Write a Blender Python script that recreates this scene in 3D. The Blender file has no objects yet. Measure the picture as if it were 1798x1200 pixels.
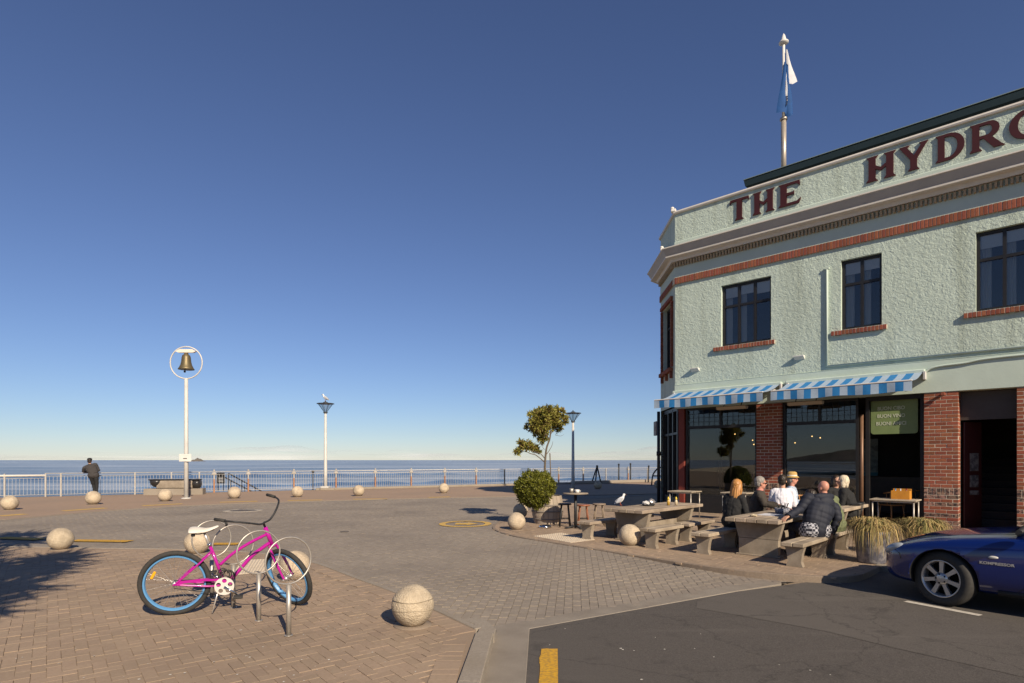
import bpy, bmesh, math, random
import numpy as np
from mathutils import Vector, Matrix, Quaternion
from mathutils.geometry import tessellate_polygon

R = math.radians
rng = np.random.default_rng(7)
random.seed(7)
S = bpy.context.scene
COL = S.collection

# ---------------------------------------------------------------- camera, sky, sun, exposure
EYE = 1.6                      # eye height; the camera looks level along +Y with the lens shifted up
FPX = 1040.0                   # focal length in photograph pixels (1798 wide)
cam_data = bpy.data.cameras.new('camera')
cam_data.sensor_width = 36.0
cam_data.lens = FPX / 1798.0 * 36.0
cam_data.shift_y = 208.0 / 1798.0
cam_data.clip_start = 0.05
cam_data.clip_end = 60000.0
cam = bpy.data.objects.new('camera', cam_data)
cam.location = (0, 0, EYE)
cam.rotation_euler = (R(90), 0, 0)
COL.objects.link(cam)
S.camera = cam

SUN_EL = R(31.0)
SUN_H = Vector((0.452, -0.892, 0)).normalized()          # horizontal direction towards the sun
SUN_DIR = Vector((SUN_H.x * math.cos(SUN_EL), SUN_H.y * math.cos(SUN_EL), math.sin(SUN_EL)))
world = bpy.data.worlds.new('World')
S.world = world
world.use_nodes = True
wn = world.node_tree.nodes
wl = world.node_tree.links
wn.clear()
sky = wn.new('ShaderNodeTexSky')
sky.sky_type = 'NISHITA'
sky.sun_disc = False
sky.sun_elevation = SUN_EL
sky.sun_rotation = math.atan2(SUN_H.x, SUN_H.y)
sky.altitude = 0.0
sky.air_density = 1.0
sky.dust_density = 0.0
sky.ozone_density = 6.0
bg = wn.new('ShaderNodeBackground')
bg.inputs['Strength'].default_value = 0.065
wo = wn.new('ShaderNodeOutputWorld')
hs_ = wn.new('ShaderNodeHueSaturation')
hs_.inputs['Saturation'].default_value = 0.95
hs_.inputs['Hue'].default_value = 0.506
wl.new(sky.outputs[0], hs_.inputs['Color'])
wb = wn.new('ShaderNodeVectorMath')
wb.operation = 'MULTIPLY'
wb.inputs[1].default_value = (0.975, 0.97, 1.06)      # white balance of the whole sky
wl.new(hs_.outputs[0], wb.inputs[0])
wl.new(wb.outputs[0], bg.inputs[0])
wl.new(bg.outputs[0], wo.inputs[0])

sun_data = bpy.data.lights.new('sun', 'SUN')
sun_data.energy = 5.0
sun_data.angle = R(0.53)
sun_data.color = (1.0, 0.855, 0.665)
sun = bpy.data.objects.new('sun', sun_data)
sun.rotation_euler = (-SUN_DIR).to_track_quat('-Z', 'Y').to_euler()
sun.location = (20, -40, 30)
COL.objects.link(sun)

S.view_settings.view_transform = 'Standard'
S.view_settings.look = 'None'
S.view_settings.exposure = 0.34
S.view_settings.gamma = 1.0
S.view_settings.use_curve_mapping = False
S.cycles.max_bounces = 6
S.cycles.transparent_max_bounces = 16
S.cycles.caustics_reflective = False
S.cycles.caustics_refractive = False


# ---------------------------------------------------------------- measuring helpers (survey of the place)
def G(u, v, z=0.0):
    Y = FPX * (EYE - z) / (v - 808.0)
    return Vector(((u - 899.0) / FPX * Y, Y, z))


def P(u, v, Y):
    return Vector(((u - 899.0) / FPX * Y, Y, EYE - (v - 808.0) / FPX * Y))


# ---------------------------------------------------------------- materials
MATS = {}


def mat(name, col, col2=None, scale=8.0, rough=0.8, bump=0.0, bscale=40.0, metal=0.0, spec=0.4, rnd=0.0,
        col3=None, scale3=1.5, amt3=0.5, coords='pos', detail=6.0, stretch=None, sss=0, coat=0.0, bdist=0.01, sharp=False):
    """Principled material: two-tone noise, optional large-scale third tone, bump, random tone per piece."""
    if name in MATS:
        return MATS[name]
    m = bpy.data.materials.new(name)
    m.use_nodes = True
    n, l = m.node_tree.nodes, m.node_tree.links
    b = n['Principled BSDF']
    b.inputs['Roughness'].default_value = rough
    b.inputs['Metallic'].default_value = metal
    b.inputs['Specular IOR Level'].default_value = spec
    if coat:
        b.inputs['Coat Weight'].default_value = coat
        b.inputs['Coat Roughness'].default_value = 0.03
    c = tuple(col) + (1,)
    if coords == 'pos':
        g = n.new('ShaderNodeNewGeometry')
        src = g.outputs['Position']
    else:
        g = n.new('ShaderNodeTexCoord')
        src = g.outputs['Object']
    if stretch:
        mp = n.new('ShaderNodeMapping')
        mp.inputs['Scale'].default_value = stretch
        l.new(src, mp.inputs[0])
        src = mp.outputs[0]
    out = None
    if col2 is not None:
        t = n.new('ShaderNodeTexNoise')
        t.inputs['Scale'].default_value = scale
        t.inputs['Detail'].default_value = detail
        t.inputs['Roughness'].default_value = 0.65
        l.new(src, t.inputs['Vector'])
        rp = n.new('ShaderNodeValToRGB')
        rp.color_ramp.elements[0].position = 0.45 if sharp else 0.3
        rp.color_ramp.elements[1].position = 0.55 if sharp else 0.7
        rp.color_ramp.elements[0].color = c
        rp.color_ramp.elements[1].color = tuple(col2) + (1,)
        l.new(t.outputs['Fac'], rp.inputs[0])
        out = rp.outputs[0]
    else:
        v = n.new('ShaderNodeRGB')
        v.outputs[0].default_value = c
        out = v.outputs[0]
    if col3 is not None:
        t3 = n.new('ShaderNodeTexNoise')
        t3.inputs['Scale'].default_value = scale3
        t3.inputs['Detail'].default_value = 4
        l.new(src, t3.inputs['Vector'])
        r3 = n.new('ShaderNodeMapRange')
        r3.inputs[1].default_value = 0.42
        r3.inputs[2].default_value = 0.68
        r3.inputs[4].default_value = amt3
        l.new(t3.outputs['Fac'], r3.inputs[0])
        mx = n.new('ShaderNodeMix')
        mx.data_type = 'RGBA'
        l.new(r3.outputs[0], mx.inputs[0])
        l.new(out, mx.inputs[6])
        mx.inputs[7].default_value = tuple(col3) + (1,)
        out = mx.outputs[2]
    if rnd:
        oi = n.new('ShaderNodeObjectInfo')
        gi = n.new('ShaderNodeNewGeometry')
        ad = n.new('ShaderNodeMath')
        ad.operation = 'ADD'
        l.new(oi.outputs['Random'], ad.inputs[0])
        l.new(gi.outputs['Random Per Island'], ad.inputs[1])
        fr = n.new('ShaderNodeMath')
        fr.operation = 'FRACT'
        l.new(ad.outputs[0], fr.inputs[0])
        mr = n.new('ShaderNodeMapRange')
        mr.inputs[3].default_value = 1 - rnd
        mr.inputs[4].default_value = 1 + rnd
        l.new(fr.outputs[0], mr.inputs[0])
        hs = n.new('ShaderNodeHueSaturation')
        l.new(mr.outputs[0], hs.inputs['Value'])
        l.new(out, hs.inputs['Color'])
        m2 = n.new('ShaderNodeMath')
        m2.operation = 'MULTIPLY_ADD'
        m2.inputs[1].default_value = 7.31
        l.new(fr.outputs[0], m2.inputs[0])
        f2 = n.new('ShaderNodeMath')
        f2.operation = 'FRACT'
        l.new(m2.outputs[0], f2.inputs[0])
        mh = n.new('ShaderNodeMapRange')
        mh.inputs[3].default_value = 0.5 - rnd * 0.04
        mh.inputs[4].default_value = 0.5 + rnd * 0.04
        l.new(f2.outputs[0], mh.inputs[0])
        l.new(mh.outputs[0], hs.inputs['Hue'])
        out = hs.outputs[0]
    l.new(out, b.inputs['Base Color'])
    if bump:
        bt = n.new('ShaderNodeTexNoise')
        bt.inputs['Scale'].default_value = bscale
        bt.inputs['Detail'].default_value = 5
        l.new(src, bt.inputs['Vector'])
        bp = n.new('ShaderNodeBump')
        bp.inputs['Strength'].default_value = bump
        bp.inputs['Distance'].default_value = bdist
        l.new(bt.outputs['Fac'], bp.inputs['Height'])
        l.new(bp.outputs[0], b.inputs['Normal'])
    MATS[name] = m
    return m


def glass_mat(name, tint=(0.9, 0.95, 0.95), rough=0.0, ior=1.5, thin=None):
    if name in MATS:
        return MATS[name]
    m = bpy.data.materials.new(name)
    m.use_nodes = True
    n, l = m.node_tree.nodes, m.node_tree.links
    n.clear()
    o = n.new('ShaderNodeOutputMaterial')
    tr = n.new('ShaderNodeBsdfTransparent')
    tr.inputs[0].default_value = tuple(tint) + (1,)
    gl = n.new('ShaderNodeBsdfGlossy')
    gl.inputs['Roughness'].default_value = rough
    gl.inputs['Color'].default_value = (1, 1, 1, 1)
    fr = n.new('ShaderNodeFresnel')
    fr.inputs['IOR'].default_value = ior
    mx = n.new('ShaderNodeMixShader')
    if thin is None:
        l.new(fr.outputs[0], mx.inputs[0])
    else:
        mx.inputs[0].default_value = thin
    l.new(tr.outputs[0], mx.inputs[1])
    l.new(gl.outputs[0], mx.inputs[2])
    l.new(mx.outputs[0], o.inputs[0])
    MATS[name] = m
    return m


def emit_mat(name, col, s):
    m = bpy.data.materials.new(name)
    m.use_nodes = True
    b = m.node_tree.nodes['Principled BSDF']
    b.inputs['Base Color'].default_value = tuple(col) + (1,)
    b.inputs['Emission Color'].default_value = tuple(col) + (1,)
    b.inputs['Emission Strength'].default_value = s
    MATS[name] = m
    return m


# ---------------------------------------------------------------- mesh builder
class MB:
    def __init__(self):
        self.v, self.f, self.m, self.s = [], [], [], []
        self.mi = 0

    def add(self, vs, fs, smooth=False):
        o = len(self.v)
        self.v.extend([tuple(x) for x in vs])
        for f in fs:
            self.f.append(tuple(i + o for i in f))
            self.m.append(self.mi)
            self.s.append(smooth)
        return self

    def box(self, c, size, rot=None, bev=0.0):
        hx, hy, hz = size[0] / 2, size[1] / 2, size[2] / 2
        c = Vector(c)
        if rot is None:
            rot = Matrix.Identity(3)
        elif isinstance(rot, (int, float)):
            rot = Matrix.Rotation(rot, 3, 'Z')
        if not bev:
            vs = [c + rot @ Vector((sx * hx, sy * hy, sz * hz)) for sx in (-1, 1) for sy in (-1, 1) for sz in (-1, 1)]
            return self.add(vs, [(0, 1, 3, 2), (4, 6, 7, 5), (0, 4, 5, 1), (2, 3, 7, 6), (0, 2, 6, 4), (1, 5, 7, 3)])
        b = min(bev, hx * .9, hy * .9, hz * .9)
        vs, idx = [], {}
        for sx in (-1, 1):
            for sy in (-1, 1):
                for sz in (-1, 1):
                    for a in range(3):
                        d = [hx, hy, hz]
                        for k in range(3):
                            if k != a:
                                d[k] -= b
                        idx[(sx, sy, sz, a)] = len(vs)
                        vs.append(c + rot @ Vector((sx * d[0], sy * d[1], sz * d[2])))
        fs = []
        for a in range(3):
            o1, o2 = [k for k in range(3) if k != a]
            for s in (-1, 1):
                q = []
                for (p1, p2) in ((-1, -1), (1, -1), (1, 1), (-1, 1)):
                    t = [0, 0, 0]
                    t[a], t[o1], t[o2] = s, p1, p2
                    q.append(idx[(t[0], t[1], t[2], a)])
                if (s > 0) ^ (a == 1):
                    fs.append(tuple(q))
                else:
                    fs.append(tuple(reversed(q)))
        for a in range(3):
            o1, o2 = [k for k in range(3) if k != a]
            for s1 in (-1, 1):
                for s2 in (-1, 1):
                    def k(sa, ax):
                        t = [0, 0, 0]
                        t[a], t[o1], t[o2] = sa, s1, s2
                        return idx[(t[0], t[1], t[2], ax)]
                    fs.append((k(-1, o1), k(1, o1), k(1, o2), k(-1, o2)))
        for sx in (-1, 1):
            for sy in (-1, 1):
                for sz in (-1, 1):
                    fs.append(tuple(idx[(sx, sy, sz, a)] for a in range(3)))
        return self.add(vs, fs)

    def tube(self, pts, r, n=8, closed=False, caps=True, smooth=True, up=None):
        pts = [Vector(p) for p in pts]
        N = len(pts)
        rs = r if isinstance(r, (list, tuple)) else [r] * N
        tang = []
        for i in range(N):
            if closed:
                t = pts[(i + 1) % N] - pts[i - 1]
            else:
                t = pts[min(i + 1, N - 1)] - pts[max(i - 1, 0)]
            tang.append(t.normalized() if t.length > 1e-9 else Vector((0, 0, 1)))
        a = Vector(up) if up else (Vector((0, 0, 1)) if abs(tang[0].z) < 0.9 else Vector((1, 0, 0)))
        x = (a - tang[0] * a.dot(tang[0])).normalized()
        vs = []
        for i in range(N):
            t = tang[i]
            x = x - t * x.dot(t)
            x = x.normalized() if x.length > 1e-6 else t.orthogonal().normalized()
            y = t.cross(x)
            for k in range(n):
                an = 2 * math.pi * k / n
                vs.append(pts[i] + (x * math.cos(an) + y * math.sin(an)) * rs[i])
        fs = []
        M = N if closed else N - 1
        for i in range(M):
            j = (i + 1) % N
            for k in range(n):
                k2 = (k + 1) % n
                fs.append((i * n + k, i * n + k2, j * n + k2, j * n + k))
        self.add(vs, fs, smooth)
        if caps and not closed:
            o = len(self.v) - len(vs)
            self.f.append(tuple(o + k for k in reversed(range(n))))
            self.f.append(tuple(o + (N - 1) * n + k for k in range(n)))
            self.m += [self.mi] * 2
            self.s += [False] * 2
        return self

    def lathe(self, prof, n=24, c=(0, 0, 0), rot=None, smooth=True, sx=1, sy=1, caps=True):
        c = Vector(c)
        rot = rot or Matrix.Identity(3)
        vs = []
        for (r, z) in prof:
            for k in range(n):
                a = 2 * math.pi * k / n
                vs.append(c + rot @ Vector((r * math.cos(a) * sx, r * math.sin(a) * sy, z)))
        fs = []
        for i in range(len(prof) - 1):
            for k in range(n):
                k2 = (k + 1) % n
                fs.append((i * n + k, i * n + k2, (i + 1) * n + k2, (i + 1) * n + k))
        self.add(vs, fs, smooth)
        o = len(self.v) - len(vs)
        if caps and prof[0][0] > 1e-5:
            self.f.append(tuple(o + k for k in reversed(range(n)))); self.m.append(self.mi); self.s.append(False)
        if caps and prof[-1][0] > 1e-5:
            q = o + (len(prof) - 1) * n
            self.f.append(tuple(q + k for k in range(n))); self.m.append(self.mi); self.s.append(False)
        return self

    def sphere(self, c, r, nu=24, nv=14, rot=None):
        if isinstance(r, (int, float)):
            r = (r, r, r)
        c = Vector(c)
        rot = rot or Matrix.Identity(3)
        vs = [c + rot @ Vector((0, 0, -r[2]))]
        for j in range(1, nv):
            t = -math.pi / 2 + math.pi * j / nv
            for k in range(nu):
                a = 2 * math.pi * k / nu
                vs.append(c + rot @ Vector((r[0] * math.cos(t) * math.cos(a), r[1] * math.cos(t) * math.sin(a), r[2] * math.sin(t))))
        vs.append(c + rot @ Vector((0, 0, r[2])))
        fs = []
        for k in range(nu):
            fs.append((0, 1 + (k + 1) % nu, 1 + k))
            q = 1 + (nv - 2) * nu
            fs.append((q + k, q + (k + 1) % nu, len(vs) - 1))
        for j in range(nv - 2):
            for k in range(nu):
                a, b2 = 1 + j * nu + k, 1 + j * nu + (k + 1) % nu
                fs.append((a, b2, b2 + nu, a + nu))
        return self.add(vs, fs, True)

    def prism(self, poly, z0, z1, M=None):
        """poly: list of (x, y) counter-clockwise, extruded z0..z1, through matrix M"""
        n = len(poly)
        vs = [Vector((x, y, z0)) for x, y in poly] + [Vector((x, y, z1)) for x, y in poly]
        if M is not None:
            vs = [M @ v for v in vs]
        fs = [tuple(reversed(range(n))), tuple(range(n, 2 * n))]
        for i in range(n):
            j = (i + 1) % n
            fs.append((i, j, n + j, n + i))
        return self.add(vs, fs)

    def xf(self, M, start=0):
        for i in range(start, len(self.v)):
            self.v[i] = tuple(M @ Vector(self.v[i]))
        return self

    def mesh(self, name, mats):
        me = bpy.data.meshes.new(name)
        me.from_pydata([tuple(x) for x in self.v], [], self.f)
        if not isinstance(mats, (list, tuple)):
            mats = [mats]
        for mm in mats:
            me.materials.append(mm)
        me.polygons.foreach_set('material_index', self.m)
        me.polygons.foreach_set('use_smooth', self.s)
        me.update()
        return me

    def build(self, name, mats, parent=None, rel=False):
        if rel and parent is not None:
            l = parent.location
            self.v = [(x - l.x, y - l.y, z - l.z) for x, y, z in self.v]
        return link(name, self.mesh(name, mats), parent)


def link(name, me, parent=None):
    o = bpy.data.objects.new(name, me)
    COL.objects.link(o)
    if parent is not None:
        o.parent = parent
    return o


def empty(name, loc=(0, 0, 0), rz=0.0):
    o = bpy.data.objects.new(name, None)
    o.empty_display_size = 0.2
    o.location = loc
    o.rotation_euler = (0, 0, rz)
    COL.objects.link(o)
    return o


def tag(o, label=None, cat=None, group=None, kind=None):
    if label:
        o['label'] = label
    if cat:
        o['category'] = cat
    if group:
        o['group'] = group
    if kind:
        o['kind'] = kind
    return o


def thing(name, label, cat, loc=(0, 0, 0), rz=0.0, group=None):
    return tag(empty(name, loc, rz), label, cat, group)


def copy_tree(o, parent=None):
    c = o.copy()
    COL.objects.link(c)
    c.parent = parent
    for ch in list(o.children):
        copy_tree(ch, c)
    return c


def evaluated(o):
    dg = bpy.context.evaluated_depsgraph_get()
    dg.update()
    return bpy.data.meshes.new_from_object(o.evaluated_get(dg))


def catmull(pts, n=8, closed=False):
    pts = [Vector(p) for p in pts]
    out = []
    N = len(pts)
    for i in range(N if closed else N - 1):
        if closed:
            p0, p1, p2, p3 = pts[i - 1], pts[i], pts[(i + 1) % N], pts[(i + 2) % N]
        else:
            p0, p1, p2, p3 = pts[max(i - 1, 0)], pts[i], pts[i + 1], pts[min(i + 2, N - 1)]
        for k in range(n):
            t = k / n
            out.append(0.5 * ((2 * p1) + (p2 - p0) * t + (2 * p0 - 5 * p1 + 4 * p2 - p3) * t * t + (3 * p1 - p0 - 3 * p2 + p3) * t ** 3))
    if not closed:
        out.append(pts[-1])
    return out


def text_mesh(txt, size, extrude, M, mats, name, parent, bold=0.0, align='CENTER', space=1.0):
    cu = bpy.data.curves.new('lettering', 'FONT')
    cu.body = txt
    cu.size = size
    cu.extrude = extrude
    cu.offset = bold
    cu.align_x = align
    cu.space_character = space
    cu.resolution_u = 3
    o = bpy.data.objects.new('lettering', cu)
    COL.objects.link(o)
    me = evaluated(o)
    bpy.data.objects.remove(o)
    me.transform(M)
    me.materials.clear()
    me.materials.append(mats)
    return link(name, me, parent)


def shape_mesh(outlines, depth, M, off=0.0):
    """flat outlines (first is the border, the rest are holes) extruded, as a mesh"""
    cu = bpy.data.curves.new('shape', 'CURVE')
    cu.dimensions = '2D'
    cu.fill_mode = 'BOTH'
    cu.extrude = depth / 2
    cu.offset = off
    for ol in outlines:
        sp = cu.splines.new('POLY')
        sp.points.add(len(ol) - 1)
        for p, (x, y) in zip(sp.points, ol):
            p.co = (x, y, 0, 1)
        sp.use_cyclic_u = True
    o = bpy.data.objects.new('shape', cu)
    COL.objects.link(o)
    me = evaluated(o)
    bpy.data.objects.remove(o)
    me.transform(M)
    return me


# ---------------------------------------------------------------- palette
M_foot = mat('brown clay pavers', (0.296, 0.215, 0.147), (0.350, 0.260, 0.182), 30, 0.9, 0.25, 120, rnd=0.06,
             col3=(0.222, 0.166, 0.118), scale3=0.7, amt3=0.65)
M_footj = mat('brown paver joint sand', (0.245, 0.180, 0.125), (0.30, 0.225, 0.16), 60, 0.95)
M_road = mat('grey road pavers', (0.228, 0.190, 0.150), (0.300, 0.254, 0.203), 18, 0.9, 0.25, 120, rnd=0.055,
             col3=(0.185, 0.156, 0.128), scale3=0.45, amt3=0.75)
M_roadj = mat('grey paver joint sand', (0.19, 0.155, 0.121), (0.255, 0.21, 0.165), 60, 0.95)
M_prom = mat('promenade paving', (0.305, 0.212, 0.143), (0.365, 0.258, 0.177), 5, 0.9, 0.2, 60, col3=(0.27, 0.20, 0.143), scale3=0.35, amt3=0.6)
M_asph = mat('asphalt', (0.045, 0.039, 0.034), (0.134, 0.117, 0.101), 95, 0.93, 0.7, 230, col3=(0.100, 0.088, 0.076), scale3=0.30, amt3=0.85, bdist=0.008)


def wear_asphalt(m):
    """mottling, oil stains and fine cracks laid over the asphalt tone"""
    n, l = m.node_tree.nodes, m.node_tree.links
    b = n['Principled BSDF']
    src = b.inputs['Base Color'].links[0].from_socket
    g = n.new('ShaderNodeNewGeometry')

    def layer(src, fac, col, f0, f1, amt):
        mr = n.new('ShaderNodeMapRange')
        mr.inputs[1].default_value, mr.inputs[2].default_value = f0, f1
        mr.inputs[3].default_value, mr.inputs[4].default_value = 0.0, amt
        l.new(fac, mr.inputs[0])
        mx = n.new('ShaderNodeMix')
        mx.data_type = 'RGBA'
        l.new(mr.outputs[0], mx.inputs[0])
        l.new(src, mx.inputs[6])
        mx.inputs[7].default_value = tuple(col) + (1,)
        return mx.outputs[2]
    t = n.new('ShaderNodeTexNoise')
    t.inputs['Scale'].default_value = 2.6
    t.inputs['Detail'].default_value = 7
    t.inputs['Roughness'].default_value = .7
    l.new(g.outputs['Position'], t.inputs['Vector'])
    src = layer(src, t.outputs['Fac'], (.036, .032, .028), .55, .72, .6)
    mp = n.new('ShaderNodeMapping')
    mp.inputs['Rotation'].default_value = (0, 0, R(-40))
    mp.inputs['Scale'].default_value = (.25, 2.2, 1)
    l.new(g.outputs['Position'], mp.inputs[0])
    t3 = n.new('ShaderNodeTexNoise')
    t3.inputs['Scale'].default_value = 1.0
    t3.inputs['Detail'].default_value = 5
    l.new(mp.outputs[0], t3.inputs['Vector'])
    src = layer(src, t3.outputs['Fac'], (.15, .132, .114), .55, .75, .6)
    v = n.new('ShaderNodeTexVoronoi')
    v.feature = 'DISTANCE_TO_EDGE'
    v.inputs['Scale'].default_value = .55
    ws = n.new('ShaderNodeVectorMath')
    ws.operation = 'MULTIPLY_ADD'
    ws.inputs[1].default_value = (.35, .35, .35)
    l.new(t.outputs['Color'], ws.inputs[0])
    l.new(g.outputs['Position'], ws.inputs[2])
    l.new(ws.outputs[0], v.inputs['Vector'])
    src = layer(src, v.outputs['Distance'], (.028, .025, .022), .006, .0, .55)
    l.new(src, b.inputs['Base Color'])


wear_asphalt(M_asph)
M_conc = mat('kerb concrete', (0.235, 0.20, 0.158), (0.33, 0.285, 0.23), 45, 0.9, 0.4, 150, col3=(0.24, 0.20, 0.15), scale3=2, amt3=0.6)
M_gutter = mat('gutter concrete', (0.21, 0.18, 0.145), (0.31, 0.27, 0.22), 120, 0.92, 0.5, 200, col3=(0.18, 0.15, 0.12), scale3=3, amt3=0.6)
M_edge = mat('brown edge concrete', (0.20, 0.155, 0.115), (0.27, 0.21, 0.155), 40, 0.9, 0.4, 150)
M_land = mat('bare land', (0.16, 0.13, 0.10), (0.2, 0.17, 0.12), 2, 0.95)
M_yel = mat('yellow road paint', (0.66, 0.37, 0.02), (0.52, 0.28, 0.025), 22, 0.75, 0.3, 150, col3=(.16, .11, .06), scale3=34, amt3=.55)
M_yel2 = mat('worn yellow road paint', (0.68, 0.42, 0.06), (0.42, 0.29, 0.12), 14, 0.8, 0.2, 150)
M_whitep = mat('white road paint', (0.62, 0.58, 0.5), (0.4, 0.36, 0.3), 30, 0.8)
M_ball = mat('pale aggregate concrete', (0.44, 0.35, 0.24), (0.60, 0.50, 0.365), 26, 0.9, 0.9, 60, col3=(0.32, 0.26, 0.19), scale3=6, amt3=0.8, bdist=0.016, coords='obj', rnd=.07)
M_stucco = None
M_steel = mat('brushed steel', (0.50, 0.46, 0.40), (0.40, 0.36, 0.31), 30, 0.42, metal=0.6)
M_galv = mat('galvanised pole', (0.62, 0.60, 0.56), (0.5, 0.48, 0.45), 8, 0.5, metal=0.3)
M_whitem = mat('white painted metal', (0.72, 0.70, 0.66), (0.6, 0.57, 0.52), 6, 0.6)
M_rust = mat('rusty painted steel', (0.40, 0.21, 0.11), (0.27, 0.13, 0.07), 12, 0.8)
M_black = mat('black metal', (0.018, 0.018, 0.02), (0.03, 0.03, 0.03), 20, 0.5)
M_rubber = mat('black rubber', (0.028, 0.026, 0.024), (0.045, 0.042, 0.038), 30, 0.8)
M_mag = mat('magenta bicycle paint', (0.42, 0.010, 0.26), rough=0.22, coat=0.6)
M_blue = mat('sky blue rim paint', (0.10, 0.27, 0.50), rough=0.35)
M_cream = mat('cream vinyl', (0.74, 0.69, 0.60), (0.66, 0.6, 0.5), 20, 0.5)
M_slat = mat('weathered bench timber', (0.30, 0.245, 0.175), (0.42, 0.36, 0.275), 6, 0.85, 0.4, 90, stretch=(1, 1, 1), rnd=0.08)
M_slabc = mat('weathered slab', (0.245, 0.20, 0.15), (0.345, 0.29, 0.222), 7, 0.88, 0.45, 70, col3=(0.175, 0.14, 0.102), scale3=2.4, amt3=0.75)


# ---------------------------------------------------------------- ground regions
ZA = -0.09          # asphalt level
edge_foot = [(-0.34, 5.62), (-1.30, 7.02), (-2.12, 8.04), (-3.1, 9.25), (-4.1, 10.05), (-5.5, 10.55), (-8.05, 10.8), (-9.6, 10.95), (-16, 11.2), (-60, 9)]
edge_prom = [(-60, 10.0), (-24, 12.8), (-16, 14.4), (-14.0, 15.6), (-13.45, 16.7), (-12.7, 19.0), (-10.9, 21.3), (-7.6, 23.2), (-3.2, 25.0), (0.15, 26.0), (2.6, 26.8), (7, 28.2), (14, 32), (40, 48)]
edge_fore = [(32, 38), (16, 31.5), (9, 28.0), (5.0, 25.8), (2.2, 23.0), (0.75, 19.5), (-0.05, 16.5), (-0.4, 14.6), (-0.32, 13.5), (0.15, 12.4), (1.1, 11.2), (2.19, 9.85), (3.2, 8.72), (4.1, 8.22), (4.75, 8.25), (5.55, 9.02)]
kerb_right = [(5.55, 9.02), (7.0, 7.41), (10.0, 4.07), (16.0, -2.6), (30, -18)]
asph_edge = [(0.16, 5.92), (2.85, 7.58), (4.1, 8.22)]


def smooth_line(pts, n=5):
    return [(p.x, p.y) for p in catmull([(x, y, 0) for x, y in pts], n)]


edge_foot = smooth_line(edge_foot)
edge_prom = smooth_line(edge_prom)
edge_fore = smooth_line(edge_fore)


def zroad(x, y):
    ax, ay = 0.16, 5.92
    dx, dy = 0.8508, 0.5255
    d = (x - ax) * (-dy) + (y - ay) * dx
    t = np.clip(d / 3.2, 0, 1)
    t = t * t * (3 - 2 * t)
    return -0.088 + 0.073 * t


def inpoly(x, y, poly):
    poly = np.asarray(poly)
    ins = np.zeros(x.shape, bool)
    j = len(poly) - 1
    for i in range(len(poly)):
        xi, yi = poly[i]
        xj, yj = poly[j]
        c = ((yi > y) != (yj > y)) & (x < (xj - xi) * (y - yi) / (yj - yi + 1e-12) + xi)
        ins ^= c
        j = i
    return ins


def fill(bm, poly, z):
    vs = [bm.verts.new((x, y, z)) for x, y in poly]
    for tri in tessellate_polygon([[Vector((x, y, 0)) for x, y in poly]]):
        try:
            bm.faces.new([vs[i] for i in tri])
        except ValueError:
            pass


def sheet(name, poly, z, m, zf=None, kind='structure', cell=None):
    """polygon sheet; with zf a triangulated fine grid following the fall of the road"""
    if zf is None:
        me = bpy.data.meshes.new(name)
        bm = bmesh.new()
        fill(bm, poly, z)
        bm.normal_update()
        bmesh.ops.reverse_faces(bm, faces=[f for f in bm.faces if f.normal.z < 0])
        for f in bm.faces:
            f.smooth = False
        bm.to_mesh(me)
        bm.free()
    else:
        me = bpy.data.meshes.new(name)
        bm = bmesh.new()
        fill(bm, poly, 0)
        for k in range(40):
            for ax in (0, 1):
                no = (1, 0, 0) if ax == 0 else (0, 1, 0)
                val = (-10 + k) if ax == 0 else (4 + k * .5)
                bmesh.ops.bisect_plane(bm, geom=bm.verts[:] + bm.edges[:] + bm.faces[:], plane_co=(val, val, 0), plane_no=no)
        for v in bm.verts:
            v.co.z = float(zf(v.co.x, v.co.y)) + z
        bm.normal_update()
        bmesh.ops.reverse_faces(bm, faces=[f for f in bm.faces if f.normal.z < 0])
        for f in bm.faces:
            f.smooth = False
        bm.to_mesh(me)
        bm.free()
    me.materials.append(m)
    o = link(name, me)
    if kind:
        o['kind'] = kind
    return o


coast_a = Vector((-21.5, 24.8, 0))
coast_d = Vector((0.861, 0.509, 0)).normalized()


def coast(t, off=0.0, z=0.0):
    n = Vector((-coast_d.y, coast_d.x, 0))
    return coast_a + coast_d * t + n * off + Vector((0, 0, z))


far = 260
c0, c1 = coast(-far, 0.55), coast(far, 0.55)
land = sheet('ground', [(c0.x, c0.y), (420, -400), (c1.x, c1.y)][::-1] + [(-420, -400)], -0.14, M_land)
wallmb = MB()
a, b = coast(-far, 0.6), coast(far, 0.6)
wallmb.add([(a.x, a.y, -0.141), (b.x, b.y, -0.141), (b.x, b.y, -7), (a.x, a.y, -7)], [(0, 1, 2, 3)])
tag(wallmb.build('sea_wall', M_conc), 'concrete sea wall dropping to the water below the railing', 'wall')

left_poly = [(-0.34, -6)] + edge_foot + [(-60, -6)]
footpath = sheet('footpath', left_poly, -0.0055, M_footj)
prom_poly = edge_prom + [(coast(75, 0.5).x, coast(75, 0.5).y), (coast(-60, 0.5).x, coast(-60, 0.5).y)]
promenade = sheet('promenade', prom_poly, 0.0, M_prom)
fore_poly = edge_fore + kerb_right[1:] + [(40, -10)]
forecourt = sheet('forecourt', fore_poly, -0.0055, M_footj)
road_poly = [(-0.02, 5.6)] + asph_edge + edge_fore[::-1][6:] + edge_prom[::-1] + edge_foot[::-1]
roadbed = sheet('paved_road', road_poly, -0.006, M_roadj, zf=zroad)
asph_poly = [(0.08, -8), (0.08, 4.0), (0.16, 5.92), (2.85, 7.58), (4.1, 8.2), (4.75, 8.24), (5.5, 9.0)] + [(x, y) for x, y in kerb_right[1:]] + [(30, -30), (0.08, -30)]
asphalt = sheet('road', asph_poly, ZA, M_asph)


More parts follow.
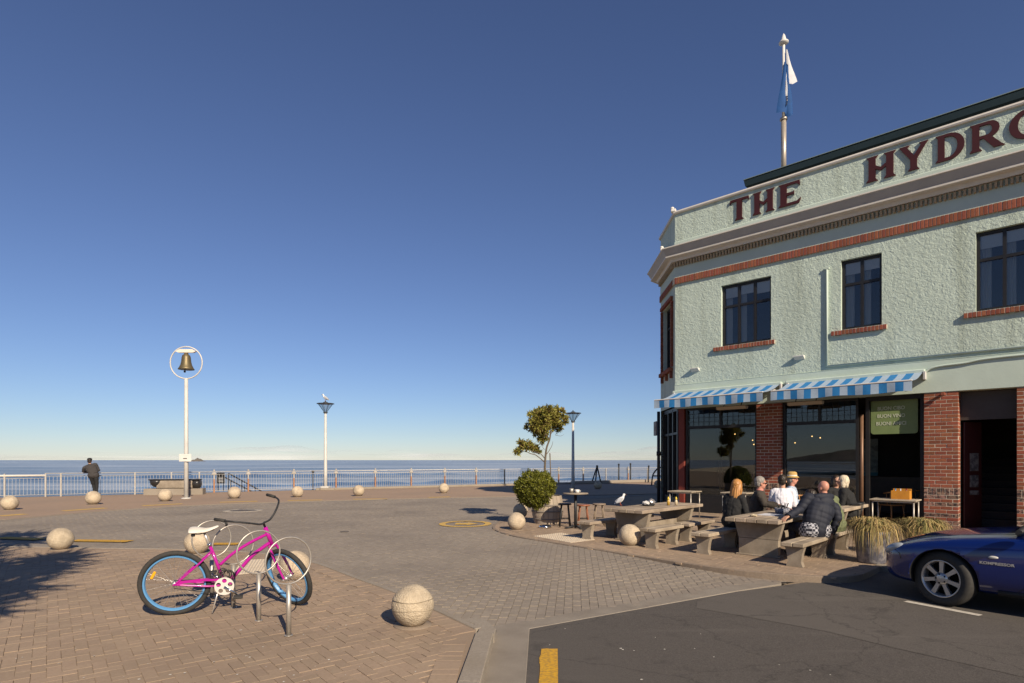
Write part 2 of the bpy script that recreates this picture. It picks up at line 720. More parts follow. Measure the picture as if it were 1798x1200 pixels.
# older, paler asphalt along the parking lane
M_asph2 = mat('worn pale asphalt', (0.052, 0.046, 0.040), (0.152, 0.133, 0.114), 95, 0.93, 0.7, 230, col3=(0.115, 0.101, 0.087), scale3=0.5, amt3=0.8, bdist=0.008)
wear_asphalt(M_asph2)
patch = [(2.85, 7.575), (4.1, 8.19), (4.75, 8.235), (5.49, 8.99), (7, 7.36), (10, 4.0), (13, .65), (9, -2), (5.6, 2.6), (3.98, 4.6), (3.45, 5.3), (3.08, 5.85), (2.55, 6.35), (2.1, 6.75), (2.2, 7.05)]
sheet('road_patch', patch, ZA + 0.003, M_asph2)


# pavers -----------------------------------------------------------------
def herringbone(poly, w, ang, org, lim):
    x0, x1, y0, y1 = lim
    rad = math.hypot(x1 - x0, y1 - y0) / 2 + 1
    cx, cy = (x0 + x1) / 2, (y0 + y1) / 2
    n = int(rad / w) + 2
    i, j = np.meshgrid(np.arange(-n, n), np.arange(-n, n))
    k = (i - j) % 4
    hm, vm = k == 0, k == 3
    px = np.concatenate([i[hm] + 1.0, i[vm] + 0.5]) * w
    py = np.concatenate([j[hm] + 0.5, j[vm] + 1.0]) * w
    an = np.concatenate([np.zeros(hm.sum()), np.full(vm.sum(), math.pi / 2)]) + ang
    c, s = math.cos(ang), math.sin(ang)
    X = cx + px * c - py * s
    Y = cy + px * s + py * c
    ok = (X > x0) & (X < x1) & (Y > y0) & (Y < y1)
    X, Y, an = X[ok], Y[ok], an[ok]
    ok = inpoly(X, Y, poly)
    return X[ok], Y[ok], an[ok]


def running_bond(poly, L, W, ang, lim):
    x0, x1, y0, y1 = lim
    rad = math.hypot(x1 - x0, y1 - y0) / 2 + 1
    cx, cy = (x0 + x1) / 2, (y0 + y1) / 2
    i, j = np.meshgrid(np.arange(-int(rad / L) - 2, int(rad / L) + 2), np.arange(-int(rad / W) - 2, int(rad / W) + 2))
    px, py = (i + .5 * (j % 2)) * L, j * W
    c, s = math.cos(ang), math.sin(ang)
    X, Y = (cx + px * c - py * s).ravel(), (cy + px * s + py * c).ravel()
    ok = (X > x0) & (X < x1) & (Y > y0) & (Y < y1)
    X, Y = X[ok], Y[ok]
    ok = inpoly(X, Y, poly)
    return X[ok], Y[ok], np.full(ok.sum(), ang)


def view_px(X, Y, Z):
    return 899 + FPX * X / Y, 808 + FPX * (EYE - Z) / Y


def paver_mesh(name, L, W, ch, h, m):
    hl, hw = L / 2, W / 2
    vs = [(-hl, -hw, -h), (hl, -hw, -h), (hl, hw, -h), (-hl, hw, -h), (-hl, -hw, -ch), (hl, -hw, -ch), (hl, hw, -ch), (-hl, hw, -ch),
          (-hl + ch, -hw + ch, 0), (hl - ch, -hw + ch, 0), (hl - ch, hw - ch, 0), (-hl + ch, hw - ch, 0)]
    fs = [(8, 9, 10, 11)]
    for k in range(4):
        k2 = (k + 1) % 4
        fs += [(k, k2, 4 + k2, 4 + k), (4 + k, 4 + k2, 8 + k2, 8 + k)]
    me = bpy.data.meshes.new(name)
    me.from_pydata(vs, [], fs)
    me.polygons.foreach_set('use_smooth', [False] * len(fs))
    me.materials.append(m)
    return me


def lay_pavers(parent, X, Y, A, zf, L, W, m, ch=0.0009, h=0.03, n_single=300, bulk='paver_field', singles=True):
    Z = np.asarray([float(zf(x, y)) for x, y in zip(X, Y)]) if callable(zf) else np.full(X.shape, zf)
    Z = Z + rng.normal(0, 0.0016, X.shape)
    A = A + rng.normal(0, 0.008, X.shape)
    tx, ty = rng.normal(0, 0.005, X.shape), rng.normal(0, 0.005, X.shape)
    u, v = view_px(X, np.maximum(Y, 0.3), Z)
    vis = (u > 5) & (u < 1793) & (v > 815) & (v < 1195) & (Y > 1)
    d = np.where(vis, np.hypot(X, Y), 1e9)
    order = np.argsort(d)
    ns = min(n_single, int(vis.sum())) if singles else 0
    first = order[:ns]
    me = paver_mesh('paver', L, W, ch, h, m)
    for q in first:
        o = bpy.data.objects.new('paver', me)
        o.location = (X[q], Y[q], Z[q])
        o.rotation_euler = (tx[q], ty[q], A[q])
        o.parent = parent
        COL.objects.link(o)
    rest = order[ns:]
    if not len(rest):
        return
    base = np.array([tuple(vv.co) for vv in me.vertices])
    nv = len(base)
    faces = [tuple(p.vertices) for p in me.polygons]
    N = len(rest)
    ca, sa = np.cos(A[rest])[:, None], np.sin(A[rest])[:, None]
    bx, by, bz = base[:, 0][None], base[:, 1][None], base[:, 2][None]
    vx = X[rest][:, None] + bx * ca - by * sa
    vy = Y[rest][:, None] + bx * sa + by * ca
    vz = Z[rest][:, None] + bz + bx * ty[rest][:, None] * -1 + by * tx[rest][:, None]
    V = np.stack([vx, vy, vz], -1).reshape(-1, 3)
    F = np.array(faces)
    FF = (F[None] + (np.arange(N) * nv)[:, None, None]).reshape(-1, 4)
    b = bpy.data.meshes.new(bulk)
    b.vertices.add(len(V))
    b.vertices.foreach_set('co', V.ravel())
    b.loops.add(FF.size)
    b.loops.foreach_set('vertex_index', FF.ravel())
    b.polygons.add(len(FF))
    b.polygons.foreach_set('loop_start', np.arange(len(FF)) * 4)
    b.polygons.foreach_set('loop_total', np.full(len(FF), 4))
    b.update(calc_edges=True)
    b.polygons.foreach_set('use_smooth', np.zeros(len(FF), bool))
    b.materials.append(m)
    o = link(bulk, b, parent)
    o['kind'] = 'stuff'


# left footpath: herringbone field plus a soldier course beside the kerb
inner = [(-0.66, -1)] + [(-0.62, 5.1)] + [(x - 0.22, y - 0.16) for x, y in edge_foot] + [(-60, -1)]
X_, Y_, A_ = herringbone(inner, 0.0935, R(38), (0, 0), (-13.5, 0.0, 2.6, 12.5))
lay_pavers(footpath, X_, Y_, A_, 0.0, 0.1835, 0.09, M_foot)
ys = np.arange(2.4, 5.25, 0.1035)
lay_pavers(footpath, np.full(ys.shape, -0.505), ys, np.zeros(ys.shape), 0.001, 0.2032, 0.0998, M_foot, bulk='soldier_course')
# row of edge pavers along the road side of the footpath
ex, ey, ea = [], [], []
ef = [Vector((x, y)) for x, y in edge_foot if x > -16]
acc = 0.0
for p, q in zip(ef[:-1], ef[1:]):
    L_ = (q - p).length
    t = acc
    while t < L_:
        c = p.lerp(q, t / L_)
        dd = (q - p).normalized()
        nn = Vector((dd.y, -dd.x))
        if nn.y > 0:
            nn = -nn
        cc = c + nn * 0.145
        ex.append(cc.x); ey.append(cc.y); ea.append(math.atan2(nn.y, nn.x))
        t += 0.1035
    acc = t - L_
lay_pavers(footpath, np.array(ex), np.array(ey), np.array(ea), 0.001, 0.2032, 0.0998, M_foot, n_single=120, bulk='edge_course')
# grey road pavers
X_, Y_, A_ = running_bond(road_poly, 0.2, 0.0985, R(84), (-16, 8, 5.6, 27))
keep = ~((X_ < 3.9) & ((X_ - 0.16) * (-0.5255) + (Y_ - 5.92) * 0.8508 < 0.14))
lay_pavers(paved := roadbed, X_[keep], Y_[keep], A_[keep], zroad, 0.1965, 0.0948, M_road, ch=0.0009)
# forecourt pavers
X_, Y_, A_ = herringbone(fore_poly, 0.1035, R(46), (0, 0), (-0.6, 11.5, 6.5, 24))
bl = [(5.13 + .7216 * s, 18.64 - .6923 * s) for s in (0, 14)]
keep = ((X_ - 5.13) * -0.6923 + (Y_ - 18.64) * -0.7216) > -0.1
keep |= X_ < 5.0
lay_pavers(forecourt, X_[keep], Y_[keep], A_[keep], 0.0, 0.2032, 0.0998, M_foot)


def ribbon(line, w, z0, z1, off=0.0, zf=None, cross=None):
    """strip of rectangular section along a ground line"""
    mb = MB()
    L = [Vector((x, y, 0)) for x, y in line]
    vs = []
    for i, p in enumerate(L):
        t = (L[min(i + 1, len(L) - 1)] - L[max(i - 1, 0)]).normalized()
        n = Vector((-t.y, t.x, 0))
        zz = float(zf(p.x, p.y)) if zf else 0.0
        a, b = p + n * (off - w / 2), p + n * (off + w / 2)
        c = 0.006
        vs += [(a.x, a.y, zz + z0), (a.x, a.y, zz + z1 - c), (a.x + n.x * c, a.y + n.y * c, zz + z1), (b.x - n.x * c, b.y - n.y * c, zz + z1), (b.x, b.y, zz + z1 - c), (b.x, b.y, zz + z0)]
    fs = []
    for i in range(len(L) - 1):
        for k in range(5):
            fs.append((i * 6 + k, i * 6 + 6 + k, i * 6 + 7 + k, i * 6 + 1 + k))
    fs += [(0, 1, 2, 3, 4, 5), tuple(reversed([len(vs) - 6 + k for k in range(6)]))]
    mb.add(vs, fs)
    return mb


# kerb stones on the near left side, gutter, transition strip, channel
ky = [-4, -2.5, -1, 0.5, 1.9, 3.1, 4.25, 5.45]
for i in range(len(ky) - 1):
    y0, y1 = ky[i] + 0.004, ky[i + 1] - 0.004
    mb = ribbon([(-0.395 + .085 + (y0 - 4.2) * .045, y0), (-0.31 + ((y0 + y1) / 2 - 4.2) * .045, (y0 + y1) / 2), (-0.31 + (y1 - 4.2) * .045, y1)], 0.165, -0.2, 0.014)
    k = mb.build('kerb_stone', M_conc, footpath)
kc = ribbon([(-0.245, 5.455), (-0.235, 5.62), (-0.30, 5.84), (-0.42, 6.0)], 0.165, -0.2, -0.004)
kc.build('kerb_stone', M_conc, footpath)
gut = ribbon([(-0.075 + (y - 4.2) * .05, y) for y in (-8, 0, 3, 4.2, 5.0, 5.95)], 0.33, -0.3, ZA + 0.006)
g_ = gut.build('gutter', M_gutter, asphalt)
tr = ribbon([(-0.16, 5.86), (0.08, 6.02), (2.76, 7.70), (3.6, 8.18)], 0.27, -0.2, -0.0855)
tr.build('concrete_threshold', M_gutter, roadbed)
ch = ribbon([p for p in edge_foot if p[0] > -14], 0.07, -0.12, 0.004, off=-0.02)
ch.build('edge_strip', M_conc, footpath)
ch = ribbon(edge_fore, 0.07, -0.15, 0.003, off=-0.02)
ch.build('edge_strip', M_edge, forecourt)
kr = ribbon(kerb_right, 0.16, -0.25, 0.01, off=0.05)
kr.build('kerb', M_conc, forecourt)
ch = ribbon([p for p in edge_prom if -30 < p[0] < 20], 0.1, -0.12, 0.005)
ch.build('edge_strip', M_roadj, promenade)


# painted markings
def paint(name, pts, z, m, label, parent=None, zf=None):
    mb = MB()
    vs = [(p[0], p[1], (float(zf(p[0], p[1])) if zf else 0) + z) for p in pts]
    mb.add(vs, [tuple(range(len(vs)))])
    o = mb.build(name, m)
    o['kind'] = 'structure'
    return o


def dash(u0, v0, u1, v1, w, z, m, zf=None):
    a, b = G(u0, v0, z), G(u1, v1, z)
    t = (b - a).normalized()
    n = Vector((-t.y, t.x, 0)) * w / 2
    return paint('painted_dash', [a - n, b - n, b + n, a + n] if t.cross(n).z > 0 else [a + n, b + n, b - n, a - n], 0.004, m, '', zf=zf)


ja = [(0.262 - (5.29 - y_) * .0717 + rng.normal(0, .0015) - (.010 if 4.9 < y_ < 5.1 else 0), y_) for y_ in np.linspace(2.3, 5.285, 60)]
jb = [(0.407 - (5.29 - y_) * .0717 + rng.normal(0, .001), y_) for y_ in np.linspace(5.29, 2.3, 60)]
paint('painted_dash', [(x_, y_) for x_, y_ in ja] + [(.31, 5.297), (.35, 5.288)] + jb, ZA + 0.005, M_yel, '')
for q in ((128, 949, 228, 950.5), (0, 944, 72, 947), (372, 955, 420, 955)):
    dash(*q, 0.27, 0.003, M_yel)
for q in ((0, 906.5, 44, 903), (110, 897.5, 186, 892.5), (250, 888.5, 320, 885), (386, 882.3, 452, 880.5), (505, 879.2, 566, 878.2), (620, 877, 680, 876.3), (752, 873.8, 790, 872.8)):
    dash(*q, 0.36, 0.0, M_yel2)
a, b = G(1590, 1057, ZA), G(1722, 1082, ZA)
t = (b - a).normalized(); n = Vector((-t.y, t.x, 0)) * 0.05
paint('painted_dash', [a + n, a - n, b - n, b + n][::-1], ZA + 0.008, M_whitep, '')
# yellow ring painted on the paved road
cc = G(817, 919.5)
mb = MB()
ro, ri, N = 0.66, 0.50, 48
for k in range(N):
    a0, a1 = 2 * math.pi * k / N, 2 * math.pi * (k + 1) / N
    mb.add([(cc.x + r_ * math.cos(a_), cc.y + r_ * 1.12 * math.sin(a_), -0.0045) for r_, a_ in ((ri, a0), (ro, a0), (ro, a1), (ri, a1))], [(0, 1, 2, 3)])
mb.add([(cc.x + x, cc.y + y, -0.0045) for x, y in ((-0.25, -.2), (.05, -.2), (.05, -.32), (.32, 0), (.05, .32), (.05, .2), (-.25, .2))], [tuple(range(7))])
ring = mb.build('painted_ring', M_yel2)
ring['kind'] = 'structure'
# manhole: concrete collar and iron lid set into the paved road
mp = G(427, 895.8)
mh = thing('manhole_cover', 'round iron manhole lid in a pale concrete collar in the paved road', 'manhole', (mp.x, mp.y, -0.02))
MB().lathe([(0.40, 0.0), (0.40, 0.010), (0.60, 0.010), (0.60, 0.0)], 40).build('collar', mat('pale collar concrete', (.33, .285, .23), (.4, .35, .285), 12, .9), mh)
MB().lathe([(0.0, 0.008), (0.385, 0.008), (0.395, 0.0)], 40).build('lid', mat('cast iron', (0.09, 0.075, 0.06), (0.13, 0.11, 0.09), 30, 0.7), mh)
for u, v in ((605, 933), (1165, 1117 - 30)):
    p = G(u, v)
    if u == 605:
        tag(MB().lathe([(0, .006), (.09, .006), (.1, 0)], 20, (p.x, p.y, -0.012)).build('valve_cover', MATS['cast iron']), 'small round iron valve lid in the middle of the paved road', 'valve lid')

# bird droppings and grit speckled over the near footpath
mb = MB()
M_drop = mat('bird droppings', (0.66, 0.62, 0.54))
for k in range(60):
    y = 4.25 + abs(rng.normal(0, 0.9)); x = rng.uniform(-4.2, -0.7) if k % 3 else rng.uniform(-2.6, -1.2)
    s = rng.uniform(0.003, 0.011) * (1.5 if rng.random() < .1 else 1)
    n_ = 7
    mb.add([(x + s * rng.uniform(.5, 1.2) * math.cos(q * 2 * math.pi / n_), y + s * rng.uniform(.5, 1.2) * math.sin(q * 2 * math.pi / n_), 0.0045) for q in range(n_)], [tuple(range(n_))])
for k in range(16):
    y = rng.uniform(4.3, 6.2); x = rng.uniform(0.2, 2.6); s = rng.uniform(0.006, 0.014)
    mb.add([(x + s * rng.uniform(.5, 1.2) * math.cos(q), y + s * rng.uniform(.5, 1.2) * math.sin(q), ZA + 0.004) for q in (0, 1, 2, 3, 4, 5)], [tuple(range(6))])
o = mb.build('bird_droppings', M_drop)
tag(o, 'white bird droppings speckled over the near paving and road', 'droppings', kind='stuff')


# tactile paving
def tactile(corners, label, nu, nv):
    c = [Vector(q) for q in corners]
    ctr = sum(c, Vector()) / 4
    t = thing('tactile_paving', label, 'tactile paving', (ctr.x, ctr.y, 0))
    mb = MB()
    M_t = mat('cream tactile tile', (0.60, 0.51, 0.39), (0.5, 0.42, 0.32), 9, 0.85, 0.2, 100)
    n = 3
    for i in range(n):
        for j in range(n):
            def q(a, b):
                return c[0].lerp(c[1], a).lerp(c[3].lerp(c[2], a), b) - ctr
            e = 0.006
            vs = [q((i + e) / n, (j + e) / n), q((i + 1 - e) / n, (j + e) / n), q((i + 1 - e) / n, (j + 1 - e) / n), q((i + e) / n, (j + 1 - e) / n)]
            m1 = MB()
            m1.add([(p.x, p.y, 0.006) for p in vs] + [(p.x, p.y, -0.02) for p in vs], [(0, 1, 2, 3), (0, 4, 5, 1), (1, 5, 6, 2), (2, 6, 7, 3), (3, 7, 4, 0)])
            m1.build('tile', M_t, t)
    st = MB()
    for i in range(nu):
        for j in range(nv):
            a, b = (i + .5) / nu, (j + .5) / nv
            p = c[0].lerp(c[1], a).lerp(c[3].lerp(c[2], a), b) - ctr
            st.lathe([(0.017, 0.006), (0.011, 0.012)], 8, (p.x, p.y, 0))
    o = st.build('stud', M_t, t)
    o['kind'] = 'stuff'


tactile([G(936, 942), G(1002, 953.5), G(1045, 948), G(985, 936)], 'cream studded tactile paving beside the left picnic bench', 16, 14)
tactile([G(408, 1010), G(478, 1004), G(492, 982), G(424, 984)], 'cream studded tactile paving behind the bicycle', 13, 13)

# ---------------------------------------------------------------- sea, island, far headland
def sea_material():
    m = bpy.data.materials.new('sea water')
    m.use_nodes = True
    n, l = m.node_tree.nodes, m.node_tree.links
    b = n['Principled BSDF']
    b.inputs['Roughness'].default_value = 0.28
    b.inputs['IOR'].default_value = 1.33
    g = n.new('ShaderNodeNewGeometry')
    mp = n.new('ShaderNodeMapping')
    mp.inputs['Rotation'].default_value = (0, 0, R(-24))
    mp.inputs['Scale'].default_value = (0.006, 0.05, 0.05)
    l.new(g.outputs['Position'], mp.inputs[0])
    t = n.new('ShaderNodeTexNoise')
    t.inputs['Scale'].default_value = 1.0
    t.inputs['Detail'].default_value = 7
    l.new(mp.outputs[0], t.inputs['Vector'])
    r = n.new('ShaderNodeValToRGB')
    r.color_ramp.elements[0].position = 0.42
    r.color_ramp.elements[0].color = (0.10, 0.135, 0.165, 1)
    r.color_ramp.elements[1].position = 0.62
    r.color_ramp.elements[1].color = (0.48, 0.50, 0.50, 1)
    l.new(t.outputs['Fac'], r.inputs[0])
    l.new(r.outputs[0], b.inputs['Base Color'])
    mp2 = n.new('ShaderNodeMapping')
    mp2.inputs['Rotation'].default_value = (0, 0, R(-24))
    mp2.inputs['Scale'].default_value = (0.25, 0.8, 0.5)
    l.new(g.outputs['Position'], mp2.inputs[0])
    t2 = n.new('ShaderNodeTexNoise')
    t2.inputs['Scale'].default_value = 1.0
    t2.inputs['Detail'].default_value = 8
    l.new(mp2.outputs[0], t2.inputs['Vector'])
    bp = n.new('ShaderNodeBump')
    bp.inputs['Strength'].default_value = 0.45
    bp.inputs['Distance'].default_value = 0.7
    l.new(t2.outputs['Fac'], bp.inputs['Height'])
    l.new(bp.outputs[0], b.inputs['Normal'])
    return m


SEA = -4.6
mb = MB()
E_ = 25000
mb.add([(-E_, -E_, SEA), (E_, -E_, SEA), (E_, E_, SEA), (-E_, E_, SEA)], [(0, 1, 2, 3)])
tag(mb.build('sea', sea_material()), kind='structure')
# swell lines and surf near the shore: low wave ridges
M_foam = mat('sea foam', (0.72, 0.74, 0.74), (0.5, 0.56, 0.6), 0.8, 0.9)
M_wave = mat('dark wave face', (0.05, 0.10, 0.17), (0.10, 0.17, 0.25), 0.5, 0.25)


def ridge(name, t0, t1, off, h, w, m, label, seed):
    rr = np.random.default_rng(seed)
    vs, fs = [], []
    n = 160
    ph = rr.uniform(0, 6, 4)
    for i in range(n + 1):
        t = t0 + (t1 - t0) * i / n
        wob = 2.5 * math.sin(t * .05 + ph[0]) + 1.2 * math.sin(t * .13 + ph[1])
        e = math.sin(math.pi * i / n) ** 0.5 * (0.55 + 0.45 * math.sin(t * .09 + ph[2]) * math.sin(t * .31 + ph[3]))
        e = max(e, 0.0)
        for q, z in ((-w / 2, -0.02), (-w * .2, h * e), (w * .1, h * e * .9), (w / 2, -0.02)):
            p = coast(t, off + wob + q)
            vs.append((p.x, p.y, SEA + z))
    for i in range(n):
        for k in range(3):
            fs.append((i * 4 + k, i * 4 + 4 + k, i * 4 + 5 + k, i * 4 + 1 + k))
    b = MB()
    b.add(vs, fs, True)
    return tag(b.build(name, m), label, 'wave', 'waves rolling in beyond the railing')


ridge('sea_wave', -30, 130, 62, 0.75, 7, M_wave, 'nearest dark swell rolling in beyond the railing', 1)
ridge('sea_wave', 0, 190, 120, 1.0, 12, M_wave, 'middle dark swell line beyond the railing', 2)
ridge('sea_wave', -90, 120, 210, 1.0, 16, M_wave, 'far dark swell line beyond the railing', 3)
ridge('surf_line', 20, 120, 40, 0.25, 3.5, M_foam, 'thin white surf line close under the sea wall', 4)
ridge('surf_line', 30, 170, 92, 0.22, 5, M_foam, 'broken white foam line further out on the sea', 5)


def hill(name, c, lx, ly, h, m, label, seed, nx=40, ny=14):
    rr = np.random.default_rng(seed)
    ph = rr.uniform(0, 6, 5)
    vs, fs = [], []
    for j in range(ny + 1):
        for i in range(nx + 1):
            a, b = i / nx * 2 - 1, j / ny * 2 - 1
            e = max(0.0, (1 - abs(a) ** 1.6)) * max(0.0, 1 - b * b)
            z = h * e * (0.8 + 0.2 * math.sin(a * 5 + ph[0]) + 0.12 * math.sin(a * 13 + ph[1] + b * 3) + .08 * math.sin(a * 31 + ph[2]))
            vs.append((c[0] + a * lx, c[1] + b * ly, SEA - 1 + z))
    for j in range(ny):
        for i in range(nx):
            q = j * (nx + 1) + i
            fs.append((q, q + 1, q + nx + 2, q + nx + 1))
    b = MB()
    b.add(vs, fs, True)
    return tag(b.build(name, m), label, kind='structure')


M_rock = mat('island rock', (0.115, 0.10, 0.09), (0.17, 0.15, 0.125), 0.03, 0.95, col3=(.07, .09, .06), scale3=.01)
ip = P(346, 808, 2600)
hill('island', (ip.x, ip.y), 36, 24, 15.5, M_rock, None, 3)
hill('headland', (-2300, -1500), 560, 250, 48, M_rock, None, 8)

# low cloud bank far out over the sea
def cloud_mat():
    m = bpy.data.materials.new('thin cloud')
    m.use_nodes = True
    n, l = m.node_tree.nodes, m.node_tree.links
    n.clear()
    o = n.new('ShaderNodeOutputMaterial')
    d = n.new('ShaderNodeBsdfDiffuse')
    d.inputs[0].default_value = (.78, .78, .80, 1)
    tr = n.new('ShaderNodeBsdfTransparent')
    mx = n.new('ShaderNodeMixShader')
    g = n.new('ShaderNodeNewGeometry')
    mp = n.new('ShaderNodeMapping')
    mp.inputs['Scale'].default_value = (.00012, .00012, .0035)
    l.new(g.outputs['Position'], mp.inputs[0])
    t = n.new('ShaderNodeTexNoise')
    t.inputs['Scale'].default_value = 1.5
    t.inputs['Detail'].default_value = 6
    l.new(mp.outputs[0], t.inputs['Vector'])
    mr = n.new('ShaderNodeMapRange')
    mr.inputs[1].default_value, mr.inputs[2].default_value = .42, .68
    mr.inputs[4].default_value = .28
    l.new(t.outputs['Fac'], mr.inputs[0])
    l.new(mr.outputs[0], mx.inputs[0])
    l.new(tr.outputs[0], mx.inputs[1])
    l.new(d.outputs[0], mx.inputs[2])
    l.new(mx.outputs[0], o.inputs[0])
    return m


mb = MB()
vs, fs = [], []
n_ = 200
for i in range(n_ + 1):
    a_ = R(150 - 200 * i / n_)
    rr2 = 23500 + 900 * math.sin(i * .31)
    top = 330 + 120 * math.sin(i * .17 + 1) + 70 * math.sin(i * .53) + 40 * math.sin(i * 1.3)
    for q, z_ in ((-500, 20), (-250, top * .6), (100, top), (500, top * .5), (700, 20)):
        vs.append(((rr2 + q) * math.cos(a_), (rr2 + q) * math.sin(a_), z_))
for i in range(n_):
    for k in range(4):
        fs.append((i * 5 + k, i * 5 + 5 + k, i * 5 + 6 + k, i * 5 + 1 + k))
mb.add(vs, fs, True)
tag(mb.build('cloud_bank', cloud_mat()), 'faint low cloud bank along the sea horizon', 'cloud', kind='stuff')


# ---------------------------------------------------------------- the corner hotel
def stucco_material():
    m = mat('mint roughcast stucco', (0.525, 0.615, 0.53), (0.49, 0.575, 0.495), 3, 0.92, col3=(0.44, 0.515, 0.44), scale3=0.7, amt3=0.5)
    n, l = m.node_tree.nodes, m.node_tree.links
    b = n['Principled BSDF']
    g = n.new('ShaderNodeNewGeometry')
    t = n.new('ShaderNodeTexNoise')
    t.inputs['Scale'].default_value = 11.5
    t.inputs['Detail'].default_value = 5
    t.inputs['Roughness'].default_value = 0.6
    t.inputs['Distortion'].default_value = 0.45
    l.new(g.outputs['Position'], t.inputs['Vector'])
    t2 = n.new('ShaderNodeTexNoise')
    t2.inputs['Scale'].default_value = 26
    t2.inputs['Detail'].default_value = 4
    t2.inputs['Distortion'].default_value = 0.8
    l.new(g.outputs['Position'], t2.inputs['Vector'])
    ad = n.new('ShaderNodeMath')
    ad.operation = 'MULTIPLY_ADD'
    ad.inputs[1].default_value = 0.45
    l.new(t2.outputs['Fac'], ad.inputs[0])
    l.new(t.outputs['Fac'], ad.inputs[2])
    bp = n.new('ShaderNodeBump')
    bp.inputs['Strength'].default_value = 1.0
    bp.inputs['Distance'].default_value = 0.022
    l.new(ad.outputs[0], bp.inputs['Height'])
    l.new(bp.outputs[0], b.inputs['Normal'])
    # rain streaks and grime
    src = b.inputs['Base Color'].links[0].from_socket
    mp = n.new('ShaderNodeMapping')
    mp.inputs['Scale'].default_value = (3.2, 3.2, 0.22)
    l.new(g.outputs['Position'], mp.inputs[0])
    t4 = n.new('ShaderNodeTexNoise')
    t4.inputs['Scale'].default_value = 1.0
    t4.inputs['Detail'].default_value = 6
    l.new(mp.outputs[0], t4.inputs['Vector'])
    mr = n.new('ShaderNodeMapRange')
    mr.inputs[1].default_value, mr.inputs[2].default_value = .5, .74
    mr.inputs[4].default_value = .8
    l.new(t4.outputs['Fac'], mr.inputs[0])
    mx = n.new('ShaderNodeMix')
    mx.data_type = 'RGBA'
    l.new(mr.outputs[0], mx.inputs[0])
    l.new(src, mx.inputs[6])
    mx.inputs[7].default_value = (.36, .415, .34, 1)
    l.new(mx.outputs[2], b.inputs['Base Color'])
    return m


M_stucco = stucco_material()
M_smooth = mat('mint smooth render', (0.525, 0.615, 0.535), (0.49, 0.575, 0.5), 4, 0.85, 0.2, 25, col3=(0.44, 0.515, 0.445), scale3=1.1, amt3=0.5)
M_corn = mat('cream cornice paint', (0.70, 0.66, 0.59), (0.62, 0.58, 0.51), 5, 0.6)
M_cornface = mat('shaded cornice grey', (0.44, 0.41, 0.37), (0.38, 0.355, 0.32), 3, 0.6)  # grey carries the shade of the downturned cornice face in its colour
M_dent = mat('ochre dentil paint', (0.44, 0.33, 0.20), (0.36, 0.27, 0.17), 8, 0.8)
M_brick = mat('red facing brick', (0.285, 0.088, 0.046), (0.20, 0.062, 0.036), 22, 0.88, 0.3, 130, rnd=0.22)
M_brickd = mat('dark glazed plinth brick', (0.055, 0.035, 0.03), (0.26, 0.15, 0.11), 16, 0.6, 0.3, 130, rnd=0.35, sharp=True)
M_mortar = mat('lime mortar', (0.50, 0.43, 0.34), (0.40, 0.34, 0.27), 30, 0.95)
M_frame = mat('black window frame', (0.012, 0.012, 0.013), (0.02, 0.018, 0.018), 10, 0.45)
M_maroon = mat('maroon sign letters', (0.046, 0.009, 0.010), (0.06, 0.011, 0.011), 6, 0.55)
M_red = mat('oxide red column paint', (0.20, 0.035, 0.022), (0.155, 0.03, 0.02), 8, 0.6)
M_teal = mat('dark teal eave paint', (0.022, 0.042, 0.045), (0.018, 0.034, 0.038), 5, 0.5)
M_roof = mat('grey roofing', (0.10, 0.10, 0.095), (0.14, 0.14, 0.13), 3, 0.85)
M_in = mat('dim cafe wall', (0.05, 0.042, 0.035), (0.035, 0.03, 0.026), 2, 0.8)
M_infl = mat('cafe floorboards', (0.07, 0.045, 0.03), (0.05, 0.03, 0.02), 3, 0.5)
M_blind = mat('white roller blind', (0.82, 0.81, 0.78), rough=0.8)
M_curt = mat('pale curtain', (0.55, 0.54, 0.51), (0.42, 0.41, 0.39), 30, 0.9, stretch=(6, 6, .2))
M_glass = glass_mat('window glass', (0.93, 0.95, 0.95), ior=1.6)
M_chairw = mat('honey chair timber', (0.42, 0.21, 0.075), (0.34, 0.16, 0.055), 12, 0.5)

BX = Vector((0.7216, -0.6923, 0)).normalized()
bld = thing('hotel_building', 'two storey mint green roughcast corner hotel with maroon lettering on its parapet', 'building',
            (5.13, 18.64, 0), math.atan2(BX.y, BX.x))
CE = Vector((-1.42, 1.61, 0))                       # far end of the splayed corner, in the building's own frame
cx_ = (-CE).normalized()
MCH = Matrix.Translation(CE) @ Matrix(((cx_.x, -cx_.y, 0, 0), (cx_.y, cx_.x, 0, 0), (0, 0, 1, 0), (0, 0, 0, 1)))
LCH = CE.length


def wall_panel(x0, x1, z0, z1, holes, y=0.0, depth=0.3, M=None):
    mb = MB()
    xs = sorted({x0, x1, *[h[0] for h in holes], *[h[1] for h in holes]})
    zs = sorted({z0, z1, *[h[2] for h in holes], *[h[3] for h in holes]})
    for a, b in zip(xs[:-1], xs[1:]):
        for c, d in zip(zs[:-1], zs[1:]):
            mx, mz = (a + b) / 2, (c + d) / 2
            if any(h[0] < mx < h[1] and h[2] < mz < h[3] for h in holes):
                continue
            mb.add([(a, y, c), (b, y, c), (b, y, d), (a, y, d)], [(0, 1, 2, 3)])
    for h in holes:
        a, b, c, d = h
        e = y + depth
        mb.add([(a, y, c), (a, e, c), (a, e, d), (a, y, d)], [(0, 1, 2, 3)])
        mb.add([(b, y, c), (b, e, c), (b, e, d), (b, y, d)], [(3, 2, 1, 0)])
        mb.add([(a, y, d), (b, y, d), (b, e, d), (a, e, d)], [(3, 2, 1, 0)])
        mb.add([(a, y, c), (b, y, c), (b, e, c), (a, e, c)], [(0, 1, 2, 3)])
    if M is not None:
        mb.xf(M)
    return mb


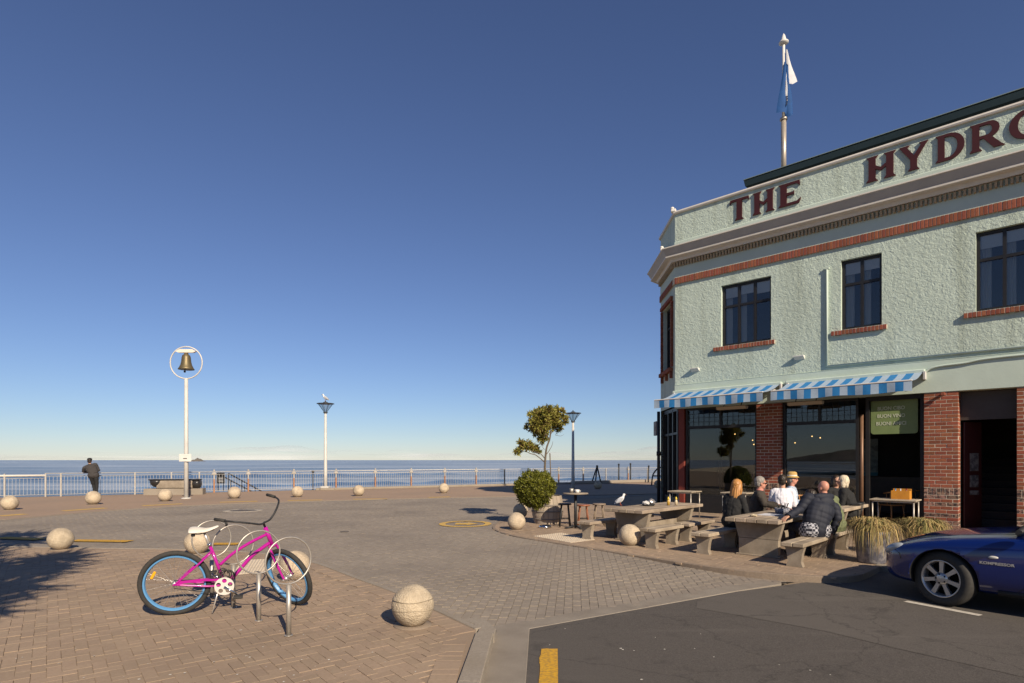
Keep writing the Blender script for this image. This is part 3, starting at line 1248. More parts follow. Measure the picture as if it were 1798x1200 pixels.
def sweep(path, prof, closed_prof=True):
    path = [Vector((x, y)) for x, y in path]
    ms = []
    for i, p in enumerate(path):
        ts = []
        if i > 0:
            ts.append((p - path[i - 1]).normalized())
        if i < len(path) - 1:
            ts.append((path[i + 1] - p).normalized())
        ns = [Vector((t.y, -t.x)) for t in ts]
        m = sum(ns, Vector((0, 0)))
        m = m / (m.length_squared) * len(ns) if len(ns) == 2 else m
        if len(ns) == 2:
            m = (ns[0] + ns[1]).normalized()
            m = m / m.dot(ns[0])
        ms.append(m)
    mb = MB()
    k = len(prof)
    vs = []
    for p, m in zip(path, ms):
        for o, z in prof:
            q = p + m * o
            vs.append((q.x, q.y, z))
    fs = []
    for i in range(len(path) - 1):
        for j in range(k if closed_prof else k - 1):
            j2 = (j + 1) % k
            fs.append((i * k + j, (i + 1) * k + j, (i + 1) * k + j2, i * k + j2))
    mb.add(vs, fs)
    return mb


PATH = [(-1.42, 12.0), (CE.x, CE.y), (0, 0), (16, 0)]
upper = [(1.5, 2.95), (4.72, 5.64), (7.49, 8.95), (11.0, 12.4), (14.0, 15.0)]
WZ0, WZ1 = 4.97, 6.77
holes = [(a, b, WZ0, WZ1) for a, b in upper]
wall_panel(0, 16, 3.95, 7.11, holes, 0, 0.22).build('wall', M_stucco, bld)
CHW = (0.42, LCH - 0.36)
wall_panel(0, LCH, 3.3, 7.11, [(CHW[0], CHW[1], 4.6, 6.7)], 0, 0.22, MCH).build('wall', M_stucco, bld)
sb = MB()
sb.add([(-1.42, 12, 0), (-1.42, 1.61, 0), (-1.42, 1.61, 8.2), (-1.42, 12, 8.2)], [(0, 1, 2, 3)])
sb.add([(16, 0, 0), (16, 12, 0), (16, 12, 9.2), (16, 0, 9.2)], [(0, 1, 2, 3)])
sb.add([(16, 12, 0), (-1.42, 12, 0), (-1.42, 12, 9.2), (16, 12, 9.2)], [(0, 1, 2, 3)])
sb.build('wall', M_stucco, bld)
# smooth bands, frieze, parapet
sweep([(0, 0), (9.4, 0), (16, 0)], [(0.0, 3.2), (0.022, 3.2), (0.022, 3.94), (0.03, 3.95), (-0.01, 3.965)], False).build('smooth_band', M_smooth, bld)
MB().box((8, 0.17, 3.21), (16, 0.3, 0.02)).build('lintel_soffit', M_smooth, bld)
sweep(PATH, [(0.012, 7.32), (0.012, 7.62), (0.0, 7.95)], False).build('frieze', M_smooth, bld)
sweep(PATH, [(0.0, 8.44), (0.0, 9.33), (-0.28, 9.33), (-0.28, 8.3)], False).build('parapet', M_stucco, bld)
sweep(PATH, [(0.02, 8.1), (0.02, 8.43), (0.0, 8.45)], False).build('parapet_plinth', M_smooth, bld)
sweep(PATH, [(0.055, 9.325), (0.07, 9.36), (0.06, 9.40), (-0.31, 9.41), (-0.31, 9.31), (-.1, 9.31)]).build('coping', M_corn, bld)
sweep(PATH, [(0.43, 8.17), (0.30, 7.95), (0.27, 7.925), (0.0, 8.0), (0.0, 8.25)]).build('cornice', M_cornface, bld)
sweep(PATH, [(0.445, 8.16), (0.445, 8.19), (0.41, 8.20), (0.41, 8.15)]).build('cornice_lip', M_corn, bld)
sweep(PATH, [(0.325, 7.905), (0.33, 7.945), (0.29, 7.955), (0.27, 7.9)]).build('cornice_bead', M_corn, bld)
sweep(PATH, [(0.12, 7.80), (0.15, 7.9), (0.3, 7.905), (0.0, 7.95), (0.0, 7.8)]).build('bed_mould', M_corn, bld)
dm = MB().box((0, 0, 0), (0.046, 0.09, 0.125)).mesh('dentil', M_dent)
for k in range(94):
    o = link('dentil', dm, bld)
    o.location = (0.03 + k * 0.092, -0.052, 7.715)
back = sweep(PATH, [(0.004, 7.62), (0.004, 7.80)], False)
back.build('dentil_course', M_dent, bld)
for k in range(14):
    o = link('dentil', dm, bld)
    p = MCH @ Vector((0.1 + k * 0.15, -0.052, 7.715))
    o.location = p
    o.rotation_euler = (0, 0, math.atan2(cx_.y, cx_.x))
# white scroll brackets at the splayed corner
for (px, py, pz) in ((-0.04, -0.02, 9.44), (-0.33, -0.16, 8.24)):
    b_ = MB()
    b_.box((px, py, pz), (0.16, 0.16, 0.1), 0.4, 0.02)
    b_.sphere((px - .03, py - .02, pz + .08), (0.06, 0.06, 0.05), 12, 8)
    b_.build('corner_finial', M_whitem, bld)

BRICK = {}


def brick(parent, c, size, m, rz=0.0):
    key = (round(size[0], 3), round(size[1], 3), round(size[2], 3), m.name)
    if key not in BRICK:
        BRICK[key] = MB().box((0, 0, 0), size, None, 0.004).mesh('brick', m)
    o = link('brick', BRICK[key], parent)
    j = rng.normal(0, 0.0015, 3)
    o.location = (c[0] + j[0], c[1] + j[1], c[2] + j[2] * .6)
    o.rotation_euler = (0, 0, rz)
    return o


def pillar(s0, width, z1, right_return=True, depth=0.34):
    core = MB().box((s0 + width / 2, depth / 2 + 0.004, z1 / 2), (width - 0.008, depth, z1))
    p = core.build('brick_pillar', M_mortar, bld)
    n = int(z1 / 0.086)
    cw = (width + 0.011) / 3
    z = 0.0
    for k in range(n + 1):
        zc = z + 0.037 + 0.006
        if zc + .037 > z1:
            break
        low = zc < 0.80
        if 0.80 <= zc < 0.98:           # soldier course
            if zc < 0.88:
                nb = 8
                w = (width + .01) / nb
                for q in range(nb):
                    brick(p, (s0 + w * (q + .5) - .005, 0.05, z + .086), (w - .012, 0.1, 0.158), M_brickd)
                if right_return:
                    for q in range(3):
                        brick(p, (s0 + width - 0.05, 0.105 + .08 * (q + .5), z + .086), (0.1, 0.069, 0.158), M_brickd)
            z += 0.086
            continue
        m = M_brickd if (low or (rng.random() < 0.06 and zc < 1.6)) else M_brick
        if low and rng.random() < .3:
            m = M_brick
        if k % 2 == 0:
            segs = [(s0 + cw * q, cw - 0.013) for q in range(3)]
        else:
            segs = [(s0, cw / 2 - 0.011), (s0 + cw / 2, cw - 0.011), (s0 + cw * 1.5, cw - .011), (s0 + cw * 2.5, cw / 2 - .011)]
        for a, w in segs:
            mm = m if rng.random() > .12 else (M_brickd if low else M_brick)
            brick(p, (a + w / 2, 0.05, zc), (w, 0.1, 0.074), mm)
        if right_return:
            if k % 2 == 0:
                brick(p, (s0 + width - 0.05, 0.225, zc), (0.1, 0.225, 0.074), m)
            else:
                brick(p, (s0 + width - 0.05, 0.16, zc), (0.1, 0.098, 0.074), m)
                brick(p, (s0 + width - 0.05, 0.275, zc), (0.1, 0.11, 0.074), m)
        z += 0.086
    return p


pillar(2.54, 0.69, 3.19)
pillar(6.51, 0.66, 3.19)
pillar(8.2, 0.72, 3.19)

# brick string course under the frieze and brick sills
band = sweep(PATH, [(0.0, 7.11), (0.043, 7.118), (0.043, 7.308), (0.0, 7.315)], False).build('string_course', M_mortar, bld)
for k in range(118):
    brick(band, (0.045 + k * 0.0795, -0.022, 7.213), (0.0655, 0.06, 0.196), M_brick)
for k in range(24):
    p = MCH @ Vector((0.06 + k * 0.0815, -0.022, 7.213))
    brick(band, p, (0.07, 0.06, 0.196), M_brick, math.atan2(cx_.y, cx_.x))


def sill(a, b, z):
    s = MB().box(((a + b) / 2, 0.0, z + .057), (b - a - .01, 0.14, 0.104)).build('window_sill', M_mortar, bld)
    n = int((b - a) / 0.0795)
    w = (b - a) / n
    for k in range(n):
        brick(s, (a + w * (k + .5), 0.0, z + 0.06), (w - 0.013, 0.15, 0.112), M_brick)


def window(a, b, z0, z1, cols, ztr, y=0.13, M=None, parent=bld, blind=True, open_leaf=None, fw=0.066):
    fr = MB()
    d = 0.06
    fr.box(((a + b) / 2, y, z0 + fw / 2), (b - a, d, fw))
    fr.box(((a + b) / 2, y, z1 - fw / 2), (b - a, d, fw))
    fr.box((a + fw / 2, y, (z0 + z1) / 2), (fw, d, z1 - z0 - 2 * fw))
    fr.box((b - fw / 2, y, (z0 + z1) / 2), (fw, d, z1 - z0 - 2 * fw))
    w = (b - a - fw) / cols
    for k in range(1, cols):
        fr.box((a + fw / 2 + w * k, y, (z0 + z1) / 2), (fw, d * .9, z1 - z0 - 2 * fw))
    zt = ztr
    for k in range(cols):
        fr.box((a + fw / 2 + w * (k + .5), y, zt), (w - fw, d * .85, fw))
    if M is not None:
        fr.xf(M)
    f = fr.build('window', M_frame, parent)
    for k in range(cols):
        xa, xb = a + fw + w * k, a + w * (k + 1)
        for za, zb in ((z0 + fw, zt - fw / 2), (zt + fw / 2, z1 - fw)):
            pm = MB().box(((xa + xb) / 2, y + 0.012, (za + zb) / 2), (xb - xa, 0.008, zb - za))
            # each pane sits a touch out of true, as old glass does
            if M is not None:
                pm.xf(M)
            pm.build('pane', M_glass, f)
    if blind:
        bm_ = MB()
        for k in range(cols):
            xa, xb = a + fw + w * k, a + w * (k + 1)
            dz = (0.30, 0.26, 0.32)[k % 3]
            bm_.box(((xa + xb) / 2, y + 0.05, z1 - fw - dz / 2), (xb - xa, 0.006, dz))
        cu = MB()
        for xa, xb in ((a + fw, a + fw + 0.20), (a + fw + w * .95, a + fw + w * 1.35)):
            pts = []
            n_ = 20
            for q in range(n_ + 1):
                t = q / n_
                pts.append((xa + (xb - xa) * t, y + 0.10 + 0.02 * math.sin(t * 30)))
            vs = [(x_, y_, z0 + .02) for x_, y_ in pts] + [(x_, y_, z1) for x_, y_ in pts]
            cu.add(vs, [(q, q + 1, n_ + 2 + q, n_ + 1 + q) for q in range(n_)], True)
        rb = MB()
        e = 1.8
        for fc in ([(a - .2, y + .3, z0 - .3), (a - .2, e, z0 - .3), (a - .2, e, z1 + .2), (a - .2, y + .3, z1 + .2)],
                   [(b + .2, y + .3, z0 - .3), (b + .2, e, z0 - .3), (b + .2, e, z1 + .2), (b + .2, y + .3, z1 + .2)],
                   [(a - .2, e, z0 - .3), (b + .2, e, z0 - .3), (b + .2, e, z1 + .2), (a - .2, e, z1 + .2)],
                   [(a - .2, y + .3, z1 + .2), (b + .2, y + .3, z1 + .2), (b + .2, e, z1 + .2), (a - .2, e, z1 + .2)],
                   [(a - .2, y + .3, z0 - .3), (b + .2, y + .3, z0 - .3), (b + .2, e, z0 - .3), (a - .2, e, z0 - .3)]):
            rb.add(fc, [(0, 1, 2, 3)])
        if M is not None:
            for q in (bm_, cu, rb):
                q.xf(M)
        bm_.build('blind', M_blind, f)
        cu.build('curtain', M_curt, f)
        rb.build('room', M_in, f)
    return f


for i, (a, b) in enumerate(upper):
    window(a, b, WZ0, WZ1, 2 if i in (1, 4) else 3, 6.14)
    sill(a - 0.22, b + 0.12, WZ0 - 0.135)
window(CHW[0], CHW[1], 4.6, 6.7, 2, 6.05, 0.16, MCH)
# brick surround of the splay window
sr = MB()
for k in range(26):
    for xx in (CHW[0] - .07, CHW[1] + .07):
        p = MCH @ Vector((xx, -0.03, 4.62 + k * 0.081))
        brick(band, p, (0.12, 0.09, 0.07), M_brick, math.atan2(cx_.y, cx_.x))
n_ = int((CHW[1] - CHW[0] + .3) / .0815)
for k in range(n_):
    for zz in (6.78, 4.50):
        p = MCH @ Vector((CHW[0] - .13 + k * .0815, -0.05 if zz < 5 else -.035, zz))
        brick(band, p, (0.07, 0.16 if zz < 5 else .1, 0.12), M_brick, math.atan2(cx_.y, cx_.x))
for xx in (CHW[0], CHW[1], (CHW[0] + CHW[1]) / 2):
    p = MCH @ Vector((xx, -0.04, 4.33))
    brick(band, p, (0.1, 0.1, 0.2), M_brick, math.atan2(cx_.y, cx_.x))

# ---- letters on the parapet
def arc(cx, cy, rx, ry, a0, a1, n=12):
    return [(cx + rx * math.cos(R(a0 + (a1 - a0) * k / n)), cy + ry * math.sin(R(a0 + (a1 - a0) * k / n))) for k in range(n + 1)]


GLY = {
    'T': (0.80, [[(0, .74), (.03, 1), (.77, 1), (.80, .74), (.70, .86), (.52, .86), (.52, .12), (.60, 0), (.20, 0), (.28, .12), (.28, .86), (.10, .86)]]),
    'H': (0.85, [[(0, 0), (.38, 0), (.30, .12), (.30, .44), (.425, .34), (.55, .44), (.55, .12), (.47, 0), (.85, 0), (.77, .12), (.77, .88), (.85, 1), (.47, 1), (.55, .88), (.55, .62), (.425, .52), (.30, .62), (.30, .88), (.38, 1), (0, 1), (.08, .88), (.08, .12)]]),
    'E': (0.72, [[(0, 0), (.66, 0), (.74, .28), (.58, .14), (.30, .14), (.30, .44), (.46, .44), (.52, .36), (.52, .66), (.46, .58), (.30, .58), (.30, .86), (.56, .86), (.70, .72), (.68, 1), (0, 1), (.08, .88), (.08, .12)]]),
    'Y': (0.88, [[(.25, 0), (.63, 0), (.55, .12), (.55, .42), (.80, .90), (.88, 1), (.56, 1), (.62, .90), (.45, .60), (.28, .90), (.36, 1), (0, 1), (.06, .90), (.33, .42), (.33, .12)]]),
    'D': (0.84, [[(0, 0), (.40, 0)] + arc(.40, .5, .44, .5, -80, 80) + [(.40, 1), (0, 1), (.08, .88), (.08, .12)],
                 ([(.30, .14), (.38, .14)] + arc(.38, .5, .24, .36, -75, 75) + [(.38, .86), (.30, .86)])[::-1]]),
    'R': (0.95, [[(0, 0), (.38, 0), (.30, .12), (.30, .40), (.38, .40), (.64, 0), (.97, 0), (.86, .10), (.62, .43)] + arc(.52, .70, .29, .30, -55, 80) + [(.50, 1), (0, 1), (.08, .88), (.08, .12)],
                 ([(.30, .54), (.48, .54)] + arc(.48, .70, .11, .16, -80, 80) + [(.48, .86), (.30, .86)])[::-1]]),
    'O': (0.94, [arc(.47, .5, .47, .52, 0, 350, 35), arc(.47, .5, .23, .37, 350, 0, 35)]),
}
letters = [('T', 1.76, 2.36), ('H', 2.42, 3.08), ('E', 3.13, 3.76), ('H', 5.28, 5.97), ('Y', 5.99, 6.63), ('D', 6.72, 7.30), ('R', 7.36, 8.02), ('O', 8.06, 8.74)]
for chn, a, b in letters:
    w, ol = GLY[chn]
    sc = (b - a) / w
    hgt = 0.64
    M = Matrix.Translation((a, -0.02, 8.57)) @ Matrix(((sc, 0, 0, 0), (0, 0, -1, 0), (0, hgt, 0, 0), (0, 0, 0, 1)))
    me = shape_mesh(ol, 0.04, M, -0.016)
    me.materials.clear()
    me.materials.append(M_maroon)
    o = link('letter', me, bld)
    o['label'] = 'raised maroon letter %s on the mint parapet' % chn

# ---- roof deck, upper roof with teal eaves
MB().add([(-1.4, 1.62, 9.0), (0, .05, 9.0), (16, .05, 9.0), (16, 12, 9.0), (-1.4, 12, 9.0)], [(0, 1, 2, 3, 4)]).build('roof_deck', M_roof, bld)
MB().box((9.2, 6.6, 9.7), (14, 8.0, 1.5)).build('upper_wall', M_teal, bld)
rf = MB()
rf.box((9.0, 6.4, 10.34), (14.9, 8.9, 0.10))
rf.build('soffit', M_teal, bld)
sweep([(1.56, 11), (1.56, 1.95), (16, 1.95)], [(0.0, 10.28), (0.10, 10.36), (0.13, 10.52), (0.10, 10.55), (0.0, 10.55)]).build('eave_gutter', M_teal, bld)
sweep([(1.56, 11), (1.56, 1.95), (16, 1.95)], [(0.10, 10.556), (0.145, 10.556), (0.145, 10.575), (0.0, 10.60)]).build('lit_gutter_edge', mat('sunlit teal edge', (0.20, 0.26, 0.25), rough=.5), bld)  # paler strip: sunlit line along the gutter top, put into the colour
mb = MB()
mb.add([(1.5, 1.9, 10.58), (16.5, 1.9, 10.58), (16.5, 10.9, 10.58), (1.5, 10.9, 10.58), (6, 6.4, 11.7), (16.5, 6.4, 11.7)],
       [(0, 1, 5, 4), (2, 3, 4, 5), (3, 0, 4), (1, 2, 5)])
mb.build('roof', M_roof, bld)

# ---- pipes, brackets and little wall lights on the facade
mb = MB().tube([(4.40, -0.03, 6.62), (4.40, -0.03, 4.06)], 0.028, 8)
mb.box((4.40, -0.03, 6.64), (0.1, 0.06, 0.05))
mb.build('drain_pipe', M_smooth, bld)
MB().tube([(4.40, -0.03, 4.06), (16, -0.03, 4.06)], 0.024, 8).build('conduit', M_smooth, bld)
MB().tube(catmull([(6.5, -0.05, 3.62), (6.62, -.05, 3.75), (6.85, -.05, 3.80), (7.3, -.05, 3.82), (8.0, -.05, 3.88), (11, -.05, 3.88)], 5), 0.026, 8).build('conduit', M_smooth, bld)
for s_, z_ in ((0.69, 4.36), (3.71, 4.37)):
    M = Matrix.Translation((s_, 0, z_))
    m1 = MB()
    m1.prism([(0, -0.05), (-.13, 0.03), (-.13, 0.05), (0, 0.05)][::-1], -0.13, 0.13, M @ Matrix(((0, 0, 1, 0), (1, 0, 0, 0), (0, 1, 0, 0), (0, 0, 0, 1))))
    m1.build('wall_light', M_whitem, bld)
m1 = MB()
m1.box((6.9, -0.06, 3.15), (0.05, 0.12, 0.05)).box((6.9, -0.13, 3.13), (0.09, 0.08, 0.07), None, .01)
m1.build('spotlight', M_brick, bld)

# ---- shopfront along the facade
def shop_window(a, b, name='shop_window'):
    y = 0.14
    fr = MB()
    z0, z1, zt = 0.46, 3.2, 2.6
    fr.box(((a + b) / 2, y, z0 + .04), (b - a, 0.1, 0.08))
    fr.box(((a + b) / 2, y, z1 - .03), (b - a, 0.1, 0.06))
    fr.box(((a + b) / 2, y, zt), (b - a - .12, 0.09, 0.085))
    fr.box((a + .03, y, (z0 + z1) / 2), (.06, .1, z1 - z0 - .14))
    fr.box((b - .03, y, (z0 + z1) / 2), (.06, .1, z1 - z0 - .14))
    fr.box(((a + b) / 2, y, (zt + .0425 + z1 - .06) / 2), (.06, .08, z1 - zt - .1025))
    f = fr.build(name, M_frame, bld)
    MB().box(((a + b) / 2, y + .02, (z0 + .08 + zt - .0425) / 2), (b - a - .12, .01, zt - .0425 - z0 - .08)).build('pane', M_glass, f)
    for q in (0, 1):
        xa = a + .06 if q == 0 else (a + b) / 2 + .03
        xb = (a + b) / 2 - .03 if q == 0 else b - .06
        MB().box(((xa + xb) / 2, y + .02, (zt + .0425 + z1 - .06) / 2), (xb - xa, .01, z1 - zt - .1025)).build('pane', M_glass, f)
        c_ = MB()
        for k in range(1, 6):
            c_.box((xa + (xb - xa) * k / 6, y + .008, (zt + .0425 + z1 - .06) / 2), (.009, .008, z1 - zt - .1025))
        for k in range(1, 4):
            c_.box(((xa + xb) / 2, y + .0075, zt + .0425 + (z1 - zt - .1025) * k / 4), (xb - xa, .008, .009))
        o = c_.build('lead_came', M_frame, f)
        o['kind'] = 'stuff'
    MB().box(((a + b) / 2, 0.19, z0 / 2), (b - a, 0.22, z0 - .002)).build('stall_riser', M_frame, bld)
    return f


MB().box((0.2, 0.13, 1.6), (0.2, 0.2, 3.2), None, 0.012).build('corner_column', M_red, bld)
shop_window(0.32, 2.53)
shop_window(3.24, 5.10)
MB().tube([(5.2, -0.02, 0), (5.2, -0.02, 2.75)], 0.045, 12).build('door_post', mat('brown bronze', (.20, .11, .065), (.15, .085, .05), 6, .45, metal=.2), bld)
# folding door opening: dark jambs
mb = MB().box((5.3, 0.16, 1.6), (0.08, 0.12, 3.2)).box((6.46, 0.16, 1.6), (0.08, 0.12, 3.2)).box((5.88, .16, 3.14), (1.08, .12, .11))
mb.build('door_frame', M_frame, bld)
# splayed corner shopfront
mb = MB()
for x_ in (0.06, 0.78, 1.45, LCH - .08):
    mb.box((x_, 0.14, 1.62), (0.11, 0.12, 3.24))
mb.box((LCH / 2, .14, 3.22), (LCH, .12, .12))
mb.box((LCH / 2, .15, .2), (LCH, .12, .4))
for xa, xb in ((.115, .725), (.835, 1.395), (1.505, LCH - .135)):
    mb.box(((xa + xb) / 2, .13, 2.45), (xb - xa, .08, .07))
mb.xf(MCH)
f_ = mb.build('shop_window', M_frame, bld)
for xa, xb in ((.115, .725), (.835, 1.395), (1.505, LCH - .135)):
    for za, zb in ((.4, 2.415), (2.485, 3.16)):
        MB().box(((xa + xb) / 2, .16, (za + zb) / 2), (xb - xa, .01, zb - za)).xf(MCH).build('pane', M_glass, f_)
mb = MB()
for k, z_ in enumerate((3.3, 0.0)):
    pass
mb.tube([MCH @ Vector((-0.02, -0.07, 0)), MCH @ Vector((-0.02, -0.07, 3.3))], 0.055, 10)
mb.tube([MCH @ Vector((-0.02, -0.07, 1.75)), MCH @ Vector((-0.02, -0.07, 1.9))], 0.075, 10)
mb.build('downpipe', M_black, bld)
sg = MB().box((-0.33, -0.1, 2.72), (0.42, 0.09, 0.5), None, .01).xf(MCH)
so = sg.build('side_sign', mat('grey sign box', (.30, .28, .25), (.2, .18, .16), 14, .6), bld)
MB().box((-0.33, -0.15, 2.74), (0.3, 0.006, 0.18)).xf(MCH).build('sign_emblem', mat('faded sign print', (.16, .14, .12), (.34, .32, .28), 18, .7, sharp=True), so)
MB().tube([MCH @ Vector((0.02, -.1, 2.9)), MCH @ Vector((-.14, -.1, 2.9))], .015, 6).build('sign_bracket', M_black, so)

# ---- inside the cafe (seen dimly through the glass)
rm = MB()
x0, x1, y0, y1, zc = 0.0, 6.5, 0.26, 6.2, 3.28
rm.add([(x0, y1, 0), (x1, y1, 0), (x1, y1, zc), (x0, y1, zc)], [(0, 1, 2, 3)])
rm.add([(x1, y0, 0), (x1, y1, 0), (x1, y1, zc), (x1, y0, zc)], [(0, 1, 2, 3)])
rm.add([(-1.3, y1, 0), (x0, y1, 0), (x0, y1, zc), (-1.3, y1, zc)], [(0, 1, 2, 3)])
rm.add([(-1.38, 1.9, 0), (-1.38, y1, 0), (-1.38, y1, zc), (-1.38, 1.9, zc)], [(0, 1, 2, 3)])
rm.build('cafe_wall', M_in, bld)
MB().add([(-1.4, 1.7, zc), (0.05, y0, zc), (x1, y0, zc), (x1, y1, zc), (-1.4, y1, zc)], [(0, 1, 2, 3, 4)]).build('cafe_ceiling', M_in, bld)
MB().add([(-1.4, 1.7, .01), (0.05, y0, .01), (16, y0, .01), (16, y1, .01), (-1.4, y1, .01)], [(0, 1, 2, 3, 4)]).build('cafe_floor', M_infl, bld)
ct = MB().box((4.4, 4.2, 0.55), (3.2, 0.6, 1.1), None, .01)
ct.build('bar_counter', mat('dark bar timber', (.09, .05, .03), (.06, .035, .02), 4, .4), bld)
for k, (xx, zz, w_, h_, cc_) in enumerate(((3.95, 1.75, .6, 1.15, (.42, .46, .44)), (3.95, 1.0, .6, .35, (.12, .30, .36)))):
    MB().box((xx, 6.1, zz), (w_, .04, h_)).build('wall_panel', mat('wall panel %d' % k, cc_, tuple(q * .6 for q in cc_), 5, .6, sharp=True), bld)
# door hall to the right with a staircase
hl = MB()
hl.add([(7.17, .34, 0), (7.17, 4.2, 0), (7.17, 4.2, 3.2), (7.17, .34, 3.2)], [(0, 1, 2, 3)])
hl.add([(8.25, .34, 0), (8.25, 4.2, 0), (8.25, 4.2, 3.2), (8.25, .34, 3.2)], [(0, 1, 2, 3)])
hl.add([(7.17, 4.2, 0), (8.25, 4.2, 0), (8.25, 4.2, 3.2), (7.17, 4.2, 3.2)], [(0, 1, 2, 3)])
hl.build('hall_wall', mat('hall wall', (.09, .08, .07), (.07, .06, .05), 3, .8), bld)
MB().add([(7.17, .3, 3.22), (8.25, .3, 3.22), (8.25, 4.2, 3.22), (7.17, 4.2, 3.22)], [(0, 1, 2, 3)]).build('hall_ceiling', M_in, bld)
MB().box((7.69, 0.33, 2.86), (1.03, .04, .66)).build('transom_panel', mat('dark transom board', (.055, .045, .04), (.045, .035, .03), 6, .5), bld)
dl = MB().box((7.36, 0.62, 1.25), (0.05, 0.5, 2.5), R(-35), .01)
dleaf = dl.build('door', mat('dark red door', (.035, .008, .008), (.05, .01, .01), 6, .4), bld)
for zz, hh in ((1.55, .42), (1.1, .28), (.83, .1)):
    MB().box((7.40, 0.60, zz), (0.012, 0.24, hh), R(-35)).build('poster', mat('faded poster %.1f' % zz, (.16, .155, .15), (.06, .06, .06), 9, .6, sharp=True), dleaf)
for k in range(9):
    MB().box((7.75 + .0, 1.3 + k * .27, .09 + k * .18), (.94, .27, .18)).build('stair', mat('stair', (.045, .035, .03), rough=.7), bld)
st_ = MB().prism([(1.1, .05), (1.25, .05), (3.6, 1.75), (3.6, 1.95), (3.45, 1.95)], 0, .03, Matrix.Translation((8.19, 0, 0)) @ Matrix(((0, 0, 1, 0), (1, 0, 0, 0), (0, 1, 0, 0), (0, 0, 0, 1))))
st_.build('stair_string', mat('stair stringer', (.22, .2, .17), rough=.6), bld)
# wall beyond the door, outside the frame
wall_panel(8.92, 16, 0, 3.2, [(9.6, 11.4, .5, 2.9), (12.4, 15, .5, 2.9)], 0.02, .2).build('wall', M_stucco, bld)
window(9.6, 11.4, .5, 2.9, 2, 2.3)
window(12.4, 15, .5, 2.9, 3, 2.3)


def B(s, y, z):          # building frame to the world
    return bld.location + Matrix.Rotation(bld.rotation_euler.z, 3, 'Z') @ Vector((s, y, z))


BRZ = bld.rotation_euler.z
# ---- awnings
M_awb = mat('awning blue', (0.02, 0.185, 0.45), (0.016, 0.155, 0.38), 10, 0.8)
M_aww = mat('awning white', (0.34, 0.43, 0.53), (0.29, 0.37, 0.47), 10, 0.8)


def awning(s0, s1, label, ns):
    o = B(s0, 0, 0)
    t = thing('awning', label, 'awning', (o.x, o.y, 0), BRZ, 'striped awnings over the cafe front')
    L = s1 - s0
    yb, zb, yf, zf = -0.12, 3.68, -1.3, 3.37
    can, val = MB(), MB()
    n = ns * 2 + 1
    for k in range(n):
        can.mi = val.mi = 0 if k % 2 else 1
        xa, xb = L * k / n, L * (k + 1) / n
        m = 6
        vs, fs = [], []
        for q in range(m + 1):
            t_ = q / m
            sag = -0.05 * math.sin(math.pi * t_)
            for x_ in (xa, xb):
                vs.append((x_, yb + (yf - yb) * t_, zb + (zf - zb) * t_ + sag))
        for q in range(m):
            fs.append((q * 2, q * 2 + 1, q * 2 + 3, q * 2 + 2))
        can.add(vs, fs, True)
        z1 = zf - 0.235
        mm = 3
        vs = []
        for q in range(mm + 1):
            x_ = xa + (xb - xa) * q / mm
            w_ = 0.02 * math.sin(x_ * 9 + s0)
            vs += [(x_, yf - .005, zf - .01), (x_, yf - .005 + w_ * .5, (zf + z1) / 2), (x_, yf - .005 + w_, z1 + .012 * math.sin(x_ * 5))]
        val.add(vs, [(q * 3 + e, q * 3 + 3 + e, q * 3 + 4 + e, q * 3 + 1 + e) for q in range(mm) for e in (0, 1)], True)
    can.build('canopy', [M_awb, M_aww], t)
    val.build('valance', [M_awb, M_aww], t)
    MB().box((L / 2, yf + .01, zf + .012), (L, .05, .03), None, .006).build('front_bar', M_whitem, t)
    MB().box((L / 2, -0.07, zb + .02), (L + .1, .12, .12), None, .02).build('cassette', M_smooth, t)
    for x_ in (0.12, L - 0.12):
        mid = (x_ + (0.35 if x_ < 1 else -0.35), -0.75, 3.42)
        a_ = MB().tube([(x_, -.1, 3.55), mid, (x_, yf + .03, zf - .01)], 0.022, 8)
        a_.build('folding_arm', M_galv, t)
        MB().box((x_ + (.16 if x_ > 1 else -.1), -.08, 3.6), (.06, .16, .2), None, .01).build('bracket', M_galv, t)
    return t


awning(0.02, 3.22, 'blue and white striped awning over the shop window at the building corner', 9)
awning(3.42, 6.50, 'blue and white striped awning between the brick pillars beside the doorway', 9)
for s_, lab in ((2.1, 'beige strip heater under the corner awning'), (4.05, 'beige strip heater under the awning nearer the doorway')):
    p = B(s_, -0.62, 3.03)
    t = thing('strip_heater', lab, 'heater', p, BRZ)
    MB().prism([(-.11, .08), (-.07, .0), (.07, .0), (.11, .08)], -.42, .42, Matrix(((0, 0, 1, 0), (1, 0, 0, 0), (0, 1, 0, 0), (0, 0, 0, 1)))).build('housing', mat('heater enamel', (.44, .36, .27), rough=.45), t)
    for x_ in (-.25, .25):
        MB().tube([(x_, 0, .07), (x_, 0.3, .5)], .012, 6).build('bracket', M_black, t)

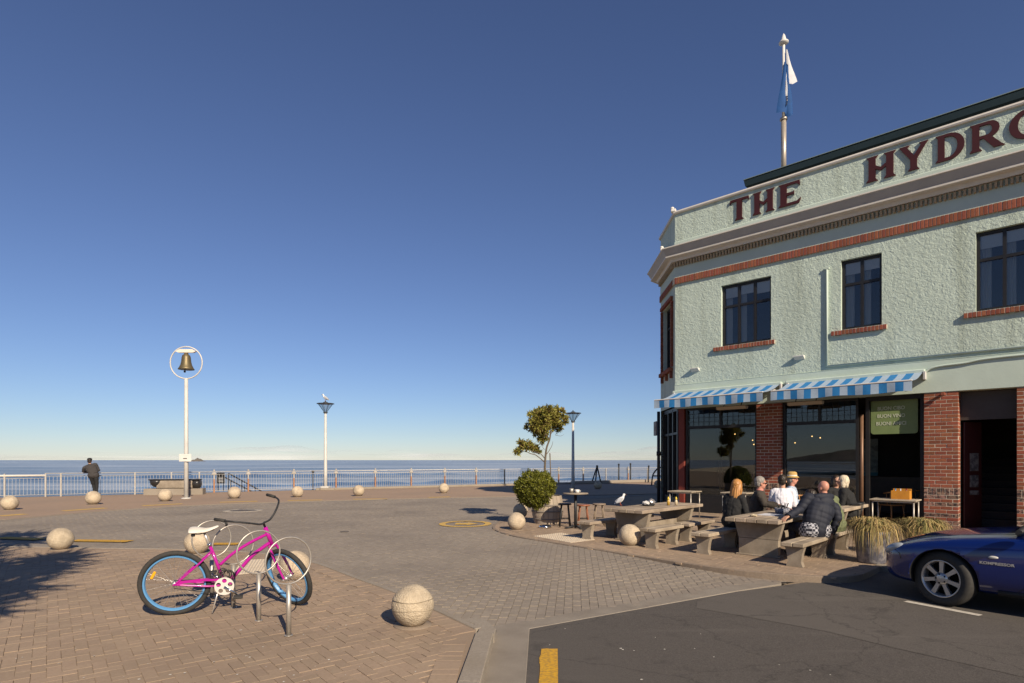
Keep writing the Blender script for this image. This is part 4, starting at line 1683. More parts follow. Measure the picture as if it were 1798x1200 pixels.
# ---- green hanging sign in the doorway
p = B(5.36, 0.2, 2.25)
sg = thing('hanging_sign', 'green rounded panel sign with pale lettering hung in the cafe doorway', 'sign', p, BRZ)
W_, H_, rr_ = 1.0, 0.9, 0.07
ol = []
for cx2, cy2, a0 in ((W_ - rr_, rr_, -90), (W_ - rr_, H_ - rr_, 0), (rr_, H_ - rr_, 90), (rr_, rr_, 180)):
    ol += arc(cx2, cy2, rr_, rr_, a0, a0 + 90, 5)
MB().prism(ol, -0.012, 0.012, Matrix(((1, 0, 0, 0), (0, 0, -1, 0), (0, 1, 0, 0), (0, 0, 0, 1)))).build('panel', mat('olive green sign', (0.19, 0.25, 0.10), (0.16, 0.215, 0.085), 5, .5), sg)
M_signt = mat('pale sign lettering', (.52, .56, .42), rough=.6)
for tx_, zz in (('BUON CIBO', .60), ('BUON VINO', .41), ('BUONI AMICI', .22)):
    text_mesh(tx_, 0.125, 0.002, Matrix.Translation((W_ / 2 - .06, -0.0165, zz)) @ Matrix(((.86, 0, 0, 0), (0, 0, -1, 0), (0, 1, 0, 0), (0, 0, 0, 1))), M_signt, 'lettering', sg, bold=.002)
for x_ in (.15, .85):
    MB().tube([(x_, 0, H_), (x_, 0, H_ + .02)], .006, 6).build('hanger', M_black, sg)

# ---- string of small warm lamps inside the cafe
M_bulb = emit_mat('warm bulb', (1.0, 0.58, 0.18), 2.2)
sl = thing('string_lights', 'string of small warm bulbs strung behind the cafe windows', 'string lights', B(0.4, 1.1, 0), BRZ)
pts_ = []
for k in range(8):
    x_ = 1.3 + k * .37 + .12 * math.sin(k * 2.3)
    pts_.append((x_ - .4, .35 + .25 * math.sin(k * 1.7), 2.42 - .14 * abs(math.sin(k * .8)) - .1 * (k % 3)))
MB().tube(catmull([(a, b, c + .06) for a, b, c in pts_], 4), .006, 5).build('cable', M_black, sl)
for a, b, c in pts_:
    MB().sphere((a, b, c), .017, 10, 6).build('bulb', M_bulb, sl)

# ---- flagpole and flag on the roof
fp = P(1376, 287, 18.9)
t = thing('flagpole', 'tall pale flagpole with a pointed cap on the hotel roof', 'flagpole', (fp.x, fp.y, 10.55))
hp = P(1376, 62, 18.9).z - 10.55
M_pole = mat('tarnished pole metal', (.52, .46, .38), (.42, .36, .29), 3, .45, metal=.5)
MB().tube([(0, 0, 0), (0, 0, 1.9)], 0.08, 14).build('base_sleeve', M_pole, t)
MB().tube([(0, 0, 1.85), (0, 0, hp - .2)], [0.05, 0.04], 14).build('pole', M_whitem, t)
MB().lathe([(.06, hp - .3), (.145, hp - .26), (.145, hp - .22), (.08, hp - .16), (.045, hp - .02), (0, hp + .06)], 16).build('cap', M_whitem, t)
for z_ in (.1, 1.92):
    MB().lathe([(.095, z_ - .04), (.115, z_ - .03), (.115, z_ + .03), (.095, z_ + .04)], 14).build('collar', M_pole, t)
fl = thing('flag', 'limp blue and white flag hanging folded against the roof flagpole', 'flag', (fp.x, fp.y, 10.55 + 1.95))
M_flagb = mat('flag blue', (0.008, 0.07, 0.24), (.006, .05, .17), 6, .8)
M_flagw = mat('flag white', (.62, .62, .62), (.5, .5, .52), 6, .8)


def fold(path_top, path_bot, m, nz=10, wob=.03, ph=0.0):
    b_ = MB()
    n = len(path_top)
    vs = []
    for j in range(nz + 1):
        t_ = j / nz
        for i in range(n):
            a_, c_ = Vector(path_top[i]), Vector(path_bot[i])
            p_ = a_.lerp(c_, t_)
            vs.append((p_.x + wob * math.sin(t_ * 5 + i * 1.9 + ph) * t_, p_.y + wob * math.cos(t_ * 4 + i * 2.3 + ph) * t_, p_.z))
    b_.add(vs, [(j * n + i, j * n + i + 1, (j + 1) * n + i + 1, (j + 1) * n + i) for j in range(nz) for i in range(n - 1)], True)
    return b_


fold([(0.03, -.08, 2.15), (.06, -.12, 2.12), (.08, -.09, 2.1)], [(.04, -.1, 1.05), (.2, -.18, 1.0), (.36, -.1, 1.1)], 0).build('white_field', M_flagw, fl)
fold([(-.02, -.08, 1.75), (.02, -.14, 1.75), (.04, -.1, 1.75)], [(-.27, -.1, .12), (-.12, -.24, .08), (.02, -.14, 0.02)], 0, ph=1).build('blue_field', M_flagb, fl)
fold([(.03, -.1, 1.7), (.07, -.16, 1.6), (.10, -.1, 1.4)], [(.0, -.1, 0.0), (.12, -.2, -.05), (.26, -.11, .08)], 0, ph=2).build('blue_field', M_flagb, fl)
fold([(-.02, -.14, 1.1), (.0, -.2, 1.1), (.02, -.18, 1.1)], [(-.02, -.18, .3), (.01, -.235, .28), (.03, -.2, .3)], 0, ph=3).build('white_stripe', M_flagw, fl)


# ---------------------------------------------------------------- concrete ball bollards
def ball(u, v, dia, label, Y=None):
    p = G(u, v)
    r = dia / 2
    mb = MB()
    mb.sphere((0, 0, r - 0.012), r, 40, 24)
    ph = rng.uniform(0, 6, 6)
    vs = []
    for x, y, z in mb.v:
        d = Vector((x, y, z - r + .012))
        k = 1 + .006 * math.sin(d.x * 19 + ph[0]) * math.sin(d.y * 17 + ph[1]) + .006 * math.sin(d.z * 23 + ph[2]) + .004 * math.sin(d.x * 41 + d.z * 37 + ph[3])
        d *= k
        vs.append((d.x, d.y, d.z + r - .012))
    mb.v = vs
    o = mb.build('ball_bollard', M_ball)
    o.location = (p.x, p.y + r * .3, 0)
    o.rotation_euler = (0, 0, rng.uniform(0, 6))
    tag(o, label, 'bollard', 'concrete ball bollards edging the road')
    MB().lathe([(r * .92, -.002), (r * .9, .007), (r * .4, .009), (0, .009)], 28).build('mortar_bed', M_edge, o)
    if dia == .405 and u == 723:
        for z_ in (r * 1.28, r * .86):
            rr2 = math.sqrt(max(0, r * r - (z_ - r) ** 2)) * 1.003
            pts = [(rr2 * math.cos(a_), rr2 * math.sin(a_), z_ + .006 * math.sin(a_ * 3 + z_ * 40)) for a_ in np.linspace(0, 2 * math.pi, 48, endpoint=False)]
            MB().tube(pts, .0035, 5, closed=True).build('casting_seam', mat('dirty casting seam', (.24, .19, .13), (.34, .28, .2), 30, .95), o)


ball(723, 1101, .405, 'nearest and largest concrete ball bollard, beside the kerb corner')
ball(102, 966, .40, 'concrete ball bollard at the left in the leafy tree shadow')
ball(343, 973, .405, 'concrete ball bollard behind the bicycle saddle')
ball(515, 1020, .40, 'concrete ball bollard seen through the bicycle front wheel')
ball(14, 896, .47, 'concrete ball bollard cut by the left picture edge')
ball(161, 886.5, .50, 'concrete ball bollard in front of the man at the railing')
ball(288, 881, .50, 'concrete ball bollard in front of the black ended sea bench')
ball(410, 876, .51, 'concrete ball bollard just right of the bell pole')
ball(521, 873.5, .49, 'concrete ball bollard left of the seafront lamp post')
ball(629, 871.5, .50, 'concrete ball bollard right of the seafront lamp post')
ball(779, 866.5, .49, 'concrete ball bollard alone in the middle of the far promenade')
ball(907, 931, .41, 'concrete ball bollard in front of the barrel planter')
ball(914, 910, .41, 'concrete ball bollard half shaded behind the round bush')
ball(1107, 959, .41, 'concrete ball bollard under the end of the left picnic table')
ball(1050, 859, .46, 'concrete ball bollard in the building shadow near the tripod')
ball(1156, 857, .46, 'concrete ball bollard in shadow beside the building corner')

# concrete bases ringed into the paving round the nearest balls
# ---------------------------------------------------------------- bell on its pole
bp = G(327, 876)
t = thing('bell_pole', 'tall pale pole carrying a ring at its top with a white notice half way', 'pole', (bp.x, bp.y, 0))
M_palep = mat('pale grey pole paint', (.60, .575, .53), (.50, .48, .44), 4, .5)
zr = 5.62
MB().tube([(0, 0, 0), (0, 0, 2.2), (0, 0, zr - .66)], [.088, .082, .07], 16).build('pole', M_palep, t)
MB().tube([(0.66 * math.cos(a_), 0, zr + .66 * math.sin(a_)) for a_ in np.linspace(0, 2 * math.pi, 56, endpoint=False)], .026, 10, closed=True).build('ring', M_palep, t)
MB().lathe([(.2, 0), (.2, .03), (.12, .05)], 16).build('base_plate', M_palep, t)
MB().box((0.02, -.12, 1.69), (.5, .012, .31), None, .004).build('notice', M_whitem, t)
MB().box((0.02, -.1285, 1.66), (.16, .004, .03)).build('notice_print', M_black, t)
MB().prism([(-.42, .0), (-.3, -.05), (.3, -.05), (.42, .0), (.26, .09), (-.26, .09)], -.06, .06, Matrix.Translation((0, 0, zr + .46)) @ Matrix(((1, 0, 0, 0), (0, 0, -1, 0), (0, 1, 0, 0), (0, 0, 0, 1)))).build('headstock', M_cream, t)
b_ = thing('bell', 'bronze bell hung inside the ring at the top of the pole', 'bell', (bp.x, bp.y, zr + .41))
M_bronze = mat('weathered bronze', (.20, .15, .075), (.14, .12, .07), 9, .5, metal=.55)
prof = [(.30, -.70), (.315, -.69), (.27, -.62), (.215, -.5), (.185, -.36), (.17, -.2), (.15, -.12), (.09, -.07), (.07, -.0), (.0, 0.0)]
MB().lathe(prof, 28).build('bell_body', M_bronze, b_)
MB().tube([(0, 0, -.3), (-.05, 0, -.76)], .02, 8).sphere((-.06, 0, -.78), .045, 10, 7).build('clapper', M_black, b_)
# ---------------------------------------------------------------- lamp posts
def lamp(x, y, z0, h, label, base=True):
    t = thing('street_lamp', label, 'street lamp', (x, y, z0), 0, 'cone topped street lamps')
    MB().tube([(0, 0, 0), (0, 0, .9), (0, 0, h - .5)], [.10, .09, .06], 14).build('post', M_palep, t)
    if base:
        MB().box((0, 0, .05), (.42, .42, .1), None, .02).build('base_plate', M_palep, t)
    fr = MB()
    for k in range(8):
        a_ = k * math.pi / 4
        fr.tube([(.07 * math.cos(a_), .07 * math.sin(a_), h - .5), (.40 * math.cos(a_), .40 * math.sin(a_), h - .06)], .009, 5)
    fr.build('frame', M_black, t)
    MB().lathe([(.07, h - .5), (.385, h - .06)], 24, caps=False).build('shade', glass_mat('smoked lamp glass', (.78, .80, .81), .05, thin=.1), t)
    MB().lathe([(.0, h + .05), (.1, h + .045), (.16, h - .01), (.44, h - .03), (.46, h - .06), (.40, h - .065), (0, h - .05)], 28).build('cap', mat('dark lamp metal', (.05, .055, .06), rough=.45), t)
    MB().lathe([(.09, h - .56), (.12, h - .53), (.1, h - .48)], 16).build('collar', MATS['dark lamp metal'], t)
    MB().lathe([(.03, h + .05), (.035, h + .11), (0, h + .13)], 10).build('finial', MATS['dark lamp metal'], t)


lamp(-9.95, 31.6, 0.1, 4.55, 'cone topped street lamp on a plinth at the sea railing')
lamp(3.4, 33.0, 0.0, 4.25, 'cone topped street lamp beside the small tree, half in shadow', False)
o = MB().box((0, 0, .06), (.95, .5, .12), None, .015).build('lamp_plinth', M_conc)
o.location = (-9.95, 31.6, -.008)
o.rotation_euler = (0, 0, R(12))
tag(o, 'low concrete plinth under the seafront lamp post', 'plinth')

# ---------------------------------------------------------------- sea railing
def coast_t(u):
    k = (u - 899) / FPX
    return (k * coast_a.y - coast_a.x) / (coast_d.x - coast_d.y * k)


M_post = mat('weathered white post', (.42, .395, .36), (.33, .30, .26), 5, .7)
fence = thing('sea_railing', 'long white and rusty metal railing along the sea wall', 'railing', tuple(coast_a))
post_u = [-330, -160, -60, 8, 80, 107, 237, 301, 350, 376, 436, 516, 590, 659, 722, 781, 836, 886, 936, 981, 1024, 1064, 1103, 1137, 1175, 1230, 1300]
pt = [coast_t(u) for u in post_u]
FH = 1.02
for i, (u, t_) in enumerate(zip(post_u, pt)):
    q = coast(t_) - coast_a
    rust = u in (376, 436, 516, 590, 659, 722, 781, 836, 981, 1024, 1103)
    dark = u in (886,)
    pm = MB().box((q.x, q.y, FH / 2), (.065, .065, FH), R(30), .008)
    hgt = FH + (.08 if rust else .04)
    o = pm.build('post', M_black if dark else M_post, fence)
    if rust:
        MB().box((q.x, q.y, .33), (.075, .075, .66), R(30), .006).build('rusty_sleeve', M_rust, o)
        MB().box((q.x, q.y, FH + .06), (.085, .085, .1), R(30), .02).build('post_cap', M_post, o)
        MB().box((q.x, q.y, FH - .1), (.2, .1, .12), R(30), .02).build('clamp', M_post, o)
for a_, b_2 in ((pt[0], pt[4]), (pt[4], pt[-1])):
    A_, B_ = coast(a_) - coast_a, coast(b_2) - coast_a
    thick = .042 if a_ == pt[0] else .019
    zz = .93 if a_ == pt[0] else FH
    MB().tube([(A_.x, A_.y, zz), (B_.x, B_.y, zz)], thick, 8).build('top_rail', M_cream if a_ == pt[0] else M_galv, fence)
    MB().tube([(A_.x, A_.y, zz - .12), (B_.x, B_.y, zz - .12)], .012, 6).build('rail', M_galv, fence)
    MB().tube([(A_.x, A_.y, .1), (B_.x, B_.y, .1)], .014, 6).build('rail', M_galv, fence)
for i in range(len(pt) - 1):
    n_ = max(2, int((pt[i + 1] - pt[i]) / .115))
    mb = MB()
    for k in range(1, n_):
        q = coast(pt[i] + (pt[i + 1] - pt[i]) * k / n_) - coast_a
        zt_ = (.93 if i < 4 else FH) - .12
        mb.tube([(q.x, q.y, .1), (q.x, q.y, zt_)], .0075, 4, caps=False)
    o = mb.build('balusters', M_galv, fence)
    o['kind'] = 'stuff'
# low kerb under the railing
q0, q1 = coast(coast_t(560), -.15), coast(coast_t(1300), -.15)
MB().box(((q0 + q1) / 2 + Vector((0, 0, .05))), ((q1 - q0).length, .3, .12), math.atan2(coast_d.y, coast_d.x), .02).build('sea_kerb', M_conc, promenade)

# ---------------------------------------------------------------- black ended bench sculpture on a plinth
sp = G(309, 868.5)
t = thing('sea_bench', 'concrete sea bench with black rounded ends on a low plinth', 'bench', (sp.x, sp.y, 0), R(8))
MB().prism([(-1.27, -.3), (1.27, -.3), (1.2, .3), (-1.2, .3)], 0, .28).build('plinth', M_conc, t)
MB().box((0, 0, .47), (1.55, .42, .36), None, .03).build('seat_block', M_slabc, t)
MB().box((-.02, 0, .69), (2.2, .46, .05), None, .02).build('top_slab', M_black, t)
M_bgloss = mat('glossy black casting', (.02, .02, .02), (.035, .032, .03), 8, .28)
MB().lathe([(.30, .665), (.285, .55), (.23, .44), (.13, .36), (0, .33)], 24, (-.82, 0, 0), None, sx=1.0, sy=1.0).build('rounded_end', M_bgloss, t)
MB().lathe([(.0, -.16), (.19, -.15), (.23, -.05), (.23, .05), (.19, .15), (0, .16)], 24, (.92, 0, .5), Matrix.Rotation(R(90), 3, 'Y')).build('drum_end', M_bgloss, t)

# ---------------------------------------------------------------- information sign, stair handrails, pool signs
ip = P(388, 862, 30.2)
t = thing('notice_sign', 'small black notice board with a white emblem by the railing', 'sign', (ip.x, ip.y, 0))
MB().box((0, 0, .68), (.36, .03, .56), None, .01).build('board', M_black, t)
for x_ in (-.12, .12):
    MB().tube([(x_, .01, 0), (x_, .01, .5)], .02, 6).build('leg', M_black, t)
MB().lathe([(0, .0), (.07, .0)], 20, (0, -.019, .84), Matrix.Rotation(R(90), 3, 'X')).build('emblem', M_whitem, t)
for z_ in (.68, .63, .54, .49):
    MB().box((0, -.019, z_), (.24, .003, .025)).build('print_line', mat('grey print', (.4, .4, .4)), t)
for i, (ua, ub) in enumerate(((381, 447), (401, 465))):
    a_, b_2 = P(ua, 831.5, 33.2), P(ub, 866, 33.6)
    t = thing('stair_handrail', 'dark handrail sloping down to the beach, %s of the pair' % ('left' if i == 0 else 'right'), 'handrail', (a_.x, a_.y, SEA + 3), 0, 'handrails of the beach steps')
    m_ = MB().tube([a_, b_2, b_2 + (b_2 - a_) * 1.2], .035, 8)
    m_.build('rail', M_black, t, rel=True)
    for k in range(4):
        q = a_.lerp(b_2, k / 3 * 1.1)
        MB().tube([q, q - Vector((0, 0, 1.0))], .025, 6).build('post', M_black, t, rel=True)
for u, lab, top in ((549.5, 'thin dark pole with a small cap in the water left of the lamp', 828.5), (1086.5, 'thin dark pole at the railing right of the tripod', 816), (1107, 'tallest thin dark pole at the railing', 815), (1138, 'leaning dark pole at the railing near the building', 819)):
    Y_ = 42 if u > 1000 else 36
    b2, a2 = P(u, 858 if u < 1000 else 847, Y_), P(u + (1 if u == 1138 else 0), top, Y_)
    t = thing('thin_pole', lab, 'pole', (b2.x, b2.y, b2.z - .6))
    MB().tube([b2 - Vector((0, 0, .6)), a2], .05 if u > 1000 else .035, 8).build('shaft', M_black, t, rel=True)
    MB().sphere(a2, .07 if u > 1000 else .09, 8, 6).build('tip', M_black, t, rel=True)
tp = P(1049, 846, 40)
t = thing('tripod_stand', 'dark tripod frame standing in the building shadow by the railing', 'tripod', (tp.x, tp.y, 0))
apex = P(1048.5, 819, 40) - Vector((tp.x, tp.y, 0))
for u in (1038.5, 1047, 1055.5):
    f_ = P(u, 847, 40) - Vector((tp.x, tp.y, 0))
    f_.z = 0
    f_.y += (.5 if u == 1047 else 0)
    MB().tube([f_, apex], .045, 8).build('leg', M_black, t)
MB().sphere(apex, .08, 10, 7).build('head', M_black, t)
ap = P(1160, 850, 37)
t = thing('play_arch', 'dark curved metal arch frame beside the building corner', 'arch', (ap.x, ap.y, 0))
pts = [P(1144, 853, 37), P(1146, 836, 37), P(1151, 827, 37), P(1157, 822, 37), P(1170, 820, 37)]
MB().tube(catmull(pts, 6), .045, 8).build('arch', M_black, t, rel=True)
MB().tube([P(1146, 836, 37), P(1172, 836, 37)], .04, 8).build('crossbar', M_black, t, rel=True)
MB().tube([P(1156, 818, 37), P(1156.5, 836, 37)], .03, 8).build('upright', M_black, t, rel=True)
wl_ = thing('low_wall', 'low dark wall edge in the building shadow at the sea railing', 'wall', (coast(coast_t(1080), -.5).x, coast(coast_t(1080), -.5).y, 0))
q0, q1 = coast(coast_t(995), -.6), coast(coast_t(1260), -.6)
MB().box((q0 + q1) / 2 + Vector((0, 0, .1)), ((q1 - q0).length, .3, .2), math.atan2(coast_d.y, coast_d.x), .03).build('wall_body', M_conc, wl_, rel=True)
# driftwood rock and floating buoy line
p_ = P(921, 823, 140)
o = MB().box((p_.x, p_.y, SEA + .35), (2.6, .8, .7), None, .2).build('raft', M_black)
tag(o, 'small dark raft floating on the sea behind the tree', 'raft')


# ---------------------------------------------------------------- foliage
def leaf_mesh(C, D, L, W, m, name, fold=.25, nrm=None):
    """C centres, D unit growth directions; six-vertex folded leaves"""
    C, D = np.asarray(C), np.asarray(D)
    N = len(C)
    L = np.broadcast_to(np.asarray(L, float), (N,))
    W = np.broadcast_to(np.asarray(W, float), (N,))
    rnd_ = rng.normal(size=(N, 3)) if nrm is None else np.asarray(nrm) + rng.normal(size=(N, 3)) * .35
    S_ = np.cross(D, rnd_)
    S_ /= np.linalg.norm(S_, axis=1)[:, None] + 1e-9
    U_ = np.cross(S_, D)
    base = C
    mid = C + D * (L * .5)[:, None] - U_ * (W * .12)[:, None]
    tip = C + D * L[:, None] - U_ * (L * .12)[:, None]
    l_ = C + D * (L * .45)[:, None] + S_ * (W / 2)[:, None] + U_ * (W * fold)[:, None]
    r_ = C + D * (L * .45)[:, None] - S_ * (W / 2)[:, None] + U_ * (W * fold)[:, None]
    V = np.stack([base, l_, mid, r_, tip], 1).reshape(-1, 3)
    o4 = (np.arange(N) * 5)[:, None]
    F = np.concatenate([o4 + np.array([[0, 2, 1]]), o4 + np.array([[0, 3, 2]]), o4 + np.array([[1, 2, 4]]), o4 + np.array([[2, 3, 4]])])
    me = bpy.data.meshes.new(name)
    me.vertices.add(len(V))
    me.vertices.foreach_set('co', V.ravel())
    me.loops.add(F.size)
    me.loops.foreach_set('vertex_index', F.ravel())
    me.polygons.add(len(F))
    me.polygons.foreach_set('loop_start', np.arange(len(F)) * 3)
    me.polygons.foreach_set('loop_total', np.full(len(F), 3))
    me.update(calc_edges=True)
    me.materials.append(m)
    return me


def leaf_mat(name, c1, c2, rough=.55, trans=.25):
    m = mat(name, c1, c2, 6, rough, rnd=.28)
    b = m.node_tree.nodes['Principled BSDF']
    n, l = m.node_tree.nodes, m.node_tree.links
    o = n['Material Output']
    tl = n.new('ShaderNodeBsdfTranslucent')
    src = b.inputs['Base Color'].links[0].from_socket
    l.new(src, tl.inputs[0])
    mx = n.new('ShaderNodeMixShader')
    mx.inputs[0].default_value = trans
    l.new(b.outputs[0], mx.inputs[1])
    l.new(tl.outputs[0], mx.inputs[2])
    l.new(mx.outputs[0], o.inputs[0])
    return m


def unit(v):
    return v / (np.linalg.norm(v, axis=1)[:, None] + 1e-9)


M_bush = leaf_mat('bush leaf', (0.115, 0.125, 0.012), (0.185, 0.185, 0.02))
M_treel = leaf_mat('tree leaf', (0.21, 0.205, 0.035), (0.31, 0.28, 0.06))
M_treeb = leaf_mat('bronze tree leaf', (0.26, 0.14, 0.06), (0.19, 0.15, 0.05))
M_bark = mat('grey bark', (.10, .078, .056), (.145, .115, .085), 14, .9, .5, 60)
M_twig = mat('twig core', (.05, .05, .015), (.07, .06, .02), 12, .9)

# barrel planter
pc = Vector((.90, 15.05, 0))
t = thing('barrel_planter', 'weathered half barrel planter holding the round bush and small tree', 'planter', pc)
M_stave = mat('weathered barrel stave', (.30, .24, .18), (.38, .32, .25), 5, .85, .4, 60, stretch=(1, 1, .2), rnd=.12)
prof = [(.33, 0), (.385, .2), (.40, .36), (.385, .55), (.36, .70)]
ns = 20
for k in range(ns):
    a0, a1 = 2 * math.pi * (k + .03) / ns, 2 * math.pi * (k + .97) / ns
    vs, fs = [], []
    for r_, z_ in prof:
        for rr2, aa in ((r_, a0), (r_, (a0 + a1) / 2), (r_, a1), (r_ - .03, a1), (r_ - .03, a0)):
            vs.append((rr2 * math.cos(aa), rr2 * math.sin(aa), z_))
    for j in range(len(prof) - 1):
        for e in range(5):
            e2 = (e + 1) % 5
            fs.append((j * 5 + e, j * 5 + e2, j * 5 + 5 + e2, j * 5 + 5 + e))
    e = (len(prof) - 1) * 5
    fs.append((e, e + 1, e + 2, e + 3, e + 4))
    MB().add(vs, fs).build('stave', M_stave, t)
for z_, r_ in ((.12, .362), (.31, .400), (.47, .398)):
    MB().lathe([(r_, z_ - .02), (r_ + .008, z_ - .018), (r_ + .008, z_ + .018), (r_, z_ + .02)], 32, caps=False).build('hoop', mat('dull hoop iron', (.17, .14, .115), (.22, .19, .16), 12, .7), t)
MB().lathe([(0, .63), (.35, .63)], 24).build('soil', mat('potting soil', (.05, .035, .025)), t)

# clipped round bush
bc = np.array([.575, 14.82, .89])
t = thing('round_bush', 'clipped round green bush spilling over the front of the barrel', 'bush', (bc[0], bc[1], .55))
n_ = 9000
d_ = unit(rng.normal(size=(n_, 3)))
rad = np.array([.465, .45, .425])
lump = 1 + .08 * np.sin(d_[:, 0] * 7 + 1) * np.sin(d_[:, 2] * 6) + .06 * np.sin(d_[:, 1] * 11 + d_[:, 2] * 9) + .05 * np.sin(d_[:, 0] * 17 + d_[:, 2] * 13) + np.abs(rng.normal(0, .035, n_))
C_ = d_ * rad * (lump * rng.uniform(.86, 1.02, n_))[:, None]
D_ = unit(d_ * .8 + rng.normal(size=(n_, 3)) * .55 + np.array([0, 0, .35]))
loc = np.array([0, 0, .31])
me = leaf_mesh(C_ + loc, D_, rng.uniform(.04, .075, n_), rng.uniform(.02, .034, n_), M_bush, 'foliage', nrm=d_)
o = link('foliage', me, t)
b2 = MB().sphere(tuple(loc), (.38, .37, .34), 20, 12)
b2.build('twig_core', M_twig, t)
MB().tube([(.22, .16, .06), (.12, .1, .2), (.0, .0, .3)], [.05, .04, .03], 8).build('stem', M_bark, t)

# small wind-bent tree
tb = Vector((.86, 15.15, .6))
t = thing('small_tree', 'thin wind bent tree with sparse leathery leaves rising from the barrel', 'tree', tb)
Yt = 15.2


def TP(u, v, dy=0.0):
    return P(u, v, Yt + dy) - tb


limbs = [([TP(956, 868), TP(956.5, 835), TP(957, 815), TP(958, 800), TP(960, 786), TP(965, 772), TP(967, 760)], [.036, .030, .027, .025, .023, .02, .016]),
         ([TP(956.5, 812), TP(947, 804), TP(940, 799), TP(932, 797), TP(925, 794), TP(914, 793)], [.014, .012, .011, .01, .008, .005]),
         ([TP(957, 806), TP(949, 797), TP(938, 793), TP(930, 788)], [.012, .01, .008, .005]),
         ([TP(958, 800, .0), TP(964, 792, .1), TP(969, 783, .15), TP(971, 775, .2)], [.01, .008, .006, .003]),
         ([TP(965, 772), TP(957, 760, -.1), TP(949, 750, -.15), TP(940, 742, -.2)], [.014, .012, .009, .005]),
         ([TP(967, 762), TP(975, 752, .1), TP(983, 742, .15), TP(988, 737, .15)], [.013, .011, .008, .004]),
         ([TP(966, 766), TP(966, 748, .15), TP(960, 732, .2), TP(955, 724, .2)], [.013, .011, .008, .004]),
         ([TP(975, 764, -.1), TP(984, 766, -.12), TP(990, 763, -.12)], [.006, .004, .002]),
         ([TP(956, 790), TP(951, 783, .05), TP(947, 776, .05)], [.006, .004, .002])]
for k, (pl, rl) in enumerate(limbs):
    cp = catmull(pl, 4)
    rr2 = np.interp(np.linspace(0, 1, len(cp)), np.linspace(0, 1, len(rl)), rl).tolist()
    MB().tube(cp, rr2, 8).build('trunk' if k == 0 else 'branch', M_bark, t)
Cs, Ds = [], []
cl = [(957, 738, 19, 330), (968, 733, 16, 220), (945, 742, 16, 220), (938, 735, 14, 190), (950, 728, 13, 200), (962, 726, 13, 210), (975, 728, 12, 190), (984, 738, 11, 160), (940, 748, 13, 180), (952, 745, 14, 200), (966, 742, 14, 190), (944, 760, 11, 150), (955, 768, 8, 110),
      (950, 757, 10, 120), (978, 752, 8, 90), (990, 741, 6, 60), (930, 750, 8, 90), (949, 774, 6, 60), (986, 724, 6, 60),
      (918, 783, 9, 110), (928, 786, 10, 120), (938, 789, 7, 80), (910, 793, 6, 60), (944, 793, 5, 40), (913, 779, 6, 60)]
for u, v, r_, n_ in cl:
    c_ = TP(u, v, rng.uniform(-.22, .22))
    rr2 = r_ * Yt / FPX
    for q in range(max(5, n_ // 6)):
        # rosette of leaves round a twig tip
        d0 = unit(rng.normal(size=(1, 3)) + np.array([[0, 0, .4]]))[0]
        cc = np.array(c_) + d0 * rr2 * rng.uniform(.3, 1.0)
        m_ = 14
        dd = unit(rng.normal(size=(m_, 3)) + d0 * .9)
        Cs.append(np.repeat(cc[None], m_, 0) + rng.normal(0, .012, (m_, 3)))
        Ds.append(dd)
Cs, Ds = np.concatenate(Cs), np.concatenate(Ds)
pick = rng.random(len(Cs)) < .72
me = leaf_mesh(Cs[pick], Ds[pick], rng.uniform(.07, .125, pick.sum()), rng.uniform(.026, .042, pick.sum()), M_treel, 'crown')
crown = link('crown', me, t)
me = leaf_mesh(Cs[~pick], Ds[~pick], rng.uniform(.06, .10, (~pick).sum()), rng.uniform(.022, .034, (~pick).sum()), M_treeb, 'bronze_leaves')
link('bronze_leaves', me, crown)
t = thing('tree_stake', 'thin timber stake standing beside the small tree', 'stake', P(966, 868, 15.3))
MB().tube([P(968, 868, 15.3), P(965.5, 796, 15.3)], .014, 6).build('stake', M_bark, t, rel=True)

# spiky tree outside the left edge of the view: only its shadow falls into the picture
t = thing('cabbage_tree', 'spiky leaved tree left of the view, its shadow fanned over the footpath', 'tree', (-4.9, 2.2, 0))
MB().tube([(0, 0, 0), (.05, 0, 1.0), (-.05, .05, 2.0), (.0, .1, 2.9)], [.16, .13, .12, .09], 10).build('trunk', M_bark, t)
cot = 1 / math.tan(SUN_EL)
heads = []
for x_, y_, h_ in ((-7.35, 9.5, 4.2), (-6.9, 8.5, 4.3), (-6.45, 7.5, 4.0), (-6.1, 6.6, 3.8), (-7.9, 8.8, 4.4), (-7.6, 7.6, 4.2), (-8.9, 9.6, 4.6), (-9.7, 11.7, 4.8), (-9.9, 10.2, 4.9), (-10.6, 12.6, 5.0), (-8.4, 7.9, 4.7), (-7.0, 6.4, 4.4), (-5.75, 6.1, 3.8), (-6.3, 5.7, 4.2), (-6.8, 7.2, 4.5), (-11.2, 11.4, 5.1)):
    heads.append((x_ + SUN_H.x * cot * h_ + 4.9, y_ + SUN_H.y * cot * h_ - 2.2, h_))
Cs, Ds = [], []
for h_ in heads:
    MB().tube(catmull([(0, .08, 2.7), (h_[0] * .5, h_[1] * .5, (2.9 + h_[2]) / 2 - .1), h_], 4), .045, 7).build('branch', M_bark, t)
    m_ = 110
    dd = unit(rng.normal(size=(m_, 3)) * np.array([1, 1, .7]) + np.array([[0, 0, .15]]))
    Cs.append(np.repeat(np.array([h_]), m_, 0))
    Ds.append(dd)
me = leaf_mesh(np.concatenate(Cs), np.concatenate(Ds), rng.uniform(.5, .95, len(heads) * 110), .095, M_treel, 'crown')
link('crown', me, t)


# ---------------------------------------------------------------- picnic tables and benches
TRZ = math.atan2(.7216, .6923)
M_top = mat('silvered table plank', (.31, .245, .175), (.44, .36, .27), 6, .85, .45, 60, rnd=.14, col3=(.20, .155, .11), scale3=2.2, amt3=.7, stretch=(1, 1, 1))


